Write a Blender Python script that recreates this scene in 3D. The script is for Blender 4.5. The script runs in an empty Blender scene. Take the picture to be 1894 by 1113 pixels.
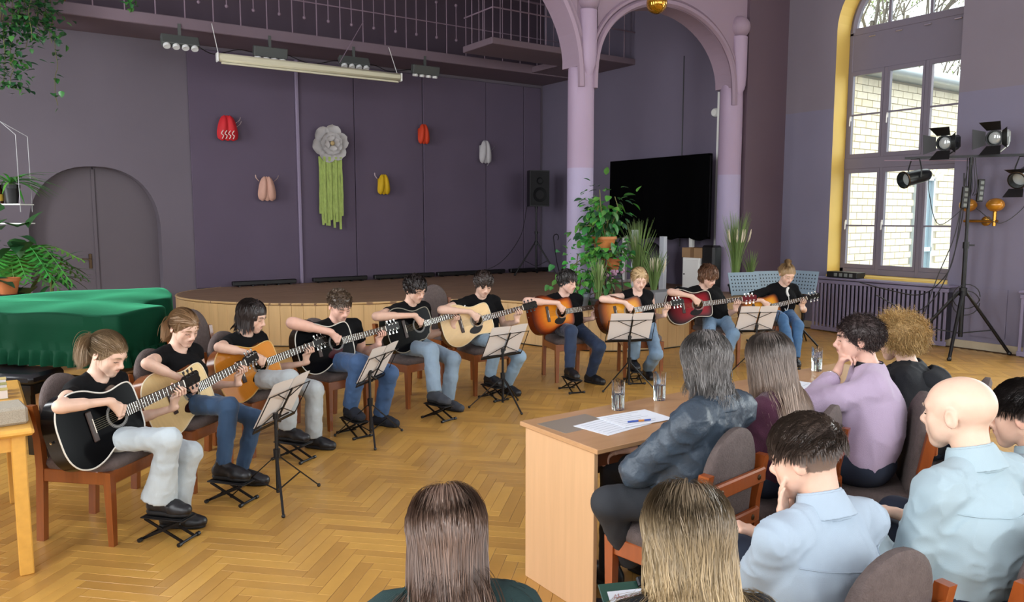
import bpy, math, random
import numpy as np
from mathutils import Vector, Matrix, Euler
random.seed(7); RNG = np.random.default_rng(11)
SC = bpy.context.scene; COL = SC.collection
PI = math.pi
# ------------------------------------------------------------------ camera
FPX = 1440.0; PITCH = math.radians(6.2); CAMH = 1.70
FV = np.array([.5690, .8223, 0.]); RV = np.array([.8223, -.5690, 0.]); ZV = np.array([0, 0, 1.])
FW = FV*math.cos(PITCH) - ZV*math.sin(PITCH); UPV = FV*math.sin(PITCH) + ZV*math.cos(PITCH)
CAMP = np.array([0, 0, CAMH])
cd = bpy.data.cameras.new('camera'); cam = bpy.data.objects.new('camera', cd); COL.objects.link(cam)
cd.sensor_width = 36; cd.lens = 36*FPX/1894; cd.clip_start = .05; cd.clip_end = 300
cam.matrix_world = Matrix(((RV[0], UPV[0], -FW[0], 0), (RV[1], UPV[1], -FW[1], 0), (RV[2], UPV[2], -FW[2], CAMH), (0, 0, 0, 1)))
SC.camera = cam
# ------------------------------------------------------------------ world, daylight, exposure
SC.view_settings.view_transform = 'Standard'; SC.view_settings.look = 'None'
SC.view_settings.gamma = 1; SC.view_settings.use_curve_mapping = False
SC.view_settings.exposure = 0.0
W = bpy.data.worlds.new('overcast_sky'); SC.world = W; W.use_nodes = True
wn = W.node_tree.nodes; bg = wn['Background']
bg.inputs[0].default_value = (.93, .97, 1.0, 1); bg.inputs[1].default_value = 4.5
SC.cycles.max_bounces = 7; SC.cycles.diffuse_bounces = 4; SC.cycles.glossy_bounces = 3
SC.cycles.transmission_bounces = 6; SC.cycles.transparent_max_bounces = 8
SC.cycles.sample_clamp_indirect = 6; SC.cycles.caustics_reflective = False; SC.cycles.caustics_refractive = False
WX = 10.55                      # window wall plane (inner face)
LX = -2.6                       # opposite wall
def window_light(name, x, y, z, w, h, rz, power, col=(.96, .98, 1.0)):
    l = bpy.data.lights.new(name, 'AREA'); l.shape = 'RECTANGLE'; l.size = w; l.size_y = h
    l.energy = power; l.color = col
    o = bpy.data.objects.new(name, l); COL.objects.link(o)
    o.location = (x, y, z); o.rotation_euler = (math.radians(90), 0, rz)
    return o
KW = 210
for i, y in enumerate((3.1, .4, -2.3)):     # daylight entering by the tall windows further along the window wall
    window_light('window_daylight', WX+.62, y, 2.9, 1.5, 3.9, math.radians(90), KW*1.7)
for i, y in enumerate((9.2, 5.2, 1.2, -2.6)):    # and by those of the wall opposite
    window_light('window_daylight', LX-.1, y, 2.9, 1.5, 3.9, math.radians(-90), KW*.75)
for i, x in enumerate((0., 3., 6., 9.)):
    window_light('window_daylight', x-.4, -5.1, 3.1, 1.8, 3.9, math.radians(0), KW*.28)
# ------------------------------------------------------------------ helpers
def px(x, y, d=None, z=None, X=None, Y=None):
    """a point of the room seen at photo position x,y: at depth d, height z or on a plane"""
    v = FW + RV*(x-947)/FPX + UPV*(556.5-y)/FPX
    if d is not None: t = d
    elif z is not None: t = (z-CAMH)/v[2]
    elif X is not None: t = X/v[0]
    else: t = Y/v[1]
    return CAMP + v*t
def depth(p): return float((np.asarray(p)-CAMP) @ FW)
def nrm(v):
    v = np.asarray(v, float); return v/max(np.linalg.norm(v), 1e-9)
def frame(a, n):
    """columns: a (x axis), n x a (y), n (z axis, made square to a)"""
    a = nrm(a); n = np.asarray(n, float); n = nrm(n-a*(n@a)); return np.stack([a, np.cross(n, a), n], 1)
def rotz(a): c, s = math.cos(a), math.sin(a); return np.array([[c, -s, 0], [s, c, 0], [0, 0, 1.]])
def rotx(a): c, s = math.cos(a), math.sin(a); return np.array([[1., 0, 0], [0, c, -s], [0, s, c]])
def roty(a): c, s = math.cos(a), math.sin(a); return np.array([[c, 0, s], [0, 1., 0], [-s, 0, c]])
def rad(a): return math.radians(a)

class MB:
    """collects geometry for ONE mesh object; R,t place what is added"""
    def __init__(s, R=None, t=(0, 0, 0)):
        s.v = []; s.f = []; s.R = np.eye(3) if R is None else np.asarray(R, float); s.t = np.asarray(t, float); s.c = []
    def add(s, vs, fs, col=None):
        o = len(s.v); vs = np.asarray(vs, float)@s.R.T + s.t
        s.v.extend(map(tuple, vs)); s.f.extend([tuple(i+o for i in f) for f in fs])
        if col is not None or s.c:
            s.c.extend([(1, 1, 1, 1)]*(o-len(s.c))); s.c.extend([col or (1, 1, 1, 1)]*len(vs))
        return s
    def box(s, c, size, R=None, b=0., col=None):
        hx, hy, hz = [q/2 for q in size]; R = np.eye(3) if R is None else R
        if b <= 0:
            P = np.array([(x, y, z) for x in (-hx, hx) for y in (-hy, hy) for z in (-hz, hz)])
            Fs = [(0, 1, 3, 2), (4, 6, 7, 5), (0, 4, 5, 1), (2, 3, 7, 6), (0, 2, 6, 4), (1, 5, 7, 3)]
        else:
            b = min(b, hx*.98, hy*.98, hz*.98); P = []; idx = {}
            for sx in (-1, 1):
                for sy in (-1, 1):
                    for sz in (-1, 1):
                        for a in range(3):
                            q = [sx*(hx-b), sy*(hy-b), sz*(hz-b)]; q[a] = (sx*hx, sy*hy, sz*hz)[a]
                            idx[sx, sy, sz, a] = len(P); P.append(q)
            P = np.array(P); Fs = []
            def qd(*k): Fs.append(tuple(idx[i] for i in k))
            for g in (-1, 1):
                f = lambda l: l if g > 0 else l[::-1]
                Fs.append(tuple(f([idx[g, -1, -1, 0], idx[g, 1, -1, 0], idx[g, 1, 1, 0], idx[g, -1, 1, 0]])))
                Fs.append(tuple(f([idx[-1, g, -1, 1], idx[-1, g, 1, 1], idx[1, g, 1, 1], idx[1, g, -1, 1]])))
                Fs.append(tuple(f([idx[-1, -1, g, 2], idx[1, -1, g, 2], idx[1, 1, g, 2], idx[-1, 1, g, 2]])))
            for a, c2, e in ((0, 1, 2), (1, 2, 0), (2, 0, 1)):
                for g in (-1, 1):
                    for h in (-1, 1):
                        def k(es, ax):
                            t = [0, 0, 0]; t[a] = g; t[c2] = h; t[e] = es; return (*t, ax)
                        l = [idx[k(-1, a)], idx[k(-1, c2)], idx[k(1, c2)], idx[k(1, a)]]
                        Fs.append(tuple(l if g*h > 0 else l[::-1]))
            for sx in (-1, 1):
                for sy in (-1, 1):
                    for sz in (-1, 1):
                        l = [idx[sx, sy, sz, q] for q in range(3)]
                        Fs.append(tuple(l if sx*sy*sz > 0 else l[::-1]))
        return s.add(P@np.asarray(R).T + np.asarray(c, float), Fs, col)
    def tube(s, pts, r, n=8, cap=True, col=None, flat=None, closed=False):
        P = np.asarray(pts, float); m = len(P); r = np.broadcast_to(np.asarray(r, float), (m,))
        T = np.zeros_like(P); T[1:-1] = P[2:]-P[:-2]; T[0] = P[1]-P[0]; T[-1] = P[-1]-P[-2]
        if closed: T[0] = T[-1] = P[1]-P[-2]
        T /= np.maximum(np.linalg.norm(T, axis=1), 1e-9)[:, None]
        u = np.cross(T[0], [0, 0, 1.]);
        if np.linalg.norm(u) < .05: u = np.cross(T[0], [0, 1., 0])
        u = nrm(u); vs = []
        for i in range(m):
            u = nrm(u-T[i]*(u@T[i])); w = np.cross(T[i], u)
            a = np.arange(n)*2*PI/n
            ring = P[i]+r[i]*(np.cos(a)[:, None]*u+np.sin(a)[:, None]*w*(flat or 1.))
            vs.append(ring)
        fs = [(i*n+j, i*n+(j+1) % n, (i+1)*n+(j+1) % n, (i+1)*n+j) for i in range(m-1) for j in range(n)]
        if cap: fs += [tuple(range(n))[::-1], tuple((m-1)*n+j for j in range(n))]
        return s.add(np.concatenate(vs), fs, col)
    def bar(s, a, b, w, h=None, up=(0, 0, 1), col=None, bev=0.):
        a = np.asarray(a, float); b = np.asarray(b, float); d = b-a; L = np.linalg.norm(d); d = d/L
        u = np.asarray(up, float)
        if abs(d@u) > .98: u = np.array([0, 1., 0])
        return s.box((a+b)/2, (L, w, h or w), frame(d, u), bev, col)
    def lathe(s, prof, n=20, c=(0, 0, 0), R=None, col=None):
        R = np.eye(3) if R is None else np.asarray(R); a = np.arange(n)*2*PI/n; vs = []
        for r, z in prof: vs += [(max(r, 1e-5)*math.cos(q), max(r, 1e-5)*math.sin(q), z) for q in a]
        m = len(prof); fs = [(i*n+j, i*n+(j+1) % n, (i+1)*n+(j+1) % n, (i+1)*n+j) for i in range(m-1) for j in range(n)]
        return s.add(np.array(vs)@R.T+np.asarray(c, float), fs, col)
    def prism(s, poly, z0, z1, col=None):
        n = len(poly); vs = [(x, y, z0) for x, y in poly]+[(x, y, z1) for x, y in poly]
        fs = [(i, (i+1) % n, n+(i+1) % n, n+i) for i in range(n)]+[tuple(range(n))[::-1], tuple(range(n, 2*n))]
        return s.add(vs, fs, col)
    def grid(s, fn, nu, nv, col=None, closed_u=False):
        vs = [fn(i/nu, j/nv) for j in range(nv+1) for i in range(nu+(0 if closed_u else 1))]
        k = nu+(0 if closed_u else 1)
        fs = [(j*k+i, j*k+(i+1) % k, (j+1)*k+(i+1) % k, (j+1)*k+i) for j in range(nv) for i in range(nu)]
        return s.add(vs, fs, col)
    def sphere(s, c, r, n=12, m=8, R=None, col=None):
        r = np.broadcast_to(np.asarray(r, float), (3,))
        R = np.eye(3) if R is None else R; vs = [];
        for j in range(m+1):
            t = PI*j/m
            for i in range(n):
                a = 2*PI*i/n; vs.append((r[0]*math.sin(t)*math.cos(a), r[1]*math.sin(t)*math.sin(a), -r[2]*math.cos(t)))
        fs = [(j*n+i, j*n+(i+1) % n, (j+1)*n+(i+1) % n, (j+1)*n+i) for j in range(m) for i in range(n)]
        return s.add(np.array(vs)@np.asarray(R).T+np.asarray(c, float), fs, col)

def mesh_from(name, V, Fs, cols=None, smooth=True, sharp=40):
    me = bpy.data.meshes.new(name)
    if isinstance(Fs, np.ndarray):
        V = np.asarray(V, np.float32); Fs = np.asarray(Fs, np.int32); k = Fs.shape[1]
        me.vertices.add(len(V)); me.vertices.foreach_set('co', V.ravel())
        me.loops.add(Fs.size); me.loops.foreach_set('vertex_index', Fs.ravel())
        me.polygons.add(len(Fs)); me.polygons.foreach_set('loop_start', np.arange(0, Fs.size, k, dtype=np.int32))
        me.update(calc_edges=True)
    else:
        me.from_pydata([tuple(v) for v in V], [], Fs); me.update()
    if cols is not None and len(cols):
        at = me.color_attributes.new('Col', 'FLOAT_COLOR', 'POINT'); at.data.foreach_set('color', np.asarray(cols, np.float32).ravel())
    if smooth:
        me.shade_smooth()
        if sharp: me.set_sharp_from_angle(angle=math.radians(sharp))
    return me
def link(name, me, mat, parent=None):
    o = bpy.data.objects.new(name, me); COL.objects.link(o)
    if mat is not None:
        for m in (mat if isinstance(mat, (list, tuple)) else [mat]): me.materials.append(m)
    if parent is not None:
        o.parent = parent; o.matrix_parent_inverse = PINV.get(parent.name, Matrix())
    return o
PINV = {}
SPLIT = {'collar', 'clamp', 'shelf', 'rubber_tip', 'cross_bar', 'seat_rail', 'apron', 'rail', 'screw_cap', 'tray', 'leg', 'sockets', 'barrel', 'cross_leg', 'hinge', 'pink_blossoms', 'white_flames', 'tape', 'gutter', 'downpipe', 'driver_ring', 'stand_leg', 'fret_dots', 'barn_door', 'wire_frame'}
def islands(mb):
    par = list(range(len(mb.v)))
    def fd(a):
        while par[a] != a: par[a] = par[par[a]]; a = par[a]
        return a
    for f in mb.f:
        for q in f[1:]: par[fd(q)] = fd(f[0])
    g = {}
    for f in mb.f: g.setdefault(fd(f[0]), []).append(f)
    return list(g.values())
def obj(name, mb, mat, parent=None, smooth=False, sharp=40):
    """mb in world coordinates (or in the thing's own if the thing sits at the origin)"""
    cols = None
    if name in SPLIT and parent is not None and not mb.c:
        isl = islands(mb)
        if len(isl) > 1:
            for fs in isl:
                ids = sorted({i for f in fs for i in f}); mp = {a: b for b, a in enumerate(ids)}
                o = link(name, mesh_from(name, [mb.v[i] for i in ids], [tuple(mp[i] for i in f) for f in fs], None, smooth, sharp), mat, parent)
            return o
    if mb.c: cols = mb.c+[(1, 1, 1, 1)]*(len(mb.v)-len(mb.c))
    return link(name, mesh_from(name, mb.v, mb.f, cols, smooth, sharp), mat, parent)
def tag(o, label=None, cat=None, group=None, kind=None):
    if label: o['label'] = label
    if cat: o['category'] = cat
    if group: o['group'] = group
    if kind: o['kind'] = kind
    return o
def thing(name, loc, label, cat, group=None, rz=0.):
    o = bpy.data.objects.new(name, None); COL.objects.link(o); o.empty_display_size = .1
    o.location = tuple(loc); o.rotation_euler = (0, 0, rz)
    PINV[o.name] = (Matrix.Translation(Vector(tuple(loc))) @ Matrix.Rotation(rz, 4, 'Z')).inverted()
    return tag(o, label, cat, group)
def local_thing(name, label, cat, group=None):
    o = thing(name, (0, 0, 0), label, cat, group); return o
def copy_tree(o, parent=None):
    c = o.copy(); COL.objects.link(c)
    if parent is not None: c.parent = parent
    for ch in o.children: copy_tree(ch, c)
    return c
def place(o, loc, rz=0., label=None, group=None):
    o.location = tuple(loc); o.rotation_euler = (0, 0, rz)
    return tag(o, label, None, group)
def struct(name, mb, mat, parent=None, smooth=False, label=None):
    o = obj(name, mb, mat, parent, smooth)
    if parent is None: tag(o, label, None, None, 'structure')
    return o

# ------------------------------------------------------------------ materials
MATS = {}
def lin(h):
    if not isinstance(h, str): return tuple(h)
    c = [int(h[i:i+2], 16)/255 for i in (0, 2, 4)]
    return tuple(x/12.92 if x <= .04045 else ((x+.055)/1.055)**2.4 for x in c)
def mat(name, col, rough=.6, metal=0., var=0., scale=8., bump=0., bscale=60., attr=False, island=0., coat=0., stretch=None,
        trans=0., emit=None, sheen=0., spec=.5, alpha=1., hue=0., col2=None, weave=None):
    if name in MATS: return MATS[name]
    m = bpy.data.materials.new(name); m.use_nodes = True; MATS[name] = m
    nt = m.node_tree; N = nt.nodes; L = nt.links; b = N['Principled BSDF']
    c = lin(col); b.inputs['Base Color'].default_value = (*c, 1); b.inputs['Roughness'].default_value = rough
    b.inputs['Metallic'].default_value = metal; b.inputs['Specular IOR Level'].default_value = spec
    if coat: b.inputs['Coat Weight'].default_value = coat; b.inputs['Coat Roughness'].default_value = .06
    if trans: b.inputs['Transmission Weight'].default_value = trans
    if sheen: b.inputs['Sheen Weight'].default_value = sheen; b.inputs['Sheen Roughness'].default_value = .4
    if alpha < 1: b.inputs['Alpha'].default_value = alpha
    if emit: b.inputs['Emission Color'].default_value = (*lin(emit[0]), 1); b.inputs['Emission Strength'].default_value = emit[1]
    src = None
    tc = N.new('ShaderNodeTexCoord'); co = tc.outputs['Object']
    if stretch:
        mp = N.new('ShaderNodeMapping'); mp.inputs['Scale'].default_value = stretch; L.new(co, mp.inputs[0]); co = mp.outputs[0]
    if attr:
        a = N.new('ShaderNodeVertexColor'); a.layer_name = 'Col'; src = a.outputs[0]
    if var or island:
        facs = []
        if var:
            n = N.new('ShaderNodeTexNoise'); n.inputs['Scale'].default_value = scale; n.inputs['Detail'].default_value = 4
            L.new(co, n.inputs['Vector']); facs.append((n.outputs[0], var))
        if island:
            g = N.new('ShaderNodeNewGeometry'); facs.append((g.outputs['Random Per Island'], island))
        val = None
        for f, k in facs:
            mr = N.new('ShaderNodeMapRange'); mr.inputs[1].default_value = .2 if k is var and f.node.type != 'NEW_GEOMETRY' else 0
            mr.inputs[2].default_value = .8 if f.node.type != 'NEW_GEOMETRY' else 1
            mr.inputs[3].default_value = 1-k; mr.inputs[4].default_value = 1+k; L.new(f, mr.inputs[0])
            if val is None: val = mr.outputs[0]
            else:
                mu = N.new('ShaderNodeMath'); mu.operation = 'MULTIPLY'; L.new(val, mu.inputs[0]); L.new(mr.outputs[0], mu.inputs[1]); val = mu.outputs[0]
        hs = N.new('ShaderNodeHueSaturation'); L.new(val, hs.inputs['Value'])
        if hue:
            mr = N.new('ShaderNodeMapRange'); mr.inputs[3].default_value = .5-hue; mr.inputs[4].default_value = .5+hue
            L.new(facs[-1][0], mr.inputs[0]); L.new(mr.outputs[0], hs.inputs['Hue'])
        if src is not None: L.new(src, hs.inputs['Color'])
        elif col2 is not None:
            mx = N.new('ShaderNodeMix'); mx.data_type = 'RGBA'; mx.inputs[6].default_value = (*c, 1); mx.inputs[7].default_value = (*lin(col2), 1)
            mr2 = N.new('ShaderNodeMapRange'); mr2.inputs[1].default_value = .35; mr2.inputs[2].default_value = .65
            L.new(facs[0][0], mr2.inputs[0]); L.new(mr2.outputs[0], mx.inputs[0]); L.new(mx.outputs[2], hs.inputs['Color'])
        else: hs.inputs['Color'].default_value = (*c, 1)
        src = hs.outputs[0]
    if src is not None: L.new(src, b.inputs['Base Color'])
    if bump or weave:
        if weave:
            n = N.new('ShaderNodeTexWave'); n.inputs['Scale'].default_value = weave; n.inputs['Distortion'].default_value = 6; n.inputs['Detail'].default_value = 3
            L.new(co, n.inputs['Vector']); out = n.outputs[1]
        else:
            n = N.new('ShaderNodeTexNoise'); n.inputs['Scale'].default_value = bscale; n.inputs['Detail'].default_value = 5
            L.new(co, n.inputs['Vector']); out = n.outputs[0]
        bp = N.new('ShaderNodeBump'); bp.inputs['Strength'].default_value = bump; bp.inputs['Distance'].default_value = .01
        L.new(out, bp.inputs['Height']); L.new(bp.outputs[0], b.inputs['Normal'])
    return m

# ------------------------------------------------------------------ implicit surfaces (for bodies, clothes, soft things)
class SDF:
    def __init__(s): s.ops = []
    def cone(s, a, b, ra, rb=None, k=.02, sub=False, flat=False, sq=None):
        """tapered capsule; sq=(axis,factor) widens the section along axis; flat cuts both ends square"""
        s.ops.append(('c', np.asarray(a, float), np.asarray(b, float), ra, ra if rb is None else rb, k, sub, flat, sq)); return s
    def ell(s, c, r, R=None, k=.02, sub=False):
        s.ops.append(('e', np.asarray(c, float), np.broadcast_to(np.asarray(r, float), (3,)), np.eye(3) if R is None else np.asarray(R), k, sub)); return s
    def box(s, c, h, R=None, rd=.01, k=.01, sub=False):
        s.ops.append(('b', np.asarray(c, float), np.asarray(h, float), np.eye(3) if R is None else np.asarray(R), rd, k, sub)); return s
    def chain(s, pts, rs, k=.02, sq=None):
        for i in range(len(pts)-1): s.cone(pts[i], pts[i+1], rs[i], rs[i+1], k, sq=sq)
        return s
    def bbox(s, o):
        if o[0] == 'c':
            w = max(o[3], o[4])*(o[8][1] if o[8] is not None else 1)
            return np.minimum(o[1], o[2])-w, np.maximum(o[1], o[2])+w
        if o[0] == 'e': e = np.abs(o[3])@o[2]; return o[1]-e, o[1]+e
        e = np.abs(o[3])@(o[2]); return o[1]-e, o[1]+e
    def mesh(s, vox):
        bb = [s.bbox(o) for o in s.ops if not o[6 if o[0] != 'e' else 5]]
        lo = np.min([b[0] for b in bb], 0)-3*vox; hi = np.max([b[1] for b in bb], 0)+3*vox
        n = np.ceil((hi-lo)/vox).astype(int)+1
        G = np.full(n, .5, np.float32); ax = [(lo[i]+vox*np.arange(n[i])).astype(np.float32) for i in range(3)]
        for o in s.ops:
            k = o[4] if o[0] == 'e' else (o[5]); sub = o[5] if o[0] == 'e' else o[6]
            a, b = s.bbox(o); m = k+3*vox
            i0 = np.clip(np.floor((a-m-lo)/vox).astype(int), 0, n); i1 = np.clip(np.ceil((b+m-lo)/vox).astype(int)+1, 0, n)
            if np.any(i1 <= i0): continue
            sl = tuple(slice(p, q) for p, q in zip(i0, i1))
            x, y, z = ax[0][sl[0]][:, None, None], ax[1][sl[1]][None, :, None], ax[2][sl[2]][None, None, :]
            if o[0] == 'c':
                A, B, ra, rb = o[1], o[2], o[3], o[4]; d = B-A; L = max(np.linalg.norm(d), 1e-6); d = d/L
                qx, qy, qz = x-A[0], y-A[1], z-A[2]; h = qx*d[0]+qy*d[1]+qz*d[2]; t = np.clip(h, 0, L)
                ex, ey, ez = qx-t*d[0], qy-t*d[1], qz-t*d[2]
                if o[7]: ex, ey, ez = qx-h*d[0], qy-h*d[1], qz-h*d[2]
                q2 = ex*ex+ey*ey+ez*ez
                if o[8] is not None:
                    w = o[8][0]; f = o[8][1]; c = ex*w[0]+ey*w[1]+ez*w[2]; q2 = q2-c*c*(1-1/(f*f))
                D = np.sqrt(np.maximum(q2, 0))-(ra+(rb-ra)*t/L)
                if o[7]: D = np.maximum(D, np.maximum(-h, h-L))
            elif o[0] == 'e':
                Rm, r = o[3], o[2]; qx, qy, qz = x-o[1][0], y-o[1][1], z-o[1][2]
                u = [(qx*Rm[0, j]+qy*Rm[1, j]+qz*Rm[2, j])/r[j] for j in range(3)]
                k0 = np.sqrt(u[0]**2+u[1]**2+u[2]**2)+1e-6; k1 = np.sqrt((u[0]/r[0])**2+(u[1]/r[1])**2+(u[2]/r[2])**2)+1e-6
                D = k0*(k0-1)/k1
            else:
                Rm, r = o[3], o[2]; qx, qy, qz = x-o[1][0], y-o[1][1], z-o[1][2]; rd = o[4]
                u = [np.abs(qx*Rm[0, j]+qy*Rm[1, j]+qz*Rm[2, j])-(r[j]-rd) for j in range(3)]
                D = np.sqrt(sum(np.maximum(w, 0)**2 for w in u))+np.minimum(np.maximum(u[0], np.maximum(u[1], u[2])), 0)-rd
            g = G[sl]
            if sub:
                hh = np.maximum(k-np.abs(g+D), 0)/k; G[sl] = np.maximum(g, -D)+hh*hh*k*.25
            else:
                hh = np.maximum(k-np.abs(g-D), 0)/k; G[sl] = np.minimum(g, D)-hh*hh*k*.25
        return nets(G, lo, vox)
def nets(G, lo, h):
    ins = G < 0; nx, ny, nz = G.shape
    acc = []; cells = []
    # crossing edges along each axis
    quads_src = []
    for a in range(3):
        s0 = [slice(None)]*3; s1 = [slice(None)]*3; s0[a] = slice(0, -1); s1[a] = slice(1, None)
        c = ins[tuple(s0)] != ins[tuple(s1)]
        I = np.argwhere(c)
        g0 = G[tuple(s0)][c]; g1 = G[tuple(s1)][c]; t = g0/(g0-g1)
        P = I.astype(np.float64); P[:, a] += t
        o = [q for q in range(3) if q != a]
        offs = []
        for da, db in ((0, 0), (-1, 0), (-1, -1), (0, -1)):
            J = I.copy(); J[:, o[0]] += da; J[:, o[1]] += db; offs.append(J)
        quads_src.append((offs, g0 < 0, a)); 
        for J in offs: cells.append((J[:, 0]*ny+J[:, 1])*nz+J[:, 2]); acc.append(P)
    ids = np.concatenate(cells); pts = np.concatenate(acc)
    uq, inv = np.unique(ids, return_inverse=True); cnt = np.bincount(inv)
    V = np.stack([np.bincount(inv, pts[:, j])/cnt for j in range(3)], 1)*h+lo
    Fs = []
    p = 0
    for offs, neg, a in quads_src:
        m = len(neg); q = np.stack([inv[p+i*m:p+(i+1)*m] for i in range(4)], 1); p += 4*m
        fl = neg if a != 1 else ~neg
        q[~fl] = q[~fl][:, ::-1]; Fs.append(q)
    return V, np.concatenate(Fs).astype(np.int32)
def vnormals(V, Fq):
    n = np.cross(V[Fq[:, 2]]-V[Fq[:, 0]], V[Fq[:, 3]]-V[Fq[:, 1]]); N = np.zeros_like(V)
    for j in range(Fq.shape[1]):
        for a in range(3): N[:, a] += np.bincount(Fq[:, j], n[:, a], len(V))
    return N/np.maximum(np.linalg.norm(N, axis=1), 1e-12)[:, None]
def folds(V, Fq, amp, freq=22., seed=0, dirn=(0, 0, 1.), sharp=1.):
    """cloth creases: a few warped waves pushed along the normals"""
    r = np.random.default_rng(seed); N = vnormals(V, Fq); s = np.zeros(len(V)); dirn = np.asarray(dirn)
    for i in range(5):
        d = nrm(r.normal(size=3)+dirn*1.2); w = nrm(r.normal(size=3)); f = freq*(.5+.32*i)
        s += np.sin((V@d)*f+1.6*np.sin((V@w)*f*.45+i)+r.random()*6)/(1+.45*i)
    s = s/2.2; s = 1-2*np.abs(np.tanh(s*1.3))**.7 if sharp == 1. else s
    return V+N*(amp*s)[:, None]
def soft(name, sdf, vox, m, parent=None, fold=None, cols=None):
    V, Fq = sdf.mesh(vox)
    if fold: V = folds(V, Fq, **fold)
    return link(name, mesh_from(name, V, Fq, cols(V) if cols else None, True, None), m, parent)
# ================================================================== THE SETTING
def zsplit(name, lo, hi, zc, rough=.75, var=.05, bump=.06):
    """wall paint in two coats: one colour up to height zc, another above (object z = room z)"""
    m = mat(name, lo, rough, var=var, scale=1.3, bump=bump, bscale=90)
    nt = m.node_tree; N = nt.nodes; L = nt.links
    hs = [n for n in N if n.type == 'HUE_SAT'][0]; tc = [n for n in N if n.type == 'TEX_COORD'][0]
    sp = N.new('ShaderNodeSeparateXYZ'); L.new(tc.outputs['Object'], sp.inputs[0])
    gt = N.new('ShaderNodeMath'); gt.operation = 'GREATER_THAN'; gt.inputs[1].default_value = zc; L.new(sp.outputs[2], gt.inputs[0])
    mx = N.new('ShaderNodeMix'); mx.data_type = 'RGBA'; mx.inputs[6].default_value = (*lin(lo), 1); mx.inputs[7].default_value = (*lin(hi), 1)
    L.new(gt.outputs[0], mx.inputs[0]); L.new(mx.outputs[2], hs.inputs['Color'])
    return m
M_back = mat('wall_paint_mauve', '69616b', .8, var=.06, scale=1.1, bump=.05, bscale=80)
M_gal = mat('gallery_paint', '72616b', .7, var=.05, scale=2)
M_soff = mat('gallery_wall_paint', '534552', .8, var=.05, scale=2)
M_col = zsplit('column_paint', '9f95b0', '9c889e', 2.32, .55)
M_arc = mat('arcade_paint', '8f7b8b', .65, var=.05, scale=1.5, bump=.04)
M_side = mat('stage_side_paint', '6a6274', .8, var=.06, scale=1.2, bump=.05, bscale=80)
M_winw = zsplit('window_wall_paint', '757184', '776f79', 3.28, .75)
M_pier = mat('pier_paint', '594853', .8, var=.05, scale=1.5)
M_ceil = mat('ceiling_paint', 'c9c2c8', .9)
M_yel = mat('reveal_paint_yellow', 'e2bf62', .6, var=.05, scale=2)
M_frame = mat('window_frame_paint', '6e6876', .5, var=.03, scale=4)
M_dark = mat('black_plastic', '0c0c0e', .45, var=.1, scale=10)
M_metal = mat('dark_metal', '1a1a1d', .35, .6)
M_chrome = mat('chrome', 'cfd2d4', .18, 1.)
M_white = mat('white_enamel', 'e6e6e2', .4)
M_glass = bpy.data.materials.new('pane_glass'); M_glass.use_nodes = True
_n = M_glass.node_tree.nodes; _l = M_glass.node_tree.links; _n.remove(_n['Principled BSDF'])
_t = _n.new('ShaderNodeBsdfTransparent'); _t.inputs[0].default_value = (.94, .97, .96, 1); _g = _n.new('ShaderNodeBsdfGlossy'); _g.inputs['Roughness'].default_value = .02
_m = _n.new('ShaderNodeMixShader'); _m.inputs[0].default_value = .06; _l.new(_t.outputs[0], _m.inputs[1]); _l.new(_g.outputs[0], _m.inputs[2]); _l.new(_m.outputs[0], _n['Material Output'].inputs[0])

# ---- parquet floor: herringbone of separate oak blocks
M_sub = mat('floor_joint', '6e4c24', .8)
M_oak = mat('oak_parquet', 'bd9048', .34, var=.14, scale=5, island=.16, hue=.003, coat=.12, bump=.10, bscale=14, stretch=(1, 1, 1))
mb = MB(); mb.box(((LX+WX+.4)/2, 4, -.05), (WX-LX+.4, 18, .084)); floor = struct('floor', mb, M_sub)
PL, PWD = .42, .07
def blk(L, Wd):
    m = MB(); m.box((0, 0, 0), (L-.0013, Wd-.0013, .016), b=.0012); return mesh_from('plank', m.v, m.f, None, False)
bm_h = blk(PL, PWD); bm_h.materials.append(M_oak)
ea = np.array([-.70711, .70711]); eb = np.array([.70711, .70711])
cand = []
t1 = np.array([PWD, PWD]); t2 = np.array([PL+PWD, PWD-PL])
for j in range(-60, 61):
    for k in range(-260, 261):
        for ver in (0, 1):
            o = k*t1+j*t2
            c = o+(np.array([-PWD/2, PL/2]) if ver else np.array([PL/2, PWD/2]))
            w = c[0]*ea+c[1]*eb
            if not (LX+.3 < w[0] < WX-.25 and -.6 < w[1] < 12.7): continue
            u = RV[0]*w[0]+RV[1]*w[1]; dd = FV[0]*w[0]+FV[1]*w[1]
            if dd < .4 or abs(u) > 1.1*dd+1.6: continue
            cand.append((dd, w[0], w[1], ver, abs(u) < .66*dd))
cand.sort()
stuff = MB(); npl = 0
for dd, x, y, ver, vis in cand:
    a = math.atan2(eb[1], eb[0]) if ver else math.atan2(ea[1], ea[0])
    z = -.008 + random.uniform(-.0004, .0004)
    if vis and dd > 3.0 and npl < 300 and u is not None:
        o = bpy.data.objects.new('plank', bm_h); COL.objects.link(o); o.parent = floor
        o.location = (x, y, z); o.rotation_euler = (random.uniform(-.0015, .0015), random.uniform(-.0006, .0006), a); npl += 1
    else:
        stuff.R = rotz(a)@rotx(random.uniform(-.0015, .0015)); stuff.t = np.array([x, y, z]); stuff.box((0, 0, 0), (PL-.0013, PWD-.0013, .016), b=.0012 if dd < 5.5 else 0)
o = obj('parquet_blocks', stuff, M_oak, floor); o['kind'] = 'stuff'
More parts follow.
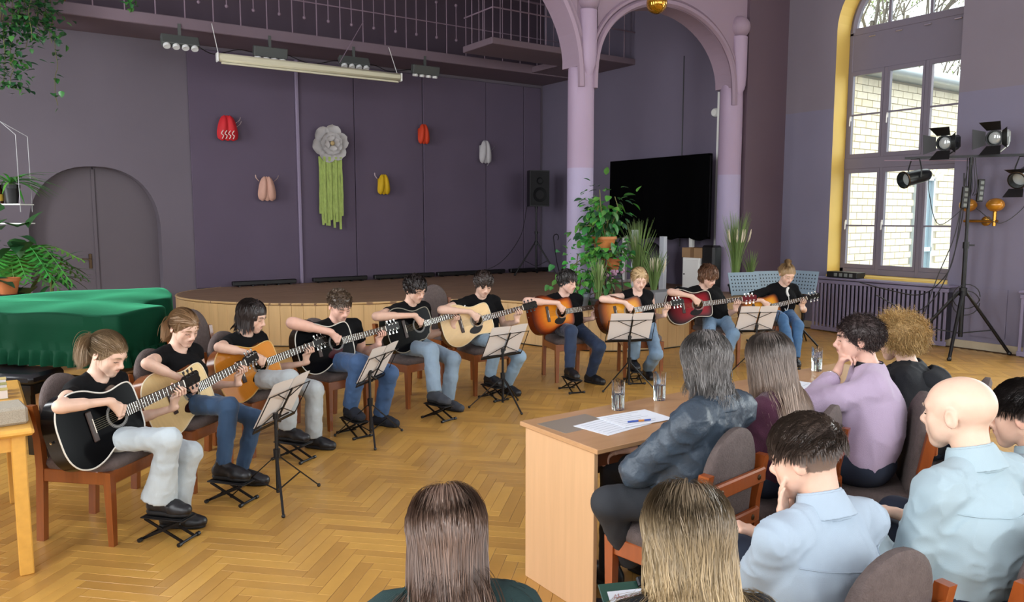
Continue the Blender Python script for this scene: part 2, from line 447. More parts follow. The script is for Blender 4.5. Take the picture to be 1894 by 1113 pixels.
# the same wood colour has to vary from block to block on single blocks too
nt = M_oak.node_tree; g = [n for n in nt.nodes if n.type == 'NEW_GEOMETRY'][0]
oi = nt.nodes.new('ShaderNodeObjectInfo'); ad = nt.nodes.new('ShaderNodeMath'); ad.operation = 'ADD'; fr = nt.nodes.new('ShaderNodeMath'); fr.operation = 'FRACT'
tgts = [l.to_socket for l in g.outputs['Random Per Island'].links]
nt.links.new(g.outputs['Random Per Island'], ad.inputs[0]); nt.links.new(oi.outputs['Random'], ad.inputs[1]); nt.links.new(ad.outputs[0], fr.inputs[0])
for t in tgts: nt.links.new(fr.outputs[0], t)

# ---- back wall with the arched door recess
BY = 13.0; SX = 9.75
DC, DH, DT = 1.54, .87, 2.43
def arch_pts(c, h, z0, zs, zt, n=28, p=2.3):
    out = [(c-h, z0)]
    for i in range(n+1):
        t = PI*i/n; ct = math.cos(t); st = math.sin(t)
        out.append((c-h*math.copysign(abs(ct)**(2/p), ct), zs+(zt-zs)*st**(2/p)))
    return out+[(c+h, z0)]
ap = arch_pts(DC, DH, 0, 1.45, DT)
mb = MB()
def wq(m, pts, Y): m.add([(x, Y, z) for x, z in pts], [tuple(range(len(pts)))])
wq(mb, [(LX, 0), (DC-DH, 0), (DC-DH, 7.5), (LX, 7.5)], BY)
wq(mb, [(DC+DH, 0), (SX+.3, 0), (SX+.3, 7.5), (DC+DH, 7.5)], BY)
for i in range(1, len(ap)-2):
    wq(mb, [ap[i], ap[i+1], (ap[i+1][0], 7.5), (ap[i][0], 7.5)], BY)
for i in range(len(ap)-1):
    (x0, z0), (x1, z1) = ap[i], ap[i+1]; mb.add([(x0, BY, z0), (x1, BY, z1), (x1, BY+.3, z1), (x0, BY+.3, z0)], [(3, 2, 1, 0)])
mb.box((LX/2+SX/2, BY+.42, 3.7), (SX-LX+.6, .06, 7.6))
wall_back = struct('wall_back', mb, M_back)
# door leaves in the recess
M_door = mat('door_paint', '5b5259', .6, var=.05, scale=2); M_brass = mat('aged_brass', '4b3a28', .35, .8)
door = tag(bpy.data.objects.new('door_1', None), 'arched mauve double door in the back wall', None, None, 'structure'); COL.objects.link(door)
for sgn in (-1, 1):
    pts = [(x, z) for x, z in ap if (x-DC)*sgn > -.001]
    pts = [(DC+sgn*.006, 0.01)]+[(x, z) for x, z in (pts if sgn > 0 else pts)]+[(DC+sgn*.006, DT)] if sgn < 0 else [(DC+.006, .01), (DC+.006, DT)]+[q for q in pts if q[0] > DC+.02]
    if sgn < 0: pts = [(DC-.006, .01)]+[q for q in pts[1:-1] if q[0] < DC-.02]+[(DC-.006, DT)]
    m = MB(); n = len(pts)
    vs = [(x, BY+.26, z) for x, z in pts]+[(x, BY+.31, z) for x, z in pts]
    m.add(vs, [tuple(range(n)) if sgn > 0 else tuple(range(n)), tuple(range(2*n-1, n-1, -1))]+[(i, (i+1) % n, n+(i+1) % n, n+i) for i in range(n)])
    leaf = obj('door_leaf', m, M_door, door)
    if sgn < 0:
        m = MB(); m.box((DC-.09, BY+.25, 1.03), (.045, .012, .22), b=.005); m.bar((DC-.09, BY+.245, 1.06), (DC-.09, BY+.2, 1.06), .018); m.bar((DC-.08, BY+.2, 1.06), (DC-.21, BY+.2, 1.07), .02, .016, bev=.004)
        obj('door_handle', m, M_brass, leaf)
m = MB(); m.box((DC, BY+.25, 1.2), (.05, .03, 2.4), b=.006); obj('cover_strip', m, M_door, door)
# cloth-faced wall panels right of the door: slightly proud, with open joints
M_pan = mat('wall_panel_cloth', '5c5062', .85, var=.07, scale=1.4, bump=.08, bscale=220)
sx = [float(px(p, 300, Y=BY)[0]) for p in (352, 548, 655, 781, 897, 967, 998)]
for i in range(len(sx)-1):
    a, b = sx[i]+.006, sx[i+1]-.006
    m = MB(); m.box(((a+b)/2, BY-.02, 2.42), (b-a, .04+.012*(i % 2), 3.72), b=.008); o = obj('wall_panel', m, M_pan, wall_back)
m = MB(); m.box((sx[1]+.02, BY-.05, 2.42), (.055, .06, 3.72), b=.01); obj('batten', m, mat('batten_paint', '8a7d95', .6), wall_back)
# ---- stage side wall, pier, window wall
mb = MB(); mb.box((SX+.15, (BY+8.1)/2, 3.75), (.3, BY-8.1, 7.5)); wall_side = struct('wall_stage_side', mb, M_side)
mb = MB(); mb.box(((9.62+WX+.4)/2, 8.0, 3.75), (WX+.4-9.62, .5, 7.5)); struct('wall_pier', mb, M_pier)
OY0, OY1, OZ0, OZS = 5.15, 6.92, .84, 4.38        # the tall arched window
OC, OR = (OY0+OY1)/2, (OY1-OY0)/2
def arch_hole_wall(m, X, y0, y1, ztop, holes, flip=False):
    ys = y0
    for c, r, z0, zs in holes:
        m.add([(X, ys, 0), (X, c-r, 0), (X, c-r, ztop), (X, ys, ztop)], [(0, 1, 2, 3)])
        m.add([(X, c-r, 0), (X, c+r, 0), (X, c+r, z0), (X, c-r, z0)], [(0, 1, 2, 3)])
        n = 24
        for i in range(n):
            a0, a1 = PI-PI*i/n, PI-PI*(i+1)/n
            p0 = (c+r*math.cos(a0), zs+r*math.sin(a0)); p1 = (c+r*math.cos(a1), zs+r*math.sin(a1))
            m.add([(X, p0[0], p0[1]), (X, p1[0], p1[1]), (X, p1[0], ztop), (X, p0[0], ztop)], [(0, 1, 2, 3)])
        ys = c+r
    m.add([(X, ys, 0), (X, y1, 0), (X, y1, ztop), (X, ys, ztop)], [(0, 1, 2, 3)])
win_holes = [(-2.3, .885, OZ0, OZS), (.4, .885, OZ0, OZS), (3.1, .885, OZ0, OZS), (OC, OR, OZ0, OZS)]
mb = MB(); arch_hole_wall(mb, WX, -5.2, 7.8, 7.5, win_holes); arch_hole_wall(mb, WX+.52, -5.2, 7.8, 7.5, win_holes)
struct('wall_window_side', mb, M_winw)
for wi, (c, r, z0, zs) in enumerate(win_holes):      # reveals
    m = MB(); n = 24; pr = [(c-r, z0)]+[(c+r*math.cos(PI-PI*i/n), zs+r*math.sin(PI-PI*i/n)) for i in range(n+1)]+[(c+r, z0)]
    for i in range(len(pr)-1):
        m.add([(WX, *pr[i]), (WX, *pr[i+1]), (WX+.52, *pr[i+1]), (WX+.52, *pr[i])], [(0, 3, 2, 1)])
    m.box((WX+.25, c, z0-.02), (.54, 2*r, .04)); struct('trim_%d' % (wi+1), m, M_yel)
def window(n, c, r, z0, zs, detail=True):
    root = bpy.data.objects.new('window_%d' % n, None); COL.objects.link(root); tag(root, 'tall arched window with mauve frames onto the brick yard' if n == 4 else 'tall arched window further along the wall', None, None, 'structure')
    X = WX+.36; FT = .075; m = MB()
    def hb(y0, y1, za, zb, t=FT): m.box((X, (y0+y1)/2, (za+zb)/2), (t, y1-y0, zb-za), b=.006)
    zt0, zt1, zm0, zm1 = 3.82, zs-.06, 2.40, 2.56
    hb(c-r, c-r+.06, z0, zs); hb(c+r-.06, c+r, z0, zs); hb(c-r, c+r, z0, z0+.09); hb(c-r, c+r, zm0, zm1, .09); hb(c-r, c+r, zt0, zt1+.06, .06)
    w3 = 2*r/3
    for q in (-1, 1): hb(c+q*w3/2-.028, c+q*w3/2+.028, z0, zt0, .085); hb(c+q*w3/2-.02, c+q*w3/2+.02, zt1, zs+r*.93, .05)
    rr = r-.05
    m2 = [(X, c+rr*math.cos(a), zs+rr*math.sin(a)) for a in np.linspace(0, PI, 25)]; m.tube(m2, .055, 6)
    hb(c-r, c+r, zt1+.02, zs+.06, .075)
    obj('window_frame', m, M_frame, root)
    for i in (-1, 0, 1):
        cy = c+i*w3; y0, y1 = cy-w3/2+(.028 if i > -1 else .05), cy+w3/2-(.028 if i < 1 else .05)
        for za, zb in ((z0+.09, zm0), (zm1, zt0)):
            s = MB(); X2 = X-.012
            for (p, q, u, v) in ((y0, y0+.035, za, zb), (y1-.035, y1, za, zb), (y0+.034, y1-.034, za, za+.06), (y0+.034, y1-.034, zb-.06, zb)):
                s.box((X2, (p+q)/2, (u+v)/2), (.06, q-p, v-u))
            zb_ = za+(zb-za)*.5+(-.1 if za < 2 else .0); s.box((X2, cy, zb_), (.035, y1-y0, .022))
            sash = obj('sash', s, M_frame, root)
            for (u, v) in ((za+.06, zb_-.011), (zb_+.011, zb-.06)):
                g = MB(); g.box((X2, cy, (u+v)/2), (.006, y1-y0-.07, v-u)); obj('pane', g, M_glass, sash)
            if i >= 0 and detail:
                h = MB(); yh = y1-.025; zh = (za+zb)/2-.05; h.box((X2-.035, yh, zh), (.012, .028, .07), b=.004); h.bar((X2-.05, yh, zh+.01), (X2-.055, yh, zh-.11), .018, .014, bev=.004)
                obj('window_handle', h, M_white, sash)
    for i in (-1, 0, 1):
        cy = c+i*w3; y0, y1 = max(cy-w3/2+.02, c-rr+.02), min(cy+w3/2-.02, c+rr-.02); pts = [(y0, zs+.06)]
        ys_ = np.linspace(y0, y1, 9); top = [(y, zs+math.sqrt(max(rr*rr-(y-c)**2, .0036))) for y in ys_]
        pl = [(y1, zs+.06), (y0, zs+.06)]+top; k = len(pl); g = MB()
        g.add([(X, y, z) for y, z in pl]+[(X+.005, y, z) for y, z in pl], [tuple(range(k)), tuple(range(2*k-1, k-1, -1))]+[(q, (q+1) % k, k+(q+1) % k, k+q) for q in range(k)])
        obj('pane', g, M_glass, root)
    if detail:
        for q in (-.75, -.3, .15, .6):
            h = MB(); h.box((X-.045, c+q*r, zs-.085), (.015, .1, .022), b=.004); obj('hinge', h, M_chrome, root)
for i, hl in enumerate(win_holes):
    window(i+1, *hl, detail=(i == 3))
# unseen part of the hall
mb = MB()
arch_hole_wall(mb, LX, -5.2, BY+.3, 7.5, [(-2.6, .8, OZ0, OZS), (1.2, .8, OZ0, OZS), (5.2, .8, OZ0, OZS), (9.2, .8, OZ0, OZS)]); struct('wall_left', mb, M_winw)
mb = MB(); xs = LX
for x in (-.4, 2.6, 5.6, 8.6):
    mb.add([(xs, -5, 0), (x-.95, -5, 0), (x-.95, -5, 7.5), (xs, -5, 7.5)], [(0, 1, 2, 3)])
    mb.add([(x-.95, -5, 0), (x+.95, -5, 0), (x+.95, -5, 1), (x-.95, -5, 1)], [(0, 1, 2, 3)])
    mb.add([(x-.95, -5, 5.1), (x+.95, -5, 5.1), (x+.95, -5, 7.5), (x-.95, -5, 7.5)], [(0, 1, 2, 3)]); xs = x+.95
mb.add([(xs, -5, 0), (WX, -5, 0), (WX, -5, 7.5), (xs, -5, 7.5)], [(0, 1, 2, 3)]); struct('wall_rear', mb, M_winw)
mb = MB(); mb.box(((LX+WX)/2, 4, 7.55), (WX-LX+1, 18.6, .1)); struct('ceiling', mb, M_ceil)
mb = MB(); mb.box((WX-.012, 1.2, .05), (.024, 12.4, .1), b=.004); struct('baseboard_window_side', mb, mat('baseboard_paint', 'b7a98f', .5))

# ---- stage
SH = .57
ctrl = [(3.25, 12.93), (2.62, 12.5), (2.36, 11.85), (2.5, 11.05), (3.0, 10.3), (3.75, 9.72), (4.8, 9.36), (5.55, 9.12), (5.92, 8.62), (6.1, 8.05), (6.4, 7.45), (6.95, 7.12), (7.6, 7.05), (8.4, 7.1), (9.2, 7.2), (10.5, 7.25)]
def crom(P, n):
    P = np.asarray(P, float); Q = np.vstack([2*P[0]-P[1], P, 2*P[-1]-P[-2]]); out = []
    for i in range(1, len(Q)-2):
        for k in range(n):
            t = k/n; a, b, c, d = Q[i-1], Q[i], Q[i+1], Q[i+2]
            out.append(.5*((2*b)+(-a+c)*t+(2*a-5*b+4*c-d)*t*t+(-a+3*b-3*c+d)*t**3))
    return np.array(out+[P[-1]])
sc = crom(ctrl, 6)
M_stf = mat('stage_front_wood', 'd3b07c', .45, var=.10, scale=3, island=.07, bump=.05, bscale=10, stretch=(6, 6, .5), coat=.1)
M_stt = mat('stage_floor_wood', '8d6f55', .5, var=.12, scale=3, island=.10, bump=.05, bscale=20)
stage = tag(bpy.data.objects.new('stage_platform', None), 'low curved wooden stage along the mauve back wall', 'stage'); COL.objects.link(stage)
outline = [tuple(p) for p in sc]+[(10.5, 7.75), (9.7, 7.75), (9.7, 12.93)]
mb = MB(); mb.prism(outline, .02, SH-.03); obj('core', mb, M_sub, stage)
mb = MB()   # boards of the stage floor, joined (they are too narrow to tell apart)
def inside(x, y):
    c = False; n = len(outline)
    for i in range(n):
        (x0, y0), (x1, y1) = outline[i], outline[(i+1) % n]
        if (y0 > y) != (y1 > y) and x < (x1-x0)*(y-y0)/(y1-y0)+x0: c = not c
    return c
yy = 7.06
while yy < 12.85:
    xs_ = np.arange(2.3, 10.5, .02); ins = [inside(x, yy+.045) for x in xs_]; a = None
    for q, f in enumerate(list(ins)+[False]):
        if f and a is None: a = xs_[q]
        if not f and a is not None:
            b = xs_[q-1]; x = a
            while x < b:
                e = min(x+random.uniform(1.2, 2.6), b); mb.box(((x+e)/2, yy+.045, SH-.015), (e-x-.003, .087, .03), b=.002); x = e
            a = None
    yy += .09
o = obj('floor_boards', mb, M_stt, stage); o['kind'] = 'stuff'
seg = np.linalg.norm(np.diff(sc, axis=0), axis=1); cum = np.concatenate([[0], np.cumsum(seg)]); tot = cum[-1]
sp_ = np.arange(0, tot, .155)
for s0, s1 in zip(sp_[:-1], sp_[1:]):
    p = [np.array([np.interp(s, cum, sc[:, j]) for j in range(2)]) for s in (s0+.001, s1-.001)]
    c = (p[0]+p[1])/2; dv = p[1]-p[0]; L = np.linalg.norm(dv)
    if L < .02: continue
    m = MB(); m.box((0, 0, 0), (L, .018, SH-.035), b=.002)
    m = MB(rotz(math.atan2(dv[1], dv[0])), (c[0], c[1], (SH-.035)/2+.002)); m.box((0, 0, 0), (L, .018, SH-.035), b=.002); obj('front_panel', m, M_stf, stage)
mb = MB(); mb.tube([(p[0], p[1], SH-.012) for p in sc], .016, 6); obj('edge_strip', mb, M_stf, stage, True)
mb = MB(); mb.tube([(p[0]-.02, p[1]-.02, .008) for p in sc], .007, 5); obj('skirting_cable', mb, M_dark, stage, True)
for i, (w, z) in enumerate(((.62, .19), (.34, .38))):     # steps up at the right
    m = MB(); m.box((8.45, 7.05-w/2, z/2), (.95, w, z), b=.004); obj('step', m, M_stf, stage)
# black light troughs at the foot of the back wall
for i, (a, b) in enumerate(((428, 545), (577, 676), (690, 800), (806, 930), (940, 1030))):
    x0, x1 = float(px(a, 522, Y=BY-.15)[0]), float(px(b, 512, Y=BY-.15)[0]); m = MB(); m.box(((x0+x1)/2, BY-.2, SH+.055), (x1-x0, .1, .07), b=.01)
    for q in np.linspace(x0+.1, x1-.1, 5): m.box((q, BY-.2, SH+.011), (.03, .12, .02))
    nth = ('leftmost', 'second from left', 'middle', 'second from right', 'rightmost')[i]
    tag(obj('footlight_batten', m, M_dark), 'long black light batten on the stage floor, %s along the back wall' % nth, 'stage light', 'battens at the foot of the back wall')

# ---- arcade: two columns with balls, a side arch and the start of the wide middle arch
AY = 7.95; c1x, c2x = 6.56, 9.47; zs = 3.58
mb = MB()
def arch_fill(m, xc, a, b, x0, x1, zs, ztop, Y0, Y1, n=30):
    th = np.linspace(PI, 0, n+1); P = [(xc+a*math.cos(t), zs+b*math.sin(t)) for t in th]
    P = [p for p in P if x0-1e-6 <= p[0] <= x1+1e-6]
    for i in range(len(P)-1):
        q = [P[i], P[i+1], (P[i+1][0], ztop), (P[i][0], ztop)]
        m.add([(x, Y0, z) for x, z in q], [(0, 1, 2, 3)]); m.add([(x, Y1, z) for x, z in q], [(3, 2, 1, 0)])
        m.add([(P[i][0], Y0, P[i][1]), (P[i+1][0], Y0, P[i+1][1]), (P[i+1][0], Y1, P[i+1][1]), (P[i][0], Y1, P[i][1])], [(3, 2, 1, 0)])
xi0, xi1 = c1x+.155, c2x-.15; xc = (xi0+xi1)/2; aa = (xi1-xi0)/2; bb = .95
arch_fill(mb, xc, aa, bb, xi0, xi1, zs, 7.5, AY-.15, AY+.15)
XM = 3.0; am = c1x-.16-XM; bm_ = 1.9
arch_fill(mb, XM, am, bm_, -.6, c1x-.16, zs, 7.5, AY-.15, AY+.15, 60)
mb.box((c1x, AY, (7.5+zs)/2), (.33, .3, 7.5-zs)); mb.box((c2x+.05, AY, (7.5+zs)/2), (.4, .3, 7.5-zs))
arcade = struct('wall_arcade', mb, M_arc)
m = MB()
for (xc_, a_, b_, t0, t1, off) in ((xc, aa, bb, PI, 0, 0), (XM, am, bm_, PI*.45, 0, 0)):
    th = np.linspace(t0, t1, 40)
    for (dr, dy, rr) in ((.05, -.17, .045), (.13, -.16, .03)):
        m.tube([(xc_+(a_+dr)*math.cos(t), AY+dy, zs-.25*(1-abs(math.sin(t)))**6+(b_+dr)*math.sin(t)) for t in th], rr, 6)
obj('arch_moulding', m, M_arc, arcade, True)
for cx, zb in ((c1x, 4.36), (c2x, 4.40)):
    m = MB(); m.lathe([(.2, SH), (.2, SH+.12), (.172, SH+.16), (.17, 3.4), (.165, 3.6), (.12, 3.75), (0, 3.76)], 32, (cx, AY-.03, 0)); m.lathe([(0, 3.42), (.06, 3.45), (.12, 3.62), (.13, 3.75), (.13, zb-.08), (.0, zb-.07)], 28, (cx, AY-.13, 0))
    c = struct('column_%d' % (1 if cx < 8 else 2), m, M_col, None, True); c['label'] = 'round mauve column carrying the arch, %s' % ('nearer the plants' if cx < 8 else 'beside the window wall')
    m = MB(); m.sphere((cx, AY-.13, zb+.06), .165, 20, 14); obj('ball', m, M_arc, c, True)
# gold ball lamp hanging before the arch
gl = thing('ball_pendant', px(1215, 8, d=9.2), 'golden glass ball pendant lamp hanging before the arch', 'lamp'); gp = px(1215, 6, d=9.2)
m = MB(); m.sphere(gp, .125, 24, 16); obj('globe', m, mat('gold_glass', 'b07d16', .12, .75, coat=.6), gl, True)
m = MB(); m.tube([gp+[0, 0, .1], [gp[0], gp[1], 7.5]], .006, 6); obj('cord', m, M_dark, gl); m = MB(); m.lathe([(.0, .16), (.03, .155), (.03, .1), (.0, .1)], 12, gp); obj('cap', m, M_brass, gl, True)

# ---- gallery along the back wall
GZ, GY = 4.34, 11.95
gal = tag(bpy.data.objects.new('gallery', None), 'mauve gallery with thin iron railing high on the back wall', None, None, 'structure'); COL.objects.link(gal)
m = MB(); m.box(((LX+SX)/2, (GY+BY)/2, GZ+.06), (SX-LX, BY-GY, .12)); m.box(((LX+SX)/2, GY, GZ+.06), (SX-LX, .06, .16), b=.01); obj('slab', m, M_gal, gal)
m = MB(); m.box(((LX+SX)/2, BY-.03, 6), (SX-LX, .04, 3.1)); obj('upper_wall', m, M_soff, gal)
p0 = px(910, 80, z=GZ); p1 = px(864, 99, z=GZ); PX0, PY0, PY1 = float(p0[0]), float(p0[1]), float(p1[1])
m = MB(); m.box(((PX0+SX)/2, (PY0+PY1)/2, GZ+.05), (SX-PX0, PY1-PY0, .1), b=.008); obj('platform_slab', m, M_gal, gal)
m = MB(); m.box(((SX+8.7)/2, (PY1+GY)/2, GZ+.05), (SX-8.7, GY-PY1, .1)); obj('side_slab', m, M_gal, gal)
M_rail = mat('rail_paint', '84707f', .5)
def bal_mesh(h, r=.009):
    q = MB(); q.tube([(0, 0, 0), (0, 0, h)], r, 6); me = mesh_from('baluster', q.v, q.f, None, True); me.materials.append(M_rail); return me
bm1 = bal_mesh(1.25)
q = MB(); q.tube([(0, 0, .35), (0, 0, .93)], .008, 6); q.sphere((0, 0, .35), .026, 8, 6); q.sphere((0, 0, .93), .026, 8, 6)
bm2 = mesh_from('ball_rod', q.v, q.f, None, True); bm2.materials.append(M_rail)
def put(me, loc, parent, name):
    o = bpy.data.objects.new(name, me); COL.objects.link(o); o.location = loc; o.parent = parent; return o
xg = np.arange(.35, SX, .385)
for i, x in enumerate(xg):
    put(bm1, (x, GY-.02, GZ+.02), gal, 'baluster')
    if x < 7.2: put(bm2, (x+.19, GY-.02, GZ+.03), gal, 'ball_rod')
m = MB(); m.tube([(LX, GY-.02, GZ+.62), (SX, GY-.02, GZ+.62)], .010, 6); obj('rail', m, M_rail, gal); m = MB(); m.tube([(LX, GY-.02, GZ+1.25), (SX, GY-.02, GZ+1.25)], .018, 6); obj('rail', m, M_rail, gal)
for x in np.arange(PX0+.03, SX, .34): put(bm1, (x, PY0+.02, GZ+.05), gal, 'baluster')
for y in np.arange(PY0+.3, PY1+.05, .33): put(bm1, (PX0+.03, y, GZ+.05), gal, 'baluster')
for x in np.arange(PX0+.3, SX, .42): put(bm1, (x, PY1-.02, GZ+.05), gal, 'baluster')
for zz in (.55, 1.22):
    m = MB(); m.tube([(PX0+.03, PY1, GZ+zz), (PX0+.03, PY0+.02, GZ+zz), (SX, PY0+.02, GZ+zz)], .012, 6); obj('rail', m, M_rail, gal)

# ---- yard outside the window
M_ground = mat('yard_paving', '8b8a84', .9, var=.1, scale=1)
mb = MB(); mb.box((40, 6, -.6), (58, 60, .1)); struct('ground_yard', mb, M_ground)
FY = 8.75
wing = tag(bpy.data.objects.new('brick_building', None), 'pale yellow brick wing across the yard behind the window', 'building'); COL.objects.link(wing)
M_mort = mat('mortar', 'b5aea0', .9); M_brick = mat('yellow_brick', 'efe2c4', .85, var=.12, scale=6, bump=.1)
nt = M_brick.node_tree; hs = [n for n in nt.nodes if n.type == 'HUE_SAT'][0]; oi = nt.nodes.new('ShaderNodeObjectInfo'); mr = nt.nodes.new('ShaderNodeMapRange'); mr.inputs[3].default_value = .72; mr.inputs[4].default_value = 1.1
nt.links.new(oi.outputs['Random'], mr.inputs[0]); nt.links.new(mr.outputs[0], hs.inputs['Saturation'])
mb = MB(); mb.box((21, FY+.3, 1.9), (19, .6, 5.3)); obj('wall_core', mb, M_mort, wing)
BL, BH = .36, .135
q = MB(); q.box((0, 0, 0), (BL-.016, .03, BH-.014), b=.005); bme = mesh_from('brick', q.v, q.f, None, False); bme.materials.append(M_brick)
nb = 0; rest = MB(); openings = [(12.0, 12.75, -.5, 2.75), (16.3, 17.0, -.5, 2.5)]
row = 0; z = -.45
while z < 4.3:
    x = 11.5+(BL/2 if row % 2 else 0)
    while x < 27:
        if not any(a-.1 < x < b+.1 and c < z < d for a, b, c, d in openings):
            # is it seen through the window?
            v = np.array([x, FY-.02, z])-CAMP; t = (WX+.3)/v[0]; w = CAMP+v*t
            if OY0 < w[1] < OY1 and OZ0 < w[2] < 5.2 and nb < 300:
                put(bme, (x, FY-.01, z), wing, 'brick'); nb += 1
            elif x < 20: rest.box((x, FY-.01, z), (BL-.016, .03, BH-.014))
        x += BL
    z += BH; row += 1
o = obj('brickwork', rest, M_brick, wing); o['kind'] = 'stuff'
M_red = mat('red_oxide_paint', '8f3328', .6); M_zinc = mat('zinc', 'aab2b8', .4, .5)
m = MB(); m.box((21, FY-.2, 4.45), (19, .5, .12)); m.tube([(11.6, FY-.5, 4.45), (30, FY-.5, 4.45)], .11, 10); obj('gutter', m, M_zinc, wing, True)
m = MB(); m.add([(11.5, FY-.5, 4.55), (30.5, FY-.5, 4.55), (30.5, FY+3, 4.58), (11.5, FY+3, 4.58)], [(0, 1, 2, 3)]); m.box((21, FY+2, 4.5), (19, 4, .05)); obj('roof', m, M_zinc, wing)
m = MB(); m.tube([(12.35, FY-.16, -.5), (12.35, FY-.16, 2.1)], .085, 8); m.tube([(12.35, FY-.16, 1.0), (12.35, FY-.16, 1.06)], .12, 8); obj('downpipe', m, M_red, wing, True)
for (a, b, c, d) in openings:
    w = MB(); w.box(((a+b)/2, FY+.02, (c+d)/2), (b-a, .06, d-c)); wo = obj('window', w, M_glass if False else mat('yard_window_glass', '8fa3ad', .1), wing)
    w = MB()
    for xx in (a, (a+b)/2, b): w.box((xx, FY-.03, (c+d)/2), (.07, .08, d-c))
    for zz in (c, (c+d)/2, d): w.box(((a+b)/2, FY-.03, zz), (b-a, .08, .09))
    obj('frame', w, M_red if a < 14 else mat('pale_blue_paint', 'c9d6dc', .5), wo)
    w = MB(); n = 9; xc_ = (a+b)/2; r0 = (b-a)/2+.12
    for i in range(n):
        t = PI*.12+PI*.76*i/(n-1); w.box((xc_+(r0+.12)*math.cos(t), FY-.03, d-.1+(r0*.6+.12)*math.sin(t)), (.10, .07, .30), roty(PI/2-t))
    obj('arch_bricks', w, M_brick, wo)
# tree beyond the wing
tree = thing('yard_tree', (21, 12.6, -.5), 'thin branched tree just coming into leaf beyond the brick wing', 'tree')
M_bark = mat('bark', '6d6558', .9); M_leafy = mat('young_leaf', '8f9f66', .7, island=.2)
tb = MB(); tl = MB(); rt = random.Random(5)
def branch(p, d, L, r, dep):
    p = np.asarray(p); q = p+d*L; mid = (p+q)/2+np.array([rt.uniform(-.05, .05)*L for _ in range(3)]); tb.tube([p, mid, q], [r, r*.8, r*.6], 5, cap=False)
    if dep == 0:
        for _ in range(3):
            c = q+np.array([rt.uniform(-.25, .25) for _ in range(3)]); s = .06; a = nrm([rt.gauss(0, 1) for _ in range(3)]); b_ = nrm(np.cross(a, [0, 0, 1.0]))
            tl.add([c-a*s, c+b_*s*.5, c+a*s, c-b_*s*.5], [(0, 1, 2, 3)])
        return
    for k in range(3):
        nd = nrm(d+np.array([rt.uniform(-.75, .75), rt.uniform(-.75, .75), rt.uniform(-.25, .5)])); branch(p+(q-p)*rt.uniform(.45, 1.0), nd, L*rt.uniform(.55, .8), r*.55, dep-1)
branch((21, 12.6, -.5), np.array([.1, 0, 1.]), 5.0, .16, 6); branch((19.5, 12.5, -.5), np.array([.05, 0, 1.]), 4.2, .12, 6)
obj('branches', tb, M_bark, tree, True); obj('leaves', tl, M_leafy, tree)
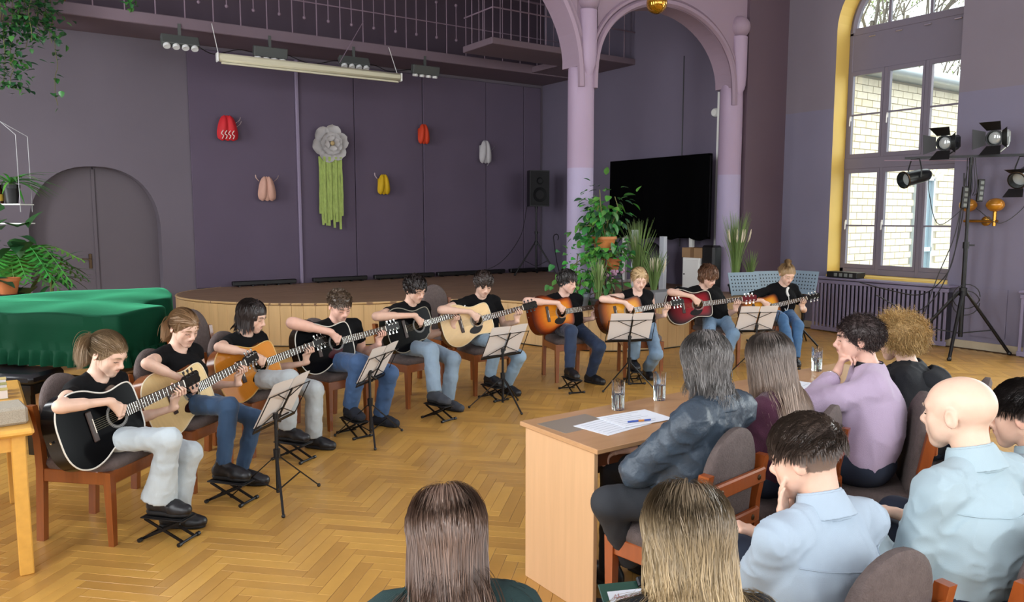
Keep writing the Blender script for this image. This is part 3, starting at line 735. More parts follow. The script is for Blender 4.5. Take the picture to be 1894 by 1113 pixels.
# ================================================================== FURNITURE
M_ch = mat('chair_wood', '86491f', .35, var=.18, scale=6, stretch=(8, 8, 1), coat=.25)
M_chl = mat('chair_wood_red', '93491d', .32, var=.18, scale=6, stretch=(8, 8, 1), coat=.3)
M_up = mat('chair_upholstery', '5f5350', .92, var=.22, scale=45, bump=.5, bscale=170)
def chair_proto(name, wood):
    t = local_thing(name, 'chair', 'chair'); w, dpt = .43, .42; zs = .395
    for sx in (-1, 1):
        m = MB(); m.tube([(sx*(w/2-.02), dpt/2-.02, 0), (sx*(w/2-.02), dpt/2-.02, zs-.01)], [.021, .03], 4); m.R = np.eye(3)
        m = MB(); x = sx*(w/2-.022); y = dpt/2-.022
        q = [(x-.015, y-.015, 0), (x+.015, y-.015, 0), (x+.015, y+.015, 0), (x-.015, y+.015, 0)]+[(x-.022, y-.022, zs), (x+.022, y-.022, zs), (x+.022, y+.022, zs), (x-.022, y+.022, zs)]
        m.add(q, [(3, 2, 1, 0), (4, 5, 6, 7), (0, 1, 5, 4), (1, 2, 6, 5), (2, 3, 7, 6), (3, 0, 4, 7)]); obj('leg', m, wood, t)
        m = MB(); P = [(-.23, 0), (-.205, .395), (-.212, .55), (-.245, .725)]; vs = []
        for yy, z in P: vs += [(x-.017, yy-.022, z), (x+.017, yy-.022, z), (x+.017, yy+.022, z), (x-.017, yy+.022, z)]
        fs = [(3, 2, 1, 0), (12, 13, 14, 15)]
        for k in range(3): fs += [(k*4+i, k*4+(i+1) % 4, k*4+4+(i+1) % 4, k*4+4+i) for i in range(4)]
        m.add(vs, fs); obj('rear_post', m, wood, t)
        m = MB(); m.box((x, 0, zs-.035), (.026, dpt-.03, .07), b=.004); obj('side_rail', m, wood, t)
    m = MB(); m.box((0, dpt/2-.022, zs-.035), (w-.05, .026, .07), b=.004); m.box((0, -dpt/2+.01, zs-.035), (w-.05, .026, .07), b=.004); obj('seat_rail', m, wood, t)
    for z, yy in ((.655, -.258), (.50, -.236)):
        m = MB(); m.box((0, yy, z), (w-.06, .024, .055), b=.006); r_ = obj('back_rail', m, wood, t)
        m = MB()
        for sx in (-1, 1): m.sphere((sx*.13, yy-.013, z), (.011, .006, .011), 8, 6)
        obj('screw_cap', m, M_brass, r_)
    m = MB(); n = 13
    def seat(u, v):
        a = 2*PI*u; cx = abs(math.cos(a))**.35*math.copysign(1, math.cos(a)); cy = abs(math.sin(a))**.35*math.copysign(1, math.sin(a))
        pr = [(0, 0), (.97, 0), (1.0, .018), (.98, .04), (.9, .055), (.6, .062), (0.001, .064)]; k = v*(len(pr)-1); i = min(int(k), len(pr)-2); f = k-i
        r, z = pr[i][0]*(1-f)+pr[i+1][0]*f, pr[i][1]*(1-f)+pr[i+1][1]*f
        return (cx*r*(w/2-.004), cy*r*(dpt/2-.0), zs+z)
    m.grid(seat, 36, 12, closed_u=True); obj('seat', m, M_up, t, True, 60)
    m = MB(); hw = .160
    prof = [(-hw, .43)]+[(-hw, z) for z in np.linspace(.48, .68, 5)]+[(-hw*math.cos(a), .69+.165*math.sin(a)) for a in np.linspace(.12, PI-.12, 15)]+[(hw, z) for z in np.linspace(.68, .48, 5)]+[(hw, .43)]
    c0 = np.array([0, .62]); rings = []
    for (s, off) in ((.0, .0), (.9, .0), (1.0, .012), (1.0, .035), (.9, .05), (.5, .057), (0.0, .058)):
        rings.append([((p[0]-c0[0])*s, -.212-(c0[1]+(p[1]-c0[1])*s-.45)*.12+off-.006*(1-((p[0]*s)/hw)**2), c0[1]+(p[1]-c0[1])*s) for p in prof])
    k = len(prof); vs = [q for r in rings for q in r]; fs = [(i*k+j, (i+1)*k+j, (i+1)*k+(j+1) % k, i*k+(j+1) % k) for i in range(len(rings)-1) for j in range(k)]
    m.add(vs, fs); obj('backrest', m, M_up, t, True, 60)
    return t
CH = chair_proto('upholstered_chair', M_ch); CH2 = chair_proto('upholstered_chair', M_chl); used = {}
def chair(x, y, ang, label, group, proto=CH, zs=1.):
    o = proto if proto.name not in used else copy_tree(proto); used[proto.name] = 1
    o.matrix_parent_inverse = Matrix()
    o.scale = (1, 1, zs); return place(o, (x, y, 0), rad(ang)-PI/2, label, group)

# ---- desks of the listeners
M_lam = mat('beech_laminate', 'cda57c', .38, var=.07, scale=4, stretch=(9, 9, .6), coat=.1)
M_lamt = mat('beech_laminate_top', 'b98f66', .35, var=.07, scale=4, stretch=(.7, 9, 9), coat=.15)
M_lamd = mat('desk_modesty_panel', '6e3d22', .45, var=.1, scale=4)
def desk(x0, x1, y0, y1, label):
    t = thing('desk', ((x0+x1)/2, (y0+y1)/2, 0), label, 'desk', 'desks of the listeners')
    m = MB(); m.box(((x0+x1)/2, (y0+y1)/2, .74), (x1-x0, y1-y0, .022), b=.003); obj('desk_top', m, M_lamt, t)
    for x in (x0+.03, x1-.03): m = MB(); m.box((x, (y0+y1)/2+.01, .364), (.022, y1-y0-.06, .728), b=.002); obj('side_panel', m, M_lam, t)
    m = MB(); m.box(((x0+x1)/2, (y0+y1)/2+.12, .60), (x1-x0-.084, .018, .24)); obj('modesty_panel', m, M_lamd, t)
    m = MB(); m.box(((x0+x1)/2, y0+.14, .672), (x1-x0-.084, .018, .10)); obj('front_rail', m, M_lamd, t)
desk(2.05, 3.34, 2.35, 2.90, 'beech desk with two water glasses, nearest to the camera')
desk(3.345, 4.60, 2.36, 2.91, 'beech desk before the woman in the lilac cardigan')
M_pap = mat('paper', 'e4eaf2', .7); M_ink = mat('printed_lines', '9aa3b2', .8); M_papw = mat('paper_warm', 'd6d0cc', .7)
def sheet(name, c, w, h, rz, z, label, cat='paper', lines=7, m_=None, group=None):
    t = thing(name, (c[0], c[1], z), label, cat, group)
    m = MB(rotz(rz), (c[0], c[1], z)); m.box((0, 0, .0006), (w, h, .0012)); obj('sheet', m, m_ or M_pap, t)
    m = MB(rotz(rz), (c[0], c[1], z+.0014)); rr = random.Random(int(c[0]*997))
    for i in range(lines): L = w*rr.uniform(.45, .8); m.box((-w*.42+L/2, h*.38-i*h*.76/max(lines-1, 1), 0), (L, .0022, .0003))
    obj('print', m, M_ink, t); return t
sheet('paper_sheet', (2.36, 2.60), .30, .21, .12, .7516, 'white score sheet lying under the pen on the near desk'); sheet('paper_sheet', (2.52, 2.62), .30, .21, -.05, .7545, 'white score sheet on the near desk, partly over the other')
m = MB(); m.box((2.24, 2.72, .7512), (.30, .20, .001), rotz(.05)); tag(obj('desk_blotter', m, mat('grey_plastic_sheet', '8d8274', .3)), 'grey transparent sheet under the papers on the near desk', 'folder')
t = thing('ballpoint_pen', (2.48, 2.55, .757), 'blue pen with orange grip on the papers', 'pen'); a = np.array([2.43, 2.575, .761]); b = np.array([2.545, 2.545, .761])
m = MB(); m.tube([a, a+(b-a)*.45], .004, 8); m.tube([a+(b-a)*.7, b], .004, 8); obj('barrel', m, mat('blue_plastic', '2b4fa8', .3), t); m = MB(); m.tube([a+(b-a)*.45, a+(b-a)*.7], .0046, 8); obj('grip', m, mat('orange_plastic', 'd98a3a', .4), t)
sheet('paper_sheet', (3.78, 2.72), .21, .30, .2, .7516, 'white sheet of paper before the woman in lilac'); 
M_gl = mat('drinking_glass', 'ffffff', .03, trans=1., spec=.5); M_wat = mat('water', 'dfeeee', .02, trans=1.)
def glass(p, label, h=.145):
    t = thing('water_glass', (p[0], p[1], .7512), label, 'glass', 'water glasses on the desks')
    m = MB(); m.lathe([(0, 0), (.029, 0), (.031, .004), (.034, h), (.0325, h), (.0295, .012), (0, .012)], 24, (p[0], p[1], .7512)); obj('tumbler', m, M_gl, t, True, 30)
    m = MB(); m.lathe([(0, .0125), (.0292, .0128), (.0312, h*.55), (0, h*.55)], 24, (p[0], p[1], .7512)); obj('water', m, M_wat, t, True, 30)
glass((2.575, 2.80), 'water glass on the near desk, closest to the papers'); glass((2.89, 2.83), 'water glass on the near desk beside the grey-haired listener')
glass((3.66, 2.83), 'water glass partly hidden between the grey and brown heads'); glass((4.25, 2.83), 'water glass on the far desk by the woman in lilac')

# ---- yellow side table at the left edge
M_pine = mat('pine_lacquer', 'd6a24a', .4, var=.1, scale=4, stretch=(6, 1, 6), coat=.2)
t = thing('side_table', (-.35, 4.85, 0), 'yellow pine table with books at the left edge', 'table'); X1, Y0, Y1 = .185, 4.17, 5.50
m = MB(); m.box((X1-.56, (Y0+Y1)/2, .705), (1.12, Y1-Y0, .035), b=.012); obj('table_top', m, M_pine, t)
for lx, ly in ((X1-.065, Y0+.09), (X1-.065, Y1-.1), (X1-1.05, Y0+.09), (X1-1.05, Y1-.1)): m = MB(); m.box((lx, ly, .344), (.06, .06, .688), b=.005); obj('leg', m, M_pine, t)
m = MB(); m.box((X1-.56, Y0+.09, .645), (.93, .022, .08)); m.box((X1-.56, Y1-.1, .645), (.93, .022, .08)); m.box((X1-.065, (Y0+Y1)/2, .645), (.022, Y1-Y0-.25, .08)); obj('apron', m, M_pine, t)
def bookish(name, c, size, rz, z, label, cat, cols):
    t = thing(name, (c[0], c[1], z), label, cat); R = rotz(rz)
    m = MB(R, (c[0], c[1], z+size[2]/2)); m.box((0, 0, 0), (size[0]-.006, size[1]-.006, size[2]-.006)); obj('pages', m, cols[1], t)
    m = MB(R, (c[0], c[1], z+size[2]/2)); m.box((0, 0, size[2]/2-.0015), (size[0], size[1], .003)); m.box((0, 0, -size[2]/2+.0015), (size[0], size[1], .003)); m.box((-size[0]/2+.0015, 0, 0), (.003, size[1], size[2])); obj('cover', m, cols[0], t)
M_bk1 = mat('patterned_cloth', '9c9484', .8, var=.35, scale=230, bump=.2, bscale=80)
m = MB(); m.box((.06, 4.36, .7665), (.20, .20, .085), rotz(.1), b=.012); tag(obj('patterned_box', m, M_bk1), 'small box covered in grey patterned cloth on the yellow table', 'box')
bookish('note_book', (-.02, 4.66), (.30, .21, .02), .05, .7235, 'thin pale blue folder lying on the yellow table', 'folder', (mat('pale_blue_cover', 'b9cfe0', .6), M_pap))
for i, (yy, cc) in enumerate(((4.93, 'a99a5a'), (5.03, '8f8a52'), (5.13, 'b9a56a'))):
    bookish('book', (-.02, yy+.03), (.26, .07, .05+.012*i), .02, .7235, ('olive book, first behind the blue folder on the yellow table', 'dark olive book in the middle of three on the yellow table', 'tan book, furthest of three on the yellow table')[i], 'book', (mat('book_cover_%d' % i, cc, .7, var=.1), M_papw))
# ---- covered grand piano
M_vel = mat('green_velvet', '02301d', .8, var=.12, scale=5, sheen=.55, spec=.1, bump=.1, bscale=60); M_vel.node_tree.nodes['Principled BSDF'].inputs['Sheen Tint'].default_value = (.12, .75, .38, 1); M_vel.node_tree.nodes['Principled BSDF'].inputs['Sheen Roughness'].default_value = .2
M_pia = mat('piano_black', '0b0b0c', .15, coat=.5)
pc = [(.83, 6.15), (1.05, 6.33), (1.21, 6.55), (1.2, 6.78), (1.13, 6.93), (1.2, 7.08), (1.36, 7.2), (1.47, 7.6), (1.52, 8.0), (1.47, 8.28), (1.2, 8.43), (.75, 8.46), (.2, 8.35), (-.4, 8.05), (-.75, 7.85), (-.58, 7.62), (.1, 6.9), (.5, 6.48)]
pcl = crom(pc+[pc[0]], 26)[:-1]; t = thing('grand_piano', (.5, 7.4, 0), 'grand piano under a ruffled dark green velvet cover', 'piano')
cen = pcl.mean(0); m = MB(); k = len(pcl); L = np.concatenate([[0], np.cumsum(np.linalg.norm(np.diff(np.vstack([pcl, pcl[:1]]), axis=0), axis=1))])[:-1]
nrm2 = np.roll(pcl, -1, 0)-np.roll(pcl, 1, 0); nrm2 = np.stack([nrm2[:, 1], -nrm2[:, 0]], 1); nrm2 /= np.linalg.norm(nrm2, axis=1)[:, None]
if ((pcl[0]-cen)@nrm2[0]) < 0: nrm2 = -nrm2
vs = []; rings = 0
for s in (.25, .5, .75, .92, .985):
    for i, p in enumerate(pcl): q = cen+(p-cen)*s; vs.append((q[0], q[1], 1.0+.012*math.sin(q[0]*7)*math.cos(q[1]*5)+(.0 if s < .98 else -.004)))
    rings += 1
for (dz, off, amp, fr) in ((-.02, .008, .002, 9), (-.10, .014, .006, 9), (-.2, .02, .009, 9), (-.27, .022, .010, 9), (-.275, .03, .004, 60), (-.30, .036, .016, 60), (-.34, .042, .024, 60), (-.385, .046, .028, 60)):
    for i, p in enumerate(pcl):
        q = p+nrm2[i]*(off+amp*math.sin(L[i]*fr+math.sin(L[i]*5)*2)); vs.append((q[0], q[1], 1.0+dz))
    rings += 1
vs.append((cen[0], cen[1], 1.0)); fs = [(r*k+i, (r+1)*k+i, (r+1)*k+(i+1) % k, r*k+(i+1) % k) for r in range(rings-1) for i in range(k)]+[(len(vs)-1, i, (i+1) % k) for i in range(k)]
m.add(vs, fs); obj('velvet_cover', m, M_vel, t, True, 70)
m = MB(); m.prism([tuple(cen+(p-cen)*.96) for p in pcl], .66, .97); obj('case', m, M_pia, t)
for q in ((.75, 6.5), (-.35, 7.75), (1.15, 8.05)):
    m = MB(); m.lathe([(.03, .0), (.035, .06), (.045, .08), (.05, .3), (.07, .5), (.08, .66)], 12, (*q, 0)); obj('leg', m, M_pia, t, True)
m = MB(); m.box((.2, 7.1, .3), (.25, .03, .68), rotz(-.85)); obj('pedal_lyre', m, M_pia, t)
# bench and crates beneath
t = thing('piano_bench', tuple(px(22, 690, d=5.72)*np.array([1, 1, 0])), 'black padded piano bench before the piano', 'bench'); bc = px(22, 690, d=5.72); bx, by = float(bc[0]), float(bc[1])
R = rotz(rad(-45)); m = MB(R, (bx, by, .545)); m.box((0, 0, 0), (.62, .34, .08), b=.025); obj('cushion', m, mat('black_leather', '15171c', .3, bump=.1), t, True)
m = MB(R, (bx, by, .47)); m.box((0, 0, 0), (.58, .31, .07)); obj('frame', m, M_pia, t)
for sx in (-1, 1):
    for sy in (-1, 1): m = MB(R, (bx, by, 0)); m.box((sx*.26, sy*.13, .2175), (.045, .045, .435)); obj('leg', m, M_pia, t)
M_ply = mat('plywood', 'b98d5a', .6, var=.1, scale=5)
for i, (qx, qy, lab) in enumerate(((.45, 7.0, 'plywood crate under the piano, nearest the bench'), (.95, 7.1, 'plywood crate under the right end of the piano'), (.15, 7.6, 'plywood crate at the back under the piano'))):
    t = thing('plywood_crate', (qx, qy, 0), lab, 'crate', 'crates under the piano'); R = rotz(.6)
    for dx in (-.14, .14): m = MB(R, (qx, qy, 0)); m.box((dx, 0, .22), (.018, .3, .44)); obj('side_panel', m, M_ply, t)
    m = MB(R, (qx, qy, 0)); m.box((0, 0, .012), (.28, .3, .018)); m.box((0, 0, .43), (.28, .3, .018)); obj('shelf', m, M_ply, t); m = MB(R, (qx, qy, 0)); m.box((0, .14, .22), (.26, .012, .40)); obj('back_panel', m, M_ply, t)

# ---- music stands
M_wire = mat('black_wire', '121214', .4, .3)
def music_stand(base, deskc, w, nface, tilt, label, pages=True, hub=.27, legr=.30, rot=0.):
    """base: floor point; deskc: centre of the desk; w: unit width direction (plan); nface: side that faces the player"""
    b = np.asarray(base, float); dc = np.asarray(deskc, float); t = thing('music_stand', (b[0], b[1], 0), label, 'music stand', 'folding music stands')
    n0 = np.array([nface[0], nface[1], 0.]); w = np.array([w[0], w[1], 0.]); u = nrm(np.array([0, 0, 1.])*math.cos(tilt)-n0*math.sin(tilt)); n = np.cross(w, u); n = n if n@n0 > 0 else -n
    m = MB(); m.tube([b+[0, 0, .05], b+[0, 0, .52]], .011, 8); obj('lower_tube', m, M_wire, t, True)
    m = MB(); m.tube([b+[0, 0, .5], dc-n*.03-u*.10], .008, 8); obj('upper_tube', m, M_wire, t, True)
    m = MB(); m.lathe([(0, -.03), (.02, -.028), (.022, .028), (0, .03)], 10, b+[0, 0, hub+.02]); m.lathe([(0, -.02), (.017, -.018), (.017, .018), (0, .02)], 10, b+[0, 0, .52]); m.bar(b+[.0, 0, .52], b+[.035, .01, .52], .012); obj('clamp', m, M_wire, t, True)
    for k in range(3):
        a = rot+k*2*PI/3; e = np.array([math.cos(a), math.sin(a), 0]); f = b+e*legr+[0, 0, .012]; h0 = b+e*.015+[0, 0, hub]
        m = MB(); m.bar(h0, f, .014, .006); g = obj('leg', m, M_wire, t); mm = MB(); mm.sphere(f+[0, 0, 0], (.012, .012, .012), 8, 6); obj('rubber_foot', mm, M_dark, g)
        m = MB(); m.bar(h0+(f-h0)*.52, b+[0, 0, .065]+e*.008, .010, .004); obj('brace', m, M_wire, t)
    W2, H2 = .245, .125; P = lambda x, y, o=0.: dc+w*x+u*y-n*(.004+o)
    m = MB()
    for l in ([P(-W2, -H2), P(W2, -H2)], [P(-W2, H2*.9), P(W2, H2*.9)], [P(-W2, -H2), P(-W2*.98, H2*.9)], [P(W2, -H2), P(W2*.98, H2*.9)], [P(0, -.02), P(-W2, -H2)], [P(0, -.02), P(W2, -H2)], [P(0, .04), P(-W2*.62, H2*.9)], [P(0, .04), P(W2*.62, H2*.9)]): m.tube(l, .0035, 5)
    m.bar(P(0, -H2-.01, .006), P(0, H2, .006), .014, .008, up=n)
    m.bar(P(-W2, -H2)+n*.0, P(W2, -H2), .02, .006, up=n); m.bar(P(-.2, -H2)+n*.025, P(.2, -H2)+n*.025, .006, .015, up=n); obj('desk_frame', m, M_wire, t)
    if pages:
        sh = thing('sheet_music', tuple(dc), 'open music pages on the '+label.replace('music stand', 'stand').split(',')[0], 'sheet music', 'pages on the music stands')
        for sx in (-1, 1):
            m = MB()
            def pg(a, c, sx=sx): x = sx*(.004+a*.215); return dc+w*x+u*(-H2+.008+c*.30)+n*(.006+.012*math.sin(a*PI*.7))
            m.grid(pg, 6, 2); m.grid(lambda a, c: pg(a, c)+n*.0015, 6, 2); o = obj('page', m, M_papw, sh, True)
            m = MB()
            for r in range(7):
                for l in range(5):
                    y = .035+r*.038+l*.0042; m.add([dc+w*sx*.02+u*(-H2+y)+n*.0165, dc+w*sx*.2+u*(-H2+y)+n*.022, dc+w*sx*.2+u*(-H2+y+.0008)+n*.022, dc+w*sx*.02+u*(-H2+y+.0008)+n*.0165], [(0, 1, 2, 3)])
            obj('staves', m, M_ink, o)
def wn_(r, f): v = r*RV+f*FV; return nrm(v)
sb = lambda x, y: px(x, y, z=0)
def ms(base, dpx, dd, wr, wf, tilt, label, **k):
    w = wn_(wr, wf); n = wn_(-wf, wr); b = sb(*base); dep = depth(b)+dd; music_stand(b, px(*dpx, d=dep), w, n, rad(tilt), label, **k)
ms((515, 925), (523, 748), .0, .22, .975, 28, 'music stand nearest the camera, before the first two guitarists', rot=.3)
ms((686, 812), (699, 677), .0, .3, .95, 28, 'music stand before the boy in blue jeans with the black guitar', rot=.2)
ms((930, 754), (935, 636), .0, .72, .69, 26, 'music stand before the boy with the pale guitar, middle of the row', rot=.5)
ms((1163, 720), (1166, 610), .0, .98, .2, 24, 'music stand before the fair-haired girl with bare shoulders', rot=.9)
ms((1397, 690), (1400, 594), .0, .98, .2, 24, 'music stand furthest from the camera, above the long brown hair', rot=.6)
# orchestral stands with punched metal desks
M_perf = mat('blue_grey_steel', '8397a6', .45, .3); M_hole = mat('punched_hole', '23282e', .8)
def perf_stand(c, wr, wf, label, tiltroll=0.):
    d0 = px(*c[:2], d=c[2]); w = wn_(wr, wf); n = wn_(wf, -wr); u = nrm(ZV*math.cos(.35)+FV*math.sin(.35)*1.0); w = nrm(w+ZV*tiltroll); u = nrm(u-w*(u@w)); n = np.cross(w, u)
    t = thing('orchestra_stand', (d0[0], d0[1], 0), label, 'music stand', 'punched metal stands behind the players'); Rm = np.stack([w, u, n], 1)
    m = MB(Rm, d0); m.box((0, 0, 0), (.44, .31, .004)); m.box((0, -.155, .03), (.44, .004, .06)); m.box((0, .153, -.008), (.44, .004, .016)); plate = obj('desk_plate', m, M_perf, t)
    m = MB(Rm, d0)
    for i in range(9):
        for j in range(5):
            x, y = -.18+i*.045, -.08+j*.046; a = np.arange(8)*PI/4
            for zz, f in ((.0028, 1), (-.0028, -1)): vs = [(x+.010*math.cos(q), y+.010*math.sin(q), zz) for q in a]; m.add(vs, [tuple(range(8))[::f]])
    o = obj('holes', m, M_hole, plate); o['kind'] = 'stuff'
    z0 = d0[2]; b = np.array([d0[0]+n[0]*-.05, d0[1]+n[1]*-.05, 0]); m = MB(); m.tube([b+[0, 0, .05], d0-n*.03], .012, 8); obj('post', m, M_wire, t, True)
    for k in range(3): a = k*2*PI/3+.4; m = MB(); m.bar(b+[0, 0, .2], b+[.26*math.cos(a), .26*math.sin(a), .012], .014, .02); obj('leg', m, M_wire, t)
perf_stand((1377, 525, 10.0), .95, .3, 'punched blue-grey music stand, leftmost of three behind the last players'); perf_stand((1424, 522, 10.3), .95, .3, 'punched blue-grey music stand half hidden behind the last girl'); perf_stand((1484, 522, 10.3), .55, -.8, 'punched blue-grey music stand, rightmost of three, turned aside')

# ---- footstools
def stool_proto():
    t = local_thing('folding_footstool', 'stool', 'footstool'); m = MB(); m.box((0, 0, .125), (.115, .26, .008), b=.003); m.box((0, 0, .131), (.10, .24, .005), b=.002); obj('foot_plate', m, M_dark, t)
    for sx in (-1, 1):
        m = MB(); m.bar((sx*.045, -.11, .118), (sx*.045, .12, .012), .007, .014); m.bar((sx*.055, .11, .118), (sx*.055, -.12, .012), .007, .014); obj('cross_leg', m, M_metal, t)
    m = MB(); m.tube([(-.075, .12, .012), (.075, .12, .012)], .007, 6); m.tube([(-.075, -.12, .012), (.075, -.12, .012)], .007, 6); m.tube([(-.06, 0, .065), (.06, 0, .065)], .005, 6); obj('cross_bar', m, M_metal, t)
    m = MB()
    for sx in (-1, 1):
        for sy in (-1, 1): m.tube([(sx*.065, sy*.12, .012), (sx*.085, sy*.12, .012)], .0115, 8)
    obj('rubber_tip', m, M_dark, t); return t
ST = stool_proto(); st_used = []
def footstool(x, y, ang, label):
    o = ST if not st_used else copy_tree(ST); st_used.append(1); return place(o, (x, y, 0), rad(ang)-PI/2, label, 'footstools of the guitarists')

# ---- speaker on tripod
def tripod(t, b, hub, spread, top, r=.016, m_=None, rot=0., collar=True):
    m_ = m_ or M_wire; b = np.asarray(b, float)
    m = MB(); m.tube([b+[0, 0, .12], b+[0, 0, top*.62]], r*1.3, 10); m.tube([b+[0, 0, top*.6], b+[0, 0, top]], r, 10); obj('pole', m, m_, t, True)
    m = MB(); m.lathe([(0, -.04), (r*2.2, -.035), (r*2.2, .035), (0, .04)], 10, b+[0, 0, hub]); m.lathe([(0, -.03), (r*2, -.025), (r*2, .025), (0, .03)], 10, b+[0, 0, top*.62]); m.bar(b+[0, 0, top*.62], b+[.06, -.03, top*.62], .015); obj('collar', m, m_, t, True)
    for k in range(3):
        a = rot+k*2*PI/3; e = np.array([math.cos(a), math.sin(a), 0]); h0 = b+e*.03+[0, 0, hub]; f = b+e*spread+[0, 0, .02]
        m = MB(); m.tube([h0, f], r*.95, 8); g = obj('leg', m, m_, t, True); mm = MB(); mm.sphere(f, r*1.5, 8, 6); obj('rubber_foot', mm, M_dark, g)
        m = MB(); m.bar(h0+(f-h0)*.55, b+e*.02+[0, 0, .17], r*1.1, r*.5); obj('brace', m, m_, t)
spx = px(992, 503, z=SH); spb = np.array([float(px(992, 400, Y=12.15)[0]), 12.15, SH])
t = thing('speaker_stand', tuple(spb), 'black tripod stand under the loudspeaker on the stage', 'speaker stand'); tripod(t, spb, .62, .46, 1.32, rot=.9)
t = thing('loudspeaker', (spb[0], spb[1], SH+1.32), 'black loudspeaker on a tripod in the stage corner', 'loudspeaker'); R = rotz(math.atan2(-FV[1], -FV[0])+PI/2+.35)
m = MB(R, spb+[0, 0, 1.66]); m.add([(-.2, -.17, -.34), (.2, -.17, -.34), (.13, .17, -.34), (-.13, .17, -.34), (-.2, -.17, .34), (.2, -.17, .34), (.13, .17, .34), (-.13, .17, .34)], [(0, 3, 2, 1), (4, 5, 6, 7), (0, 1, 5, 4), (1, 2, 6, 5), (2, 3, 7, 6), (3, 0, 4, 7)]); obj('cabinet', m, M_dark, t)
m = MB(R, spb+[0, 0, 1.66]); m.box((0, -.176, 0), (.37, .012, .64), b=.004); obj('grille', m, mat('speaker_grille', '08080a', .7, bump=.3, bscale=300), t)
for z, r in ((.14, .07), (-.12, .14)): m = MB(R@rotx(PI/2), spb+[0, 0, 1.66]+R@np.array([0, -.183, z])); m.lathe([(r, 0), (r*.96, .006), (r*.8, .0), (0, -.004)], 20); obj('driver_ring', m, mat('speaker_cone', '0c0c0e', .6, spec=.2), t, True)
m = MB(); m.lathe([(0, 0), (.03, 0), (.03, .06), (0, .06)], 10, spb+[0, 0, 1.28]); obj('mount_cup', m, M_dark, t)
cb = [spb+R@np.array([-.15, .1, 1.34]), spb+[-.45, -.1, .75], spb+[-.95, -.1, .25], spb+[-1.5, 0.2, .03]]; m = MB(); m.tube(crom(cb, 8), .006, 5); tag(obj('speaker_cable', m, M_dark), 'thin black cable running down left from the loudspeaker', 'cable')
hk = px(1040, 500, z=SH+.02); hk = np.array([float(px(1038, 450, Y=11.2)[0]), 11.2, SH]); m = MB(); m.tube([hk, hk+[-.1, 0, .3], hk+[-.18, 0, .75]]+[hk+[-.12+.06*math.cos(a), 0, .75+.06*math.sin(a)] for a in np.linspace(PI, -.9, 9)], .008, 6); tag(obj('iron_hook_stick', m, M_metal, None, True), 'thin curled iron rod standing beside the loudspeaker tripod', 'rod')

# ---- covered board, posts and boxes at the stage side
def at(x, y, X): return px(x, y, X=X)
bx0 = 9.22; c1 = at(1127, 297, bx0); c2 = at(1310, 285, bx0); c3 = at(1311, 442, bx0); c4 = at(1130, 437, bx0); y0, y1 = float(c2[1]), float(c1[1]); zt = float(c1[2]+c2[2])/2; zb = float(c3[2]+c4[2])/2
t = thing('covered_board', (bx0, (y0+y1)/2, zb), 'large board draped in black cloth at the side of the stage', 'board')
m = MB(); m.box((bx0+.085, (y0+y1)/2, (zt+zb)/2), (.03, y1-y0-.04, zt-zb-.06)); obj('panel', m, M_dark, t)
m = MB(); M_cloth = mat('black_cloth', '020203', .95, spec=.05)
def drape(u, v): y = y0+(y1-y0)*u; return (bx0+.015-.018*math.sin(u*46+2*math.sin(u*9))*v-.006*math.sin(u*17), y, zt-(zt-zb+.03*math.sin(u*23))*v)
m.grid(drape, 90, 10); m.grid(lambda u, v: (bx0+.1-.0*v, y1-(y1-y0)*u, zt-(zt-zb)*v), 8, 4); m.add([(bx0+.015, y0, zt), (bx0+.1, y0, zt), (bx0+.1, y1, zt), (bx0+.015, y1, zt)], [(0, 1, 2, 3)]); obj('cloth', m, M_cloth, t, True)
for yy in (y0+.35, y1-.35):
    m = MB(); m.box((bx0+.07, yy, (SH+zb)/2+.2), (.05, .07, zb-SH+.4)); m.box((bx0+.0, yy, SH+.02), (.45, .06, .04)); obj('stand_leg', m, M_white, t)
for i, (a, b_, yb) in enumerate(((1175, 425, 530), (1227, 437, 520))):
    p = at(a, b_, 8.75); m = MB(); m.box((8.75, p[1], (SH+p[2])/2), (.07, .10, p[2]-SH), b=.004); o = obj('column', m, mat('white_lacquer', 'cfd6df', .35)); o.name = 'column_speaker'
    tag(o, 'slim white column speaker, %s one below the black board' % ('left' if i == 0 else 'right'), 'column speaker', 'white column speakers')
p = at(1205, 490, 9.0); t = thing('desktop_monitor', (9.0, p[1], SH), 'black object with rounded top between the white column speakers', 'stage monitor')
m = MB(); m.sphere((9.0, p[1], SH+.42), (.14, .24, .30), 18, 12); obj('shell', m, M_dark, t, True); m = MB(); m.box((9.0, p[1], SH+.08), (.26, .4, .16), b=.03); obj('base', m, M_dark, t)
p = at(1292, 495, 9.15); t = thing('white_cabinet', (9.15, p[1], SH), 'small white cabinet under the cardboard box on the stage', 'cabinet'); zt_ = float(at(1292, 476, 9.15)[2])
m = MB(); m.box((9.15, p[1], (SH+zt_)/2+.015), (.34, .34, zt_-SH-.03), b=.004); obj('body', m, M_white, t); m = MB(); m.box((8.975, p[1], (SH+zt_)/2), (.015, .31, zt_-SH-.06), b=.003); dd = obj('door', m, M_white, t); m = MB(); m.sphere((8.96, p[1]+.12, (SH+zt_)/2), .012, 8, 6); obj('knob', m, M_metal, dd)
M_card = mat('cardboard', '9a7a58', .8, var=.1, scale=5); t = thing('cardboard_box', (9.15, p[1], zt_), 'brown cardboard box on the small white cabinet', 'box')
m = MB(); m.box((9.15, p[1], zt_+.075), (.3, .42, .15), b=.003); obj('carton', m, M_card, t); m = MB(); m.box((8.997, p[1], zt_+.075), (.004, .07, .15)); m.box((9.15, p[1], zt_+.152), (.3, .05, .004)); obj('tape', m, mat('packing_tape', '7a5c3e', .4), t)
p = at(1316, 478, 9.1); m = MB(); m.box((9.1, p[1], SH+.35), (.2, .25, .7), b=.03); tag(obj('black_case', m, M_dark), 'black equipment case beside the small white cabinet', 'case')
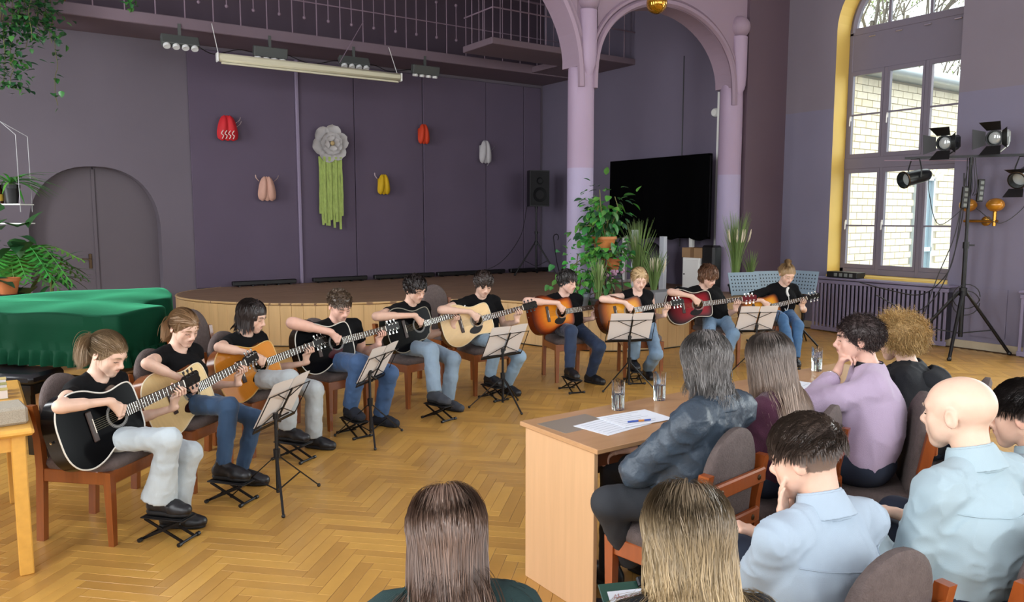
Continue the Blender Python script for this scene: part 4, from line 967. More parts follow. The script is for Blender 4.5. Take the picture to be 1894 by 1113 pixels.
p = at(1331, 170, SX-.02); m = MB(); q = at(1326, 300, SX-.02); m.box((SX-.015, (p[1]+q[1])/2, (float(p[2])+SH)/2), (.03, .04, float(p[2])-SH)); tag(obj('cable_duct', m, M_white), 'thin white vertical duct on the stage side wall', 'duct')
p = at(1322, 208, SX-.02); m = MB(rotx(0)@roty(-PI/2), (SX, p[1], p[2])); m.lathe([(.0, .05), (.05, .048), (.065, .03), (.07, .0)], 20); tag(obj('smoke_detector', m, M_white, None, True), 'round white detector on the stage side wall', 'detector')
p = at(1264, 200, SX); m = MB(); m.tube([(SX-.012, p[1], 1.2), (SX-.012, p[1], 4.3)], .008, 5); tag(obj('wall_cable', m, M_dark), 'thin dark vertical cable on the stage side wall', 'cable')
# ================================================================== GUITARS
def gouts(cut=False):
    P = [(-.355, 0), (-.352, .07), (-.335, .128), (-.30, .172), (-.25, .195), (-.20, .198), (-.14, .183), (-.08, .153), (-.035, .137), (.01, .135), (.06, .143), (.10, .146), (.13, .137), (.147, .105), (.152, .05), (.152, 0)]
    up = crom(P, 4); dn = up[::-1][1:-1]*np.array([1, -1])
    if cut: dn = np.array([(x if x < .05 else x-(x-.05)*.45*min(1, abs(y)/.09), y if x < .02 else y*(1-.30*min(1, (x-.02)/.08)*min(1, abs(y)/.06))) for x, y in dn])
    return np.vstack([up, dn])
M_neck = mat('neck_mahogany', '7a4a28', .35, coat=.3); M_fb = mat('rosewood', '33211a', .5, var=.2, scale=8); M_nick = mat('nickel', 'd5d5d0', .22, 1.); M_bone = mat('bone', 'efe9dc', .4)
M_str = mat('string_bronze', 'c9b88e', .3, 1.); M_inl = mat('pearl_inlay', 'f0eee4', .3)
GT = {}
def guitar(O, Rm, label, top, side, bind, guard, head='1a1512', tuner=M_nick, burst=None, cut=False, L=1.0, coat=.5, flip=False):
    """O soundhole centre, Rm columns: neck direction, up across the face, face normal"""
    t = thing('acoustic_guitar', tuple(O), label, 'guitar', 'guitars of the row'); Rm = Rm*L; G = lambda: MB(Rm, O)
    out = gouts(cut); k = len(out); th = .098
    key = 'top_'+str(top)+str(burst); mt = MATS.get(key) or mat(key, top, .14, coat=0, spec=.03 if top == '0b0b0d' else .12, attr=bool(burst), var=0. if not burst and top == '0b0b0d' else .07, scale=9, stretch=(1, 14, 1))
    ms_ = mat('side_'+side, side, .18, coat=0, spec=.25, var=.1, scale=6)
    ang = np.arctan2(out[:, 1], out[:, 0]); hole = np.stack([.051*np.cos(ang), .051*np.sin(ang)], 1)
    m = G(); rings = (0, .3, .55, .75, .9, 1.0); vs = []; cs = []
    for r in rings:
        q = hole+(out-hole)*r; vs += [(x, y, .0) for x, y in q]
        if burst:
            c0, c1, c2 = [np.array(lin(b)) for b in burst]; f = {0: 0, .3: .08, .55: .3, .75: .62, .9: .92, 1.0: 1}[r]
            c = c0+(c1-c0)*min(f/.5, 1) if f < .5 else c1+(c2-c1)*(f-.5)/.5; cs += [(*c, 1)]*k
    fs = [(i*k+j, i*k+(j+1) % k, (i+1)*k+(j+1) % k, (i+1)*k+j)[::-1] for i in range(len(rings)-1) for j in range(k)]
    m.add(vs, fs); m.c = cs; obj('soundboard', m, mt, t)
    m = G(); vs = [(x, y, -.001) for x, y in out]+[(x, y, -th+.012*(x > 0)*x/.15) for x, y in out]+[(0, 0, -th-.008)]
    fs = [(j, (j+1) % k, k+(j+1) % k, k+j)[::1] for j in range(k)]+[(k+j, k+(j+1) % k, 2*k) for j in range(k)]; m.add(vs, fs); obj('body', m, ms_, t, True, 50)
    if bind:
        mbn = mat('binding_'+bind, bind, .4)
        m = G(); o2 = [(x*.997, y*.995, .0005) for x, y in out]; m.tube(o2+[o2[0]], .0042, 5, cap=False, closed=True); obj('binding', m, mbn, t, True)
    m = G(); a = np.linspace(0, 2*PI, 37)
    for r, w in ((.055, .0018), (.0615, .003), (.068, .0012)): m.tube([(r*math.cos(q), r*math.sin(q), .0004) for q in a], w, 4, cap=False)
    obj('rosette', m, mat('rosette_ring', 'cfc7b4' if top != '0b0b0d' else '8d8d8a', .4), t)
    if guard:
        pg = crom([(.045, -.058), (.03, -.085), (-.01, -.115), (-.06, -.118), (-.10, -.095), (-.085, -.065), (-.05, -.05), (-.045, -.03), (-.02, -.056), (.01, -.06), (.045, -.058)], 3)[:-1]
        m = G(); m.prism([tuple(p) for p in pg][::-1], .0006, .0024); obj('pickguard', m, mat('guard_'+guard, guard, .2, spec=.1), t)
    m = G(); m.box((-.165, 0, .005), (.034, .16, .010), b=.004); br = obj('bridge', m, M_fb, t); m = G(); m.box((-.158, 0, .0115), (.003, .075, .004)); obj('saddle', m, M_bone, br)
    xn = .49; m = G()
    def nk(u, v): x = .13+(xn-.13+.02)*v; w = .0285-.0065*v; a = PI*u; return (x, -w*math.cos(a), -.004-(.021-.003*v)*math.sin(a)-(.02*(1-v)**6))
    m.grid(nk, 10, 12); obj('neck', m, M_neck, t, True)
    m = G(); m.add([(.052, -.0285, .002), (xn, -.0215, .002), (xn, .0215, .002), (.052, .0285, .002), (.052, -.0285, .007), (xn, -.0215, .007), (xn, .0215, .007), (.052, .0285, .007)], [(4, 5, 6, 7), (0, 4, 7, 3), (1, 2, 6, 5), (0, 1, 5, 4), (3, 7, 6, 2), (0, 3, 2, 1)]); fb = obj('fingerboard', m, M_fb, t)
    m = G(); s0 = .648
    for f in range(1, 20):
        x = xn-s0*(1-2**(-f/12)); w = .0218+.0068*(xn-x)/(xn-.05)
        if x > .055: m.box((x, 0, .0078), (.0022, 2*w-.001, .0018))
    obj('frets', m, M_nick, fb)
    m = G()
    for f in (3, 5, 7, 9, 12, 15): x = xn-s0*(1-2**(-(f-.5)/12)); m.lathe([(.0035, .0), (0, .0006)], 8, (x, 0, .0072))
    obj('fret_dots', m, M_inl, fb); m = G(); m.box((xn+.002, 0, .007), (.005, .043, .009)); obj('nut', m, M_bone, t)
    hp = [(xn+.004, -.022), (xn+.03, -.034), (xn+.17, -.036), (xn+.185, -.02), (xn+.18, 0), (xn+.185, .02), (xn+.17, .036), (xn+.03, .034), (xn+.004, .022)]
    Rh = Rm@roty(rad(12)); Oh = O+Rm@np.array([xn, 0, 0]); m = MB(Rh, Oh); m.prism([(x-xn, y) for x, y in hp], -.013, .003); hd = obj('headstock', m, mat('head_'+head, head, .3, spec=.1), t)
    for i in range(3):
        for sy in (-1, 1):
            m = MB(Rh, Oh); x = .05+i*.045; m.lathe([(.003, .0), (.003, .022), (.0, .023)], 8, (x, sy*.024, .003)); m.lathe([(.007, 0), (.006, .004), (.003, .004)], 8, (x, sy*.024, .003)); m.bar((x, sy*.03, -.008), (x, sy*.046, -.008), .005); m.box((x, sy*.054, -.008), (.018, .016, .009), b=.003); obj('tuner', m, tuner, hd)
    m = G()
    for i in range(6): y = -.0265+i*.0106; m.tube([(-.162, y, .0128), (xn+.002, y*.66, .0105)], .0007, 3, cap=False)
    obj('strings', m, M_str, t); m = G(); m.lathe([(.0, .012), (.007, .01), (.007, .006), (.004, 0)], 10, (-.356, 0, -.05), roty(-PI/2)); obj('strap_pin', m, M_nick, t)
    return t

# ================================================================== PEOPLE
def two_bone(a, b, l1, l2, pole):
    d = b-a; D = np.linalg.norm(d); D2 = min(max(D, abs(l1-l2)+.01), (l1+l2)*.998); u = d/max(D, 1e-6)
    if D > D2: k = D/D2; l1 *= k; l2 *= k; D2 = D
    x = (l1*l1-l2*l2+D2*D2)/(2*D2); h = math.sqrt(max(l1*l1-x*x, 1e-6)); p = np.asarray(pole, float); p = nrm(p-u*(p@u)); return a+u*x+p*h
HR = {}
M_skin = {}
def skin_mat(k, c):
    if k in M_skin: return M_skin[k]
    m = mat('skin_'+k, c, .48, attr=True, var=.05, scale=30, bump=.04, bscale=260)
    b = m.node_tree.nodes['Principled BSDF']; b.inputs['Subsurface Weight'].default_value = .12; b.inputs['Subsurface Radius'].default_value = (.012, .005, .003); b.inputs['Subsurface Scale'].default_value = .5
    M_skin[k] = m; return m
def head_ops(S, C, R, s, fem=False, child=0., neck=None, chin=0.):
    T = lambda x, y, z: C+R@(np.array([x, y, z])*s); e = lambda c, r, k=.02, sub=False, rot=None: S.ell(T(*c), np.array(r)*s, R if rot is None else R@rot, k*s, sub)
    c = lambda a, b, ra, rb, k=.015: S.cone(T(*a), T(*b), ra*s, rb*s, k*s)
    e((0, -.014, .034), (.074, .094, .083)); e((0, .028, .02), (.064, .064, .068), .03)
    jw = .0 if not fem else -.004
    c((0, .03, -.02), (0, .052, -.070), .052, .030, .025); c((.040+jw, .006, -.042), (.008, .064, -.092), .022, .016, .025); c((-.040-jw, .006, -.042), (-.008, .064, -.092), .022, .016, .025)
    c((0, .064, -.092), (0, .066, -.09), .0165, .0165, .02)
    for q in (-1, 1):
        e((q*.042, .056, -.024), (.021, .02, .02), .022); e((q*.034, .040, -.052), (.024, .030, .030), .025)   # cheek
        c((q*.012, .087, .026), (q*.043, .07, .024), .010, .009, .016) # brow
        S.ell(T(q*.031, .098, .0), np.array((.019, .016, .0115))*s, R, .014*s, True)
        e((q*.031, .0725, .001), (.0145, .0135, .0125), .004)          # eyeball with lid
        e((q*.0785, -.012, -.004), (.008, .019, .031), .008, False, rotz(q*-.35)@rotx(-.2))
        S.ell(T(q*.086, -.008, .0), np.array((.006, .009, .017))*s, R@rotz(q*-.35), .006*s, True)
        e((q*.0115, .099, -.034), (.0085, .009, .0075), .008)
    c((0, .086, .014), (0, .106, -.026), .0085, .0105, .012); e((0, .109, -.030), (.0105, .0105, .010), .01)
    e((0, .081, -.056), (.027, .016, .019), .02)                        # mouth mound
    for (z, w, r) in ((-.0515, .019, .0062), (-.0615, .0165, .0068)): c((-w, .086, z), (0, .0945, z+.0012), .0035, r, .006); c((w, .086, z), (0, .0945, z+.0012), .0035, r, .006)
    S.cone(T(-.018, .0955, -.0565), T(.018, .0955, -.0565), .0028*s, .0028*s, .004*s, True)
    if neck is not None:
        nb, nr = neck; S.cone(T(0, -.030, -.045), nb, .050*s*nr, .053*s*nr, .018); S.cone(T(0, -.005, -.055), nb+(T(0, .012, 0)-C), .036*s*nr, .036*s*nr, .015)
def head_cols(V, C, R, s, base, lips, brow, stub=None, blush=.16):
    L = (V-C)@R/s; base = np.array(lin(base)); col = np.tile(np.append(base, 1), (len(V), 1)); x, y, z = np.abs(L[:, 0]), L[:, 1], L[:, 2]
    near = (np.linalg.norm(L, axis=1) < .2)
    def mixc(w, c):
        w = np.clip(w, 0, 1)*near; col[:, :3] = col[:, :3]*(1-w[:, None])+np.array(c)*w[:, None]
    mixc(blush*np.exp(-((x-.043)**2+(z+.03)**2)/.0005)*(y > .02), base*np.array([1.06, .78, .74]))
    mixc(.22*np.exp(-((x)**2+(z+.03)**2)/.00010)*(y > .1), base*np.array([1.03, .74, .7]))
    mixc(.35*np.clip((x-.078)/.006, 0, 1)*(np.abs(z) < .05)*(y < .03), base*np.array([1.06, .74, .7]))
    mixc(.62*np.clip(2.5*(1-(((x)/.022)**2+((z+.0575)/.0085)**2)),0,1)*(y > .078), lin(lips))
    mixc(.6*((np.abs(z+.0567) < .0019)*(x < .020)*(y > .08)), np.array(lin(lips))*.45)
    mixc(.22*np.exp(-(((x-.031)/.017)**2+((z-.005)/.009)**2))*(y > .06), base*np.array([.8, .66, .62]))
    if stub is not None:
        c, lo = stub; w = ((z > np.maximum(lo, -.015+.62*np.maximum(y, -.05)+.02*(x > .06)))).astype(float)*.9; w *= (y < .083); mixc(w, lin(c))
    return col
def surf_y(V, C, R, s, x, z, tol=.006):
    L = (V-C)@R/s; k = (np.abs(L[:, 0]-x) < tol)&(np.abs(L[:, 2]-z) < tol)&(L[:, 1] > .02); return L[k, 1].max() if k.any() else .08
def face_lines(V, C, R, s, brow, parent, eyes_open=.0):
    m = MB(R*s, C)
    for q in (-1, 1):
        P = []
        for f in np.linspace(0, 1, 6): x = q*(.014+.036*f); z = .0215+.006*math.sin(f*2.4)-.004*f; P.append((x, surf_y(V, C, R, s, x, z)+.0008, z))
        m.tube(P, [.0018, .0034, .0036, .003, .0024, .001], 5)
    obj('eyebrows', m, mat('brow_'+brow, brow, .8), parent, True)
    m = MB(R*s, C)
    for q in (-1, 1):
        P = []
        for f in np.linspace(0, 1, 7): x = q*(.0165+.029*f); z = -.0035-.0045*math.sin(f*PI)+.002*f; P.append((x, surf_y(V, C, R, s, x, z)+.0006, z))
        m.tube(P, [.0006, .0015, .0018, .0019, .0018, .0015, .0008], 4)
    obj('eyelashes', m, mat('lash_dark', '2a1d16', .8), parent, True)
# ---- hair: strands that leave the scalp, fall and slide over head and shoulders
def strand_mesh(P, r, sides=3, rt=.35, ribbon=False):
    """P (n,S,3) -> tapered tubes"""
    n, S, _ = P.shape; T = np.zeros_like(P); T[:, 1:-1] = P[:, 2:]-P[:, :-2]; T[:, 0] = P[:, 1]-P[:, 0]; T[:, -1] = P[:, -1]-P[:, -2]
    T /= np.maximum(np.linalg.norm(T, axis=2), 1e-9)[..., None]; ref = np.array([.31, .57, .76]); U = np.cross(T, ref); U /= np.maximum(np.linalg.norm(U, axis=2), 1e-6)[..., None]; Wv = np.cross(T, U)
    taper = np.interp(np.linspace(0, 1, S), [0, .15, .6, .9, 1], [.7, 1, 1, rt+.2, .12]); rr = (np.asarray(r).reshape(-1, 1)*taper)[..., None, None]
    if ribbon: sides = 2
    a = np.arange(sides)*2*PI/sides; V = P[:, :, None]+rr*(np.cos(a)[:, None]*U[:, :, None]+np.sin(a)[:, None]*Wv[:, :, None])
    idx = np.arange(n*S*sides).reshape(n, S, sides); A = idx[:, :-1]; B = idx[:, 1:]
    if ribbon: return V.reshape(-1, 3), np.stack([A[..., 0], A[..., 1], B[..., 1], B[..., 0]], -1).reshape(-1, 4)
    F = np.stack([A, np.roll(A, -1, 2), np.roll(B, -1, 2), B], -1).reshape(-1, 4); return V.reshape(-1, 3), F
HC, HRd = np.array([0, -.014, .034]), np.array([.078, .098, .087])
def scalp_roots(n, rng, mask):
    out = np.zeros((0, 3))
    while len(out) < n:
        u = rng.normal(size=(n*3, 3)); u /= np.linalg.norm(u, axis=1)[:, None]; p = HC+u*HRd; out = np.vstack([out, p[mask(p)]])
    return out[:n]
def std_mask(p): return (p[:, 2] > np.maximum(-.052, -.012+.66*p[:, 1]))&(p[:, 1] < .082)
def push_out(X, C, R, s, off, caps):
    L = (X-C)@R/s; q = (L-HC)/(HRd+off[:, None]); l = np.linalg.norm(q, axis=1); k = l < 1
    L[k] = HC+(HRd+off[k, None])*q[k]/l[k, None]; X = C+(L*s)@R.T
    for a, b, r in caps:
        d = b-a; t = np.clip((X-a)@d/(d@d), 0, 1); e = X-(a+t[:, None]*d); l = np.linalg.norm(e, axis=1); rr = r+off*s; k = l < rr; X[k] += e[k]*((rr[k]-l[k])/np.maximum(l[k], 1e-5))[:, None]
    return X
def groom(C, R, s, n, length, S=10, grav=.25, part=(0, .03, .12), lift=.5, off=(.002, .016), caps=(), seed=0, mask=std_mask, wave=0., wfreq=30., comb=None, curl=0., stiff=0., clump=.0, per=14, hug=0., back=0.):
    rng = np.random.default_rng(seed); p = scalp_roots(n, rng, mask); u = (p-HC)/HRd; u /= np.linalg.norm(u, axis=1)[:, None]
    flow = p-np.asarray(part); flow = flow-u*np.sum(flow*u, 1)[:, None]; flow /= np.maximum(np.linalg.norm(flow, axis=1), 1e-4)[:, None]
    if comb is not None: cdir = np.asarray(comb)[None]-u*(u@np.asarray(comb))[:, None]; flow = flow*.35+cdir
    D = (u*lift+flow+rng.normal(size=p.shape)*.12)@R.T; D /= np.linalg.norm(D, axis=1)[:, None]
    o = rng.uniform(*off, n); X = C+((HC+u*(HRd+o[:, None]*.5))*s)@R.T; Ls = length*rng.uniform(.72, 1.08, n) if np.isscalar(length) else length(p, rng); ds = (Ls/(S-1))[:, None]; P = [X.copy()]; g = nrm(np.array([0, 0, -1.])-back*R[:, 1]); ph = rng.random(n)*6.28; lat = np.cross(D, g); lat /= np.maximum(np.linalg.norm(lat, axis=1), 1e-3)[:, None]
    for i in range(S-1):
        D = D*(1-grav)+g*grav; 
        if curl: D = D+rng.normal(size=D.shape)*curl
        D /= np.linalg.norm(D, axis=1)[:, None]; X = X+D*ds
        if hug:
            Lc = (X-C)@R/s; q = (Lc-HC)/(HRd+o[:, None]); l = np.linalg.norm(q, axis=1); kk = (l > 1)&(Lc[:, 2] > -.02); sc_ = 1+(l-1)*(1-hug); Lc[kk] = HC+(HRd+o[kk, None])*q[kk]/l[kk, None]*sc_[kk, None]; X = C+(Lc*s)@R.T
        X = push_out(X, C, R, s, o, caps); D2 = X-P[-1]; D2 /= np.maximum(np.linalg.norm(D2, axis=1), 1e-6)[:, None]; D = D*stiff+D2*(1-stiff); P.append(X.copy())
    P = np.stack(P, 1)
    if wave:
        tt = np.linspace(0, 1, S)[None, :]*Ls[:, None]; amp = wave*np.clip(np.linspace(-.12, 1.7, S), 0, 1)[None, :]; P = P+lat[:, None]*(amp*np.sin(tt*wfreq+ph[:, None]*.5+np.floor(ph)[:, None]))[..., None]
        P = P+np.cross(lat, g)[:, None]*(amp*.6*np.cos(tt*wfreq*.9+ph[:, None]))[..., None]
    if clump:
        ng = max(int(n/per), 3); gi = rng.choice(n, ng, replace=False); a = p/np.array([1., 1., 1.]); d2 = ((a[:, None]-a[gi][None])**2).sum(2); near = gi[d2.argmin(1)]
        w = (clump*np.linspace(0, 1, S)**.8)[None, :, None]*rng.uniform(.6, 1.05, (n, 1, 1)); P = P*(1-w)+P[near]*w
    return P
def hair_cap(C, R, s, add=.006, lo=-.05, extra=()):
    S = SDF(); T = lambda x, y, z: C+R@(np.array([x, y, z])*s)
    S.ell(T(*HC), (HRd+add)*s, R, .01)
    for c, r, k in extra: S.ell(T(*c), np.array(r)*s, R, k)
    S.box(T(0, .15, -.075), np.array((.2, .13, .10))*s, R@rotx(.58), .01, .012, True); S.box(T(0, -.05, lo-.11), np.array((.2, .3, .10))*s, R, .01, .01, True)
    return S
def hair_obj(parts, m, parent, cap=None, vox=.005, name='hair', ribbon=False):
    Vs, Fs = [], []; o = 0
    if cap is not None: V, F = cap.mesh(vox); Vs.append(V); Fs.append(F); o = len(V)
    for P, r in parts: V, F = strand_mesh(P, np.asarray(r)*(1. if ribbon else 1.25), ribbon=True); Vs.append(V); Fs.append(F+o); o += len(V)
    return link(name, mesh_from(name, np.concatenate(Vs), np.concatenate(Fs).astype(np.int32), None, True, None), m, parent)
def hairmat(c, rough=.42, isl=.22): return mat('hair_'+c, c, rough, island=isl, var=.12, scale=25, spec=.45)
def hand_ops(S, W, K, fingers, thumb, s=1.):
    """W wrist, K four knuckles, fingers: for each knuckle a list of further joints; all world points"""
    for i, k in enumerate(K): S.cone(W+(k-W)*.12, k, .0155*s, .0108*s, .012)
    S.cone(K[0], K[3], .0105*s, .0095*s, .01)
    for i, fl in enumerate(fingers):
        r0 = (.0092, .0095, .009, .0078)[i]*s; pts = [K[i]]+list(fl); n = len(pts)-1
        for j in range(n): S.cone(pts[j], pts[j+1], r0*(1-.13*j), r0*(1-.13*(j+1)), .0035)
    pts = [W+(K[0]-W)*.25]+list(thumb)
    for j in range(len(pts)-1): S.cone(pts[j], pts[j+1], (.0145, .0115, .0095, .008)[j]*s, (.0115, .0095, .008, .007)[j]*s, .006)
def arm_ops(S, sh, el, wr, s, r=1., thin=False):
    if thin: S.cone(sh, el, .016*s, .016*s, .01); S.cone(el, el+(wr-el)*.75, .016*s, .018*s, .01); S.cone(el+(wr-el)*.72, wr, .027*s*r, .0235*s*r, .01); return
    S.cone(sh, el, .044*s*r, .036*s*r, .02); S.cone(sh+(el-sh)*.25, sh+(el-sh)*.6, .043*s*r, .04*s*r, .02)
    S.cone(el, wr, .036*s*r, .0235*s*r, .02); S.cone(el+(wr-el)*.1, el+(wr-el)*.45, .038*s*r, .034*s*r, .02); S.cone(wr, wr+nrm(wr-el)*.02, .023*s*r, .022*s*r, .01)
def shoe(A, fd, s, name, m, parent, sole, vox=.006, heel=0.):
    """A ankle point; sole 0.075 below it; fd heading"""
    fd = nrm([fd[0], fd[1], 0]); r = np.array([fd[1], -fd[0], 0]); Rm = np.stack([r, fd, ZV], 1); z = -.072
    S = SDF(); P = lambda x, y, zz: A+Rm@np.array([x*s, y*s, zz])
    S.cone(P(0, -.035, z+.04), P(0, .10, z+.036), .040*s, .036*s, .03); S.cone(P(-.012, .10, z+.034), P(-.008, .165, z+.03), .036*s, .03*s, .03); S.cone(P(.012, .10, z+.034), P(.008, .155, z+.03), .034*s, .028*s, .03)
    S.cone(P(0, -.03, z+.05), P(0, -.01, .025), .039*s, .039*s, .03); S.cone(P(0, .03, z+.07), P(0, .085, z+.05), .034*s, .03*s, .03)
    S.box(P(0, .06, z-.06), np.array((.2, .4, .06)), Rm, .002, .004, True); o = soft(name, S, vox, m, parent, dict(amp=.0015, freq=60, seed=3))
    S = SDF(); S.cone(P(0, -.035, z+.011), P(0, .11, z+.011), .044*s, .042*s, .02, sq=(r, 1.0)); S.cone(P(0, .1, z+.011), P(0, .155, z+.011), .042*s, .036*s, .02); S.box(P(0, .06, z+.064), np.array((.2, .4, .04)), Rm, .002, .002, True); S.box(P(0, .06, z-.04), np.array((.2, .4, .04)), Rm, .002, .002, True)
    soft('sole', S, vox, sole, o)
M_shoe = mat('black_shoe_leather', '15161a', .4, bump=.05); M_sole = mat('black_rubber', '0e0e10', .7); M_grey = mat('grey_suede', '3b4048', .75); M_cans = mat('canvas_shoe', '1b1f2a', .8)
M_black = mat('black_cotton', '08080a', .9, spec=.2, bump=.1, bscale=500)
def jeans_mat(c): return mat('denim_'+c, c, .8, var=.16, scale=7, bump=.15, bscale=350, sheen=.15)
def T3(v): return np.array([v[0], v[1], 0.])

DBG = True
def guitarist(i, D):
    """D: chair centre (x,y), facing angle, photo cues for head, elbow, feet, soundhole, nut"""
    s = D.get('s', .95); fem = D.get('fem', False); ca = rad(D['ang']); cx, cy = D['c']
    f = np.array([math.cos(ca), math.sin(ca), 0]); r = np.array([f[1], -f[0], 0])
    ta = rad(D.get('tang', D['ang'])); tf = np.array([math.cos(ta), math.sin(ta), 0]); tr = np.array([tf[1], -tf[0], 0])
    pel = np.array([cx, cy, .46+.098*s])+f*.035; dp = depth(pel)
    root = thing('person', (cx, cy, 0), D['label'], 'person', 'guitarists sitting in a curved row')
    hc = px(*D['head'], d=depth(pel+f*D.get('lean', .10))); C = hc
    hy, hp, hr = [rad(q) for q in D['hrot']]; R = rotz(hy-PI/2)@rotx(-hp)@roty(hr)
    hs = D.get('hs', s*1.0)*1.01; nb = C+R@np.array([0, -.03, -.135])*hs*.6+np.array([0, 0, -.062*hs])-tf*.035
    chest = pel*.42+nb*.58+tf*.015+np.array([0, 0, -.02]); waist = pel*.72+nb*.28+tf*.01
    sw = (.158 if fem else .172)*s*D.get('sw', 1.); shR = nb+tr*sw-ZV*.062*s; shL = nb-tr*sw-ZV*.062*s
    # guitar
    ua, fa = .285*s, .25*s; Lg = .49*D['guitar'].get('L', 1.); bestg = None; pole_px = D['el']
    for gd in np.arange(-.22, .26, .02):
        sd = depth(pel+tf*.22)+gd; SO = px(*D['S'], d=sd); best = None
        for dd in np.linspace(-.02, .45, 95):
            N = px(*D['N'], d=sd+dd*D.get('gsign', 1)); e = abs(np.linalg.norm(N-SO)-Lg)
            if best is None or e < best[0]: best = (e, N)
        ax = nrm(best[1]-SO); up0 = nrm(ZV-ax*(ax@ZV)); n0 = np.cross(ax, up0); n0 = n0 if n0@tf > 0 else -n0
        tl = rad(D.get('gtilt', 14)); n = n0*math.cos(tl)+up0*math.sin(tl); Rg = frame(ax, n)
        v = px(*pole_px, d=1.)-CAMP; E = CAMP+v*(((SO+n*.045-CAMP)@n)/(v@n)); wR = SO+Rg@np.array([-.075, .095, .062])
        gap = (SO-chest)@n-.098-.115*s*D.get('bulk', 1.)
        cost = (np.linalg.norm(E-shR)-ua)**2+(np.linalg.norm(E-wR)-fa)**2+(4*min(gap, 0)**2+.3*max(gap-.02, 0)**2)
        if bestg is None or cost < bestg[0]: bestg = (cost, gd, SO, Rg, E, wR, np.linalg.norm(E-shR), np.linalg.norm(E-wR), gap)
    cost, gd, SO, Rg, E, wR, la, lb, gap = bestg; n = Rg[:, 2]
    if False: print('G%d gd %.2f ua %.2f/%.2f fa %.2f/%.2f gap %.2f' % (i+1, gd, la, ua, lb, fa, gap), 'head z %.2f' % (C[2]+.12*hs), 'sh z %.2f' % shR[2])
    g = D['guitar']; guitar(SO, Rg, **g)
    G = lambda x, y, z: SO+Rg@np.array([x, y, z])*g.get('L', 1.)
    # arms
    eR = E; xL = D.get('xL', .425)
    wL = G(xL-.01, -.115, -.055); eL = two_bone(shL, wL, ua, fa, D.get('poleL', -ZV*1.0-tr*.45+tf*.1))
    vox = float(np.clip(.0012*dp, .0048, .0070)); B = SDF()
    head_ops(B, C, R, hs, fem, neck=(nb, .80 if fem else .95)); B.cone(nb-ZV*.045, nb*.45+chest*.55, .045*s, .055*s, .04, sq=(tr, 1.4)); B.cone(shR*.9+nb*.1, shL*.9+nb*.1, .043*s, .043*s, .03);
    for sh in (shR, shL): B.cone(nb+ZV*.0, sh*.7+nb*.3, .036*s, .036*s, .03)
    ar = D.get('ar', 1.)*(.88 if fem else 1.); arm_ops(B, shR, eR, wR, s, ar); arm_ops(B, shL, eL, wL, s, ar); hsz = .95 if fem else 1.0
    K = [G(-.02+.0*q, .052-.019*q, .060-.003*q) for q in range(4)]; K = [G(-.012-.007*q, .048-.014*q, .062-.004*q) for q in range(4)]
    fin = [[G(.022-.010*q, .036-.013*q, .052), G(.018-.008*q, .018-.012*q, .026), G(.002-.006*q, .012-.011*q, .014)] for q in range(4)]
    hand_ops(B, wR, K, fin, [G(-.028, .078, .045), G(.006, .055, .036), G(.026, .036, .022)], hsz)
    xs = [xL+.032-.021*q for q in range(4)]; K = [G(x, -.052, -.012-.002*abs(q-1.5)) for q, x in enumerate(xs)]; K = K[::-1] if False else K
    fin = [[G(x+.002, -.050+.002*q, .026), G(x+.002, -.026+.004*(q % 2), .036), G(x, -.008+.007*((q*2) % 3), .017)] for q, x in enumerate(xs)]
    hand_ops(B, wL, K, fin, [G(xL+.012, -.075, -.045), G(xL+.02, -.01, -.042), G(xL+.024, .020, -.034)], hsz)
    V, F = B.mesh(vox); sk = D.get('skin', 'd9a78c'); cols = head_cols(V, C, R, hs, sk, D.get('lips', 'bf7a70'), D['hairc'], D.get('stub'))
    link('body', mesh_from('body', V, F, cols, True, None), skin_mat('a', sk), root); face_lines(V, C, R, hs, D.get('brow', D['hairc']), root)
    if D.get('glasses'):
        m = MB(R*hs, C)
        for q in (-1, 1): m.tube([(q*.032+.021*math.cos(a), .100-.012*abs(math.cos(a)*.5+q*.5), .001+.017*math.sin(a)) for a in np.linspace(0, 2*PI, 17)], .0016, 5, cap=False); m.tube([(q*.053, .094, .004), (q*.075, .05, .006), (q*.08, -.005, .008)], .0014, 5)
        m.tube([(-.011, .102, .004), (0, .105, .006), (.011, .102, .004)], .0014, 5); obj('glasses', m, M_metal, root, True)
    # shirt
    S = SDF(); cv = max(vox*1.5, .0078); bl = D.get('bulk', 1.)
    S.cone(nb-ZV*.035, chest, .066*s*bl, .103*s*bl, .05, sq=(tr, 1.42)); S.cone(chest, waist, .103*s*bl, .104*s*bl, .06, sq=(tr, 1.35)); S.cone(waist, pel+f*.01+ZV*.005, .104*s*bl, .108*s*bl, .06, sq=(r, 1.36))
    S.cone(shR*.93+nb*.07, shL*.93+nb*.07, .051*s, .051*s, .04)
    if fem:
        for q in (-1, 1): S.ell(chest+tr*q*.06*s+tf*.075*s-ZV*.01, (.05*s,)*3, None, .05)
    sl = D.get('sleeve', .48)
    for sh, el in ((shR, eR), (shL, eL)):
        d = el-sh
        if sl > .1: S.cone(sh-d*.04, sh+d*sl, .051*s*ar, .054*s*ar*D.get('slw', 1.), .03, flat=False); S.cone(sh+d*(sl+.0), sh+d*(sl+.5), .09, .09, .006, True, flat=True)
    for sh in (shR, shL): S.cone(nb-ZV*.012, sh*.72+nb*.28+ZV*.008, .040*s, .046*s, .03)
    nl = D.get('neckline', .0); nc = nb+ZV*.03+tf*.012; S.cone(nc-ZV*(.015+.4*nl)+tf*(.02+nl*.9), nc+ZV*.12, .056*s*(1+3.0*nl), .075*s, .010, True)
    so = soft('t_shirt', S, cv, D.get('shirtm', M_black), root, dict(amp=.0035, freq=64, seed=i, dirn=(.3, .3, .3)))
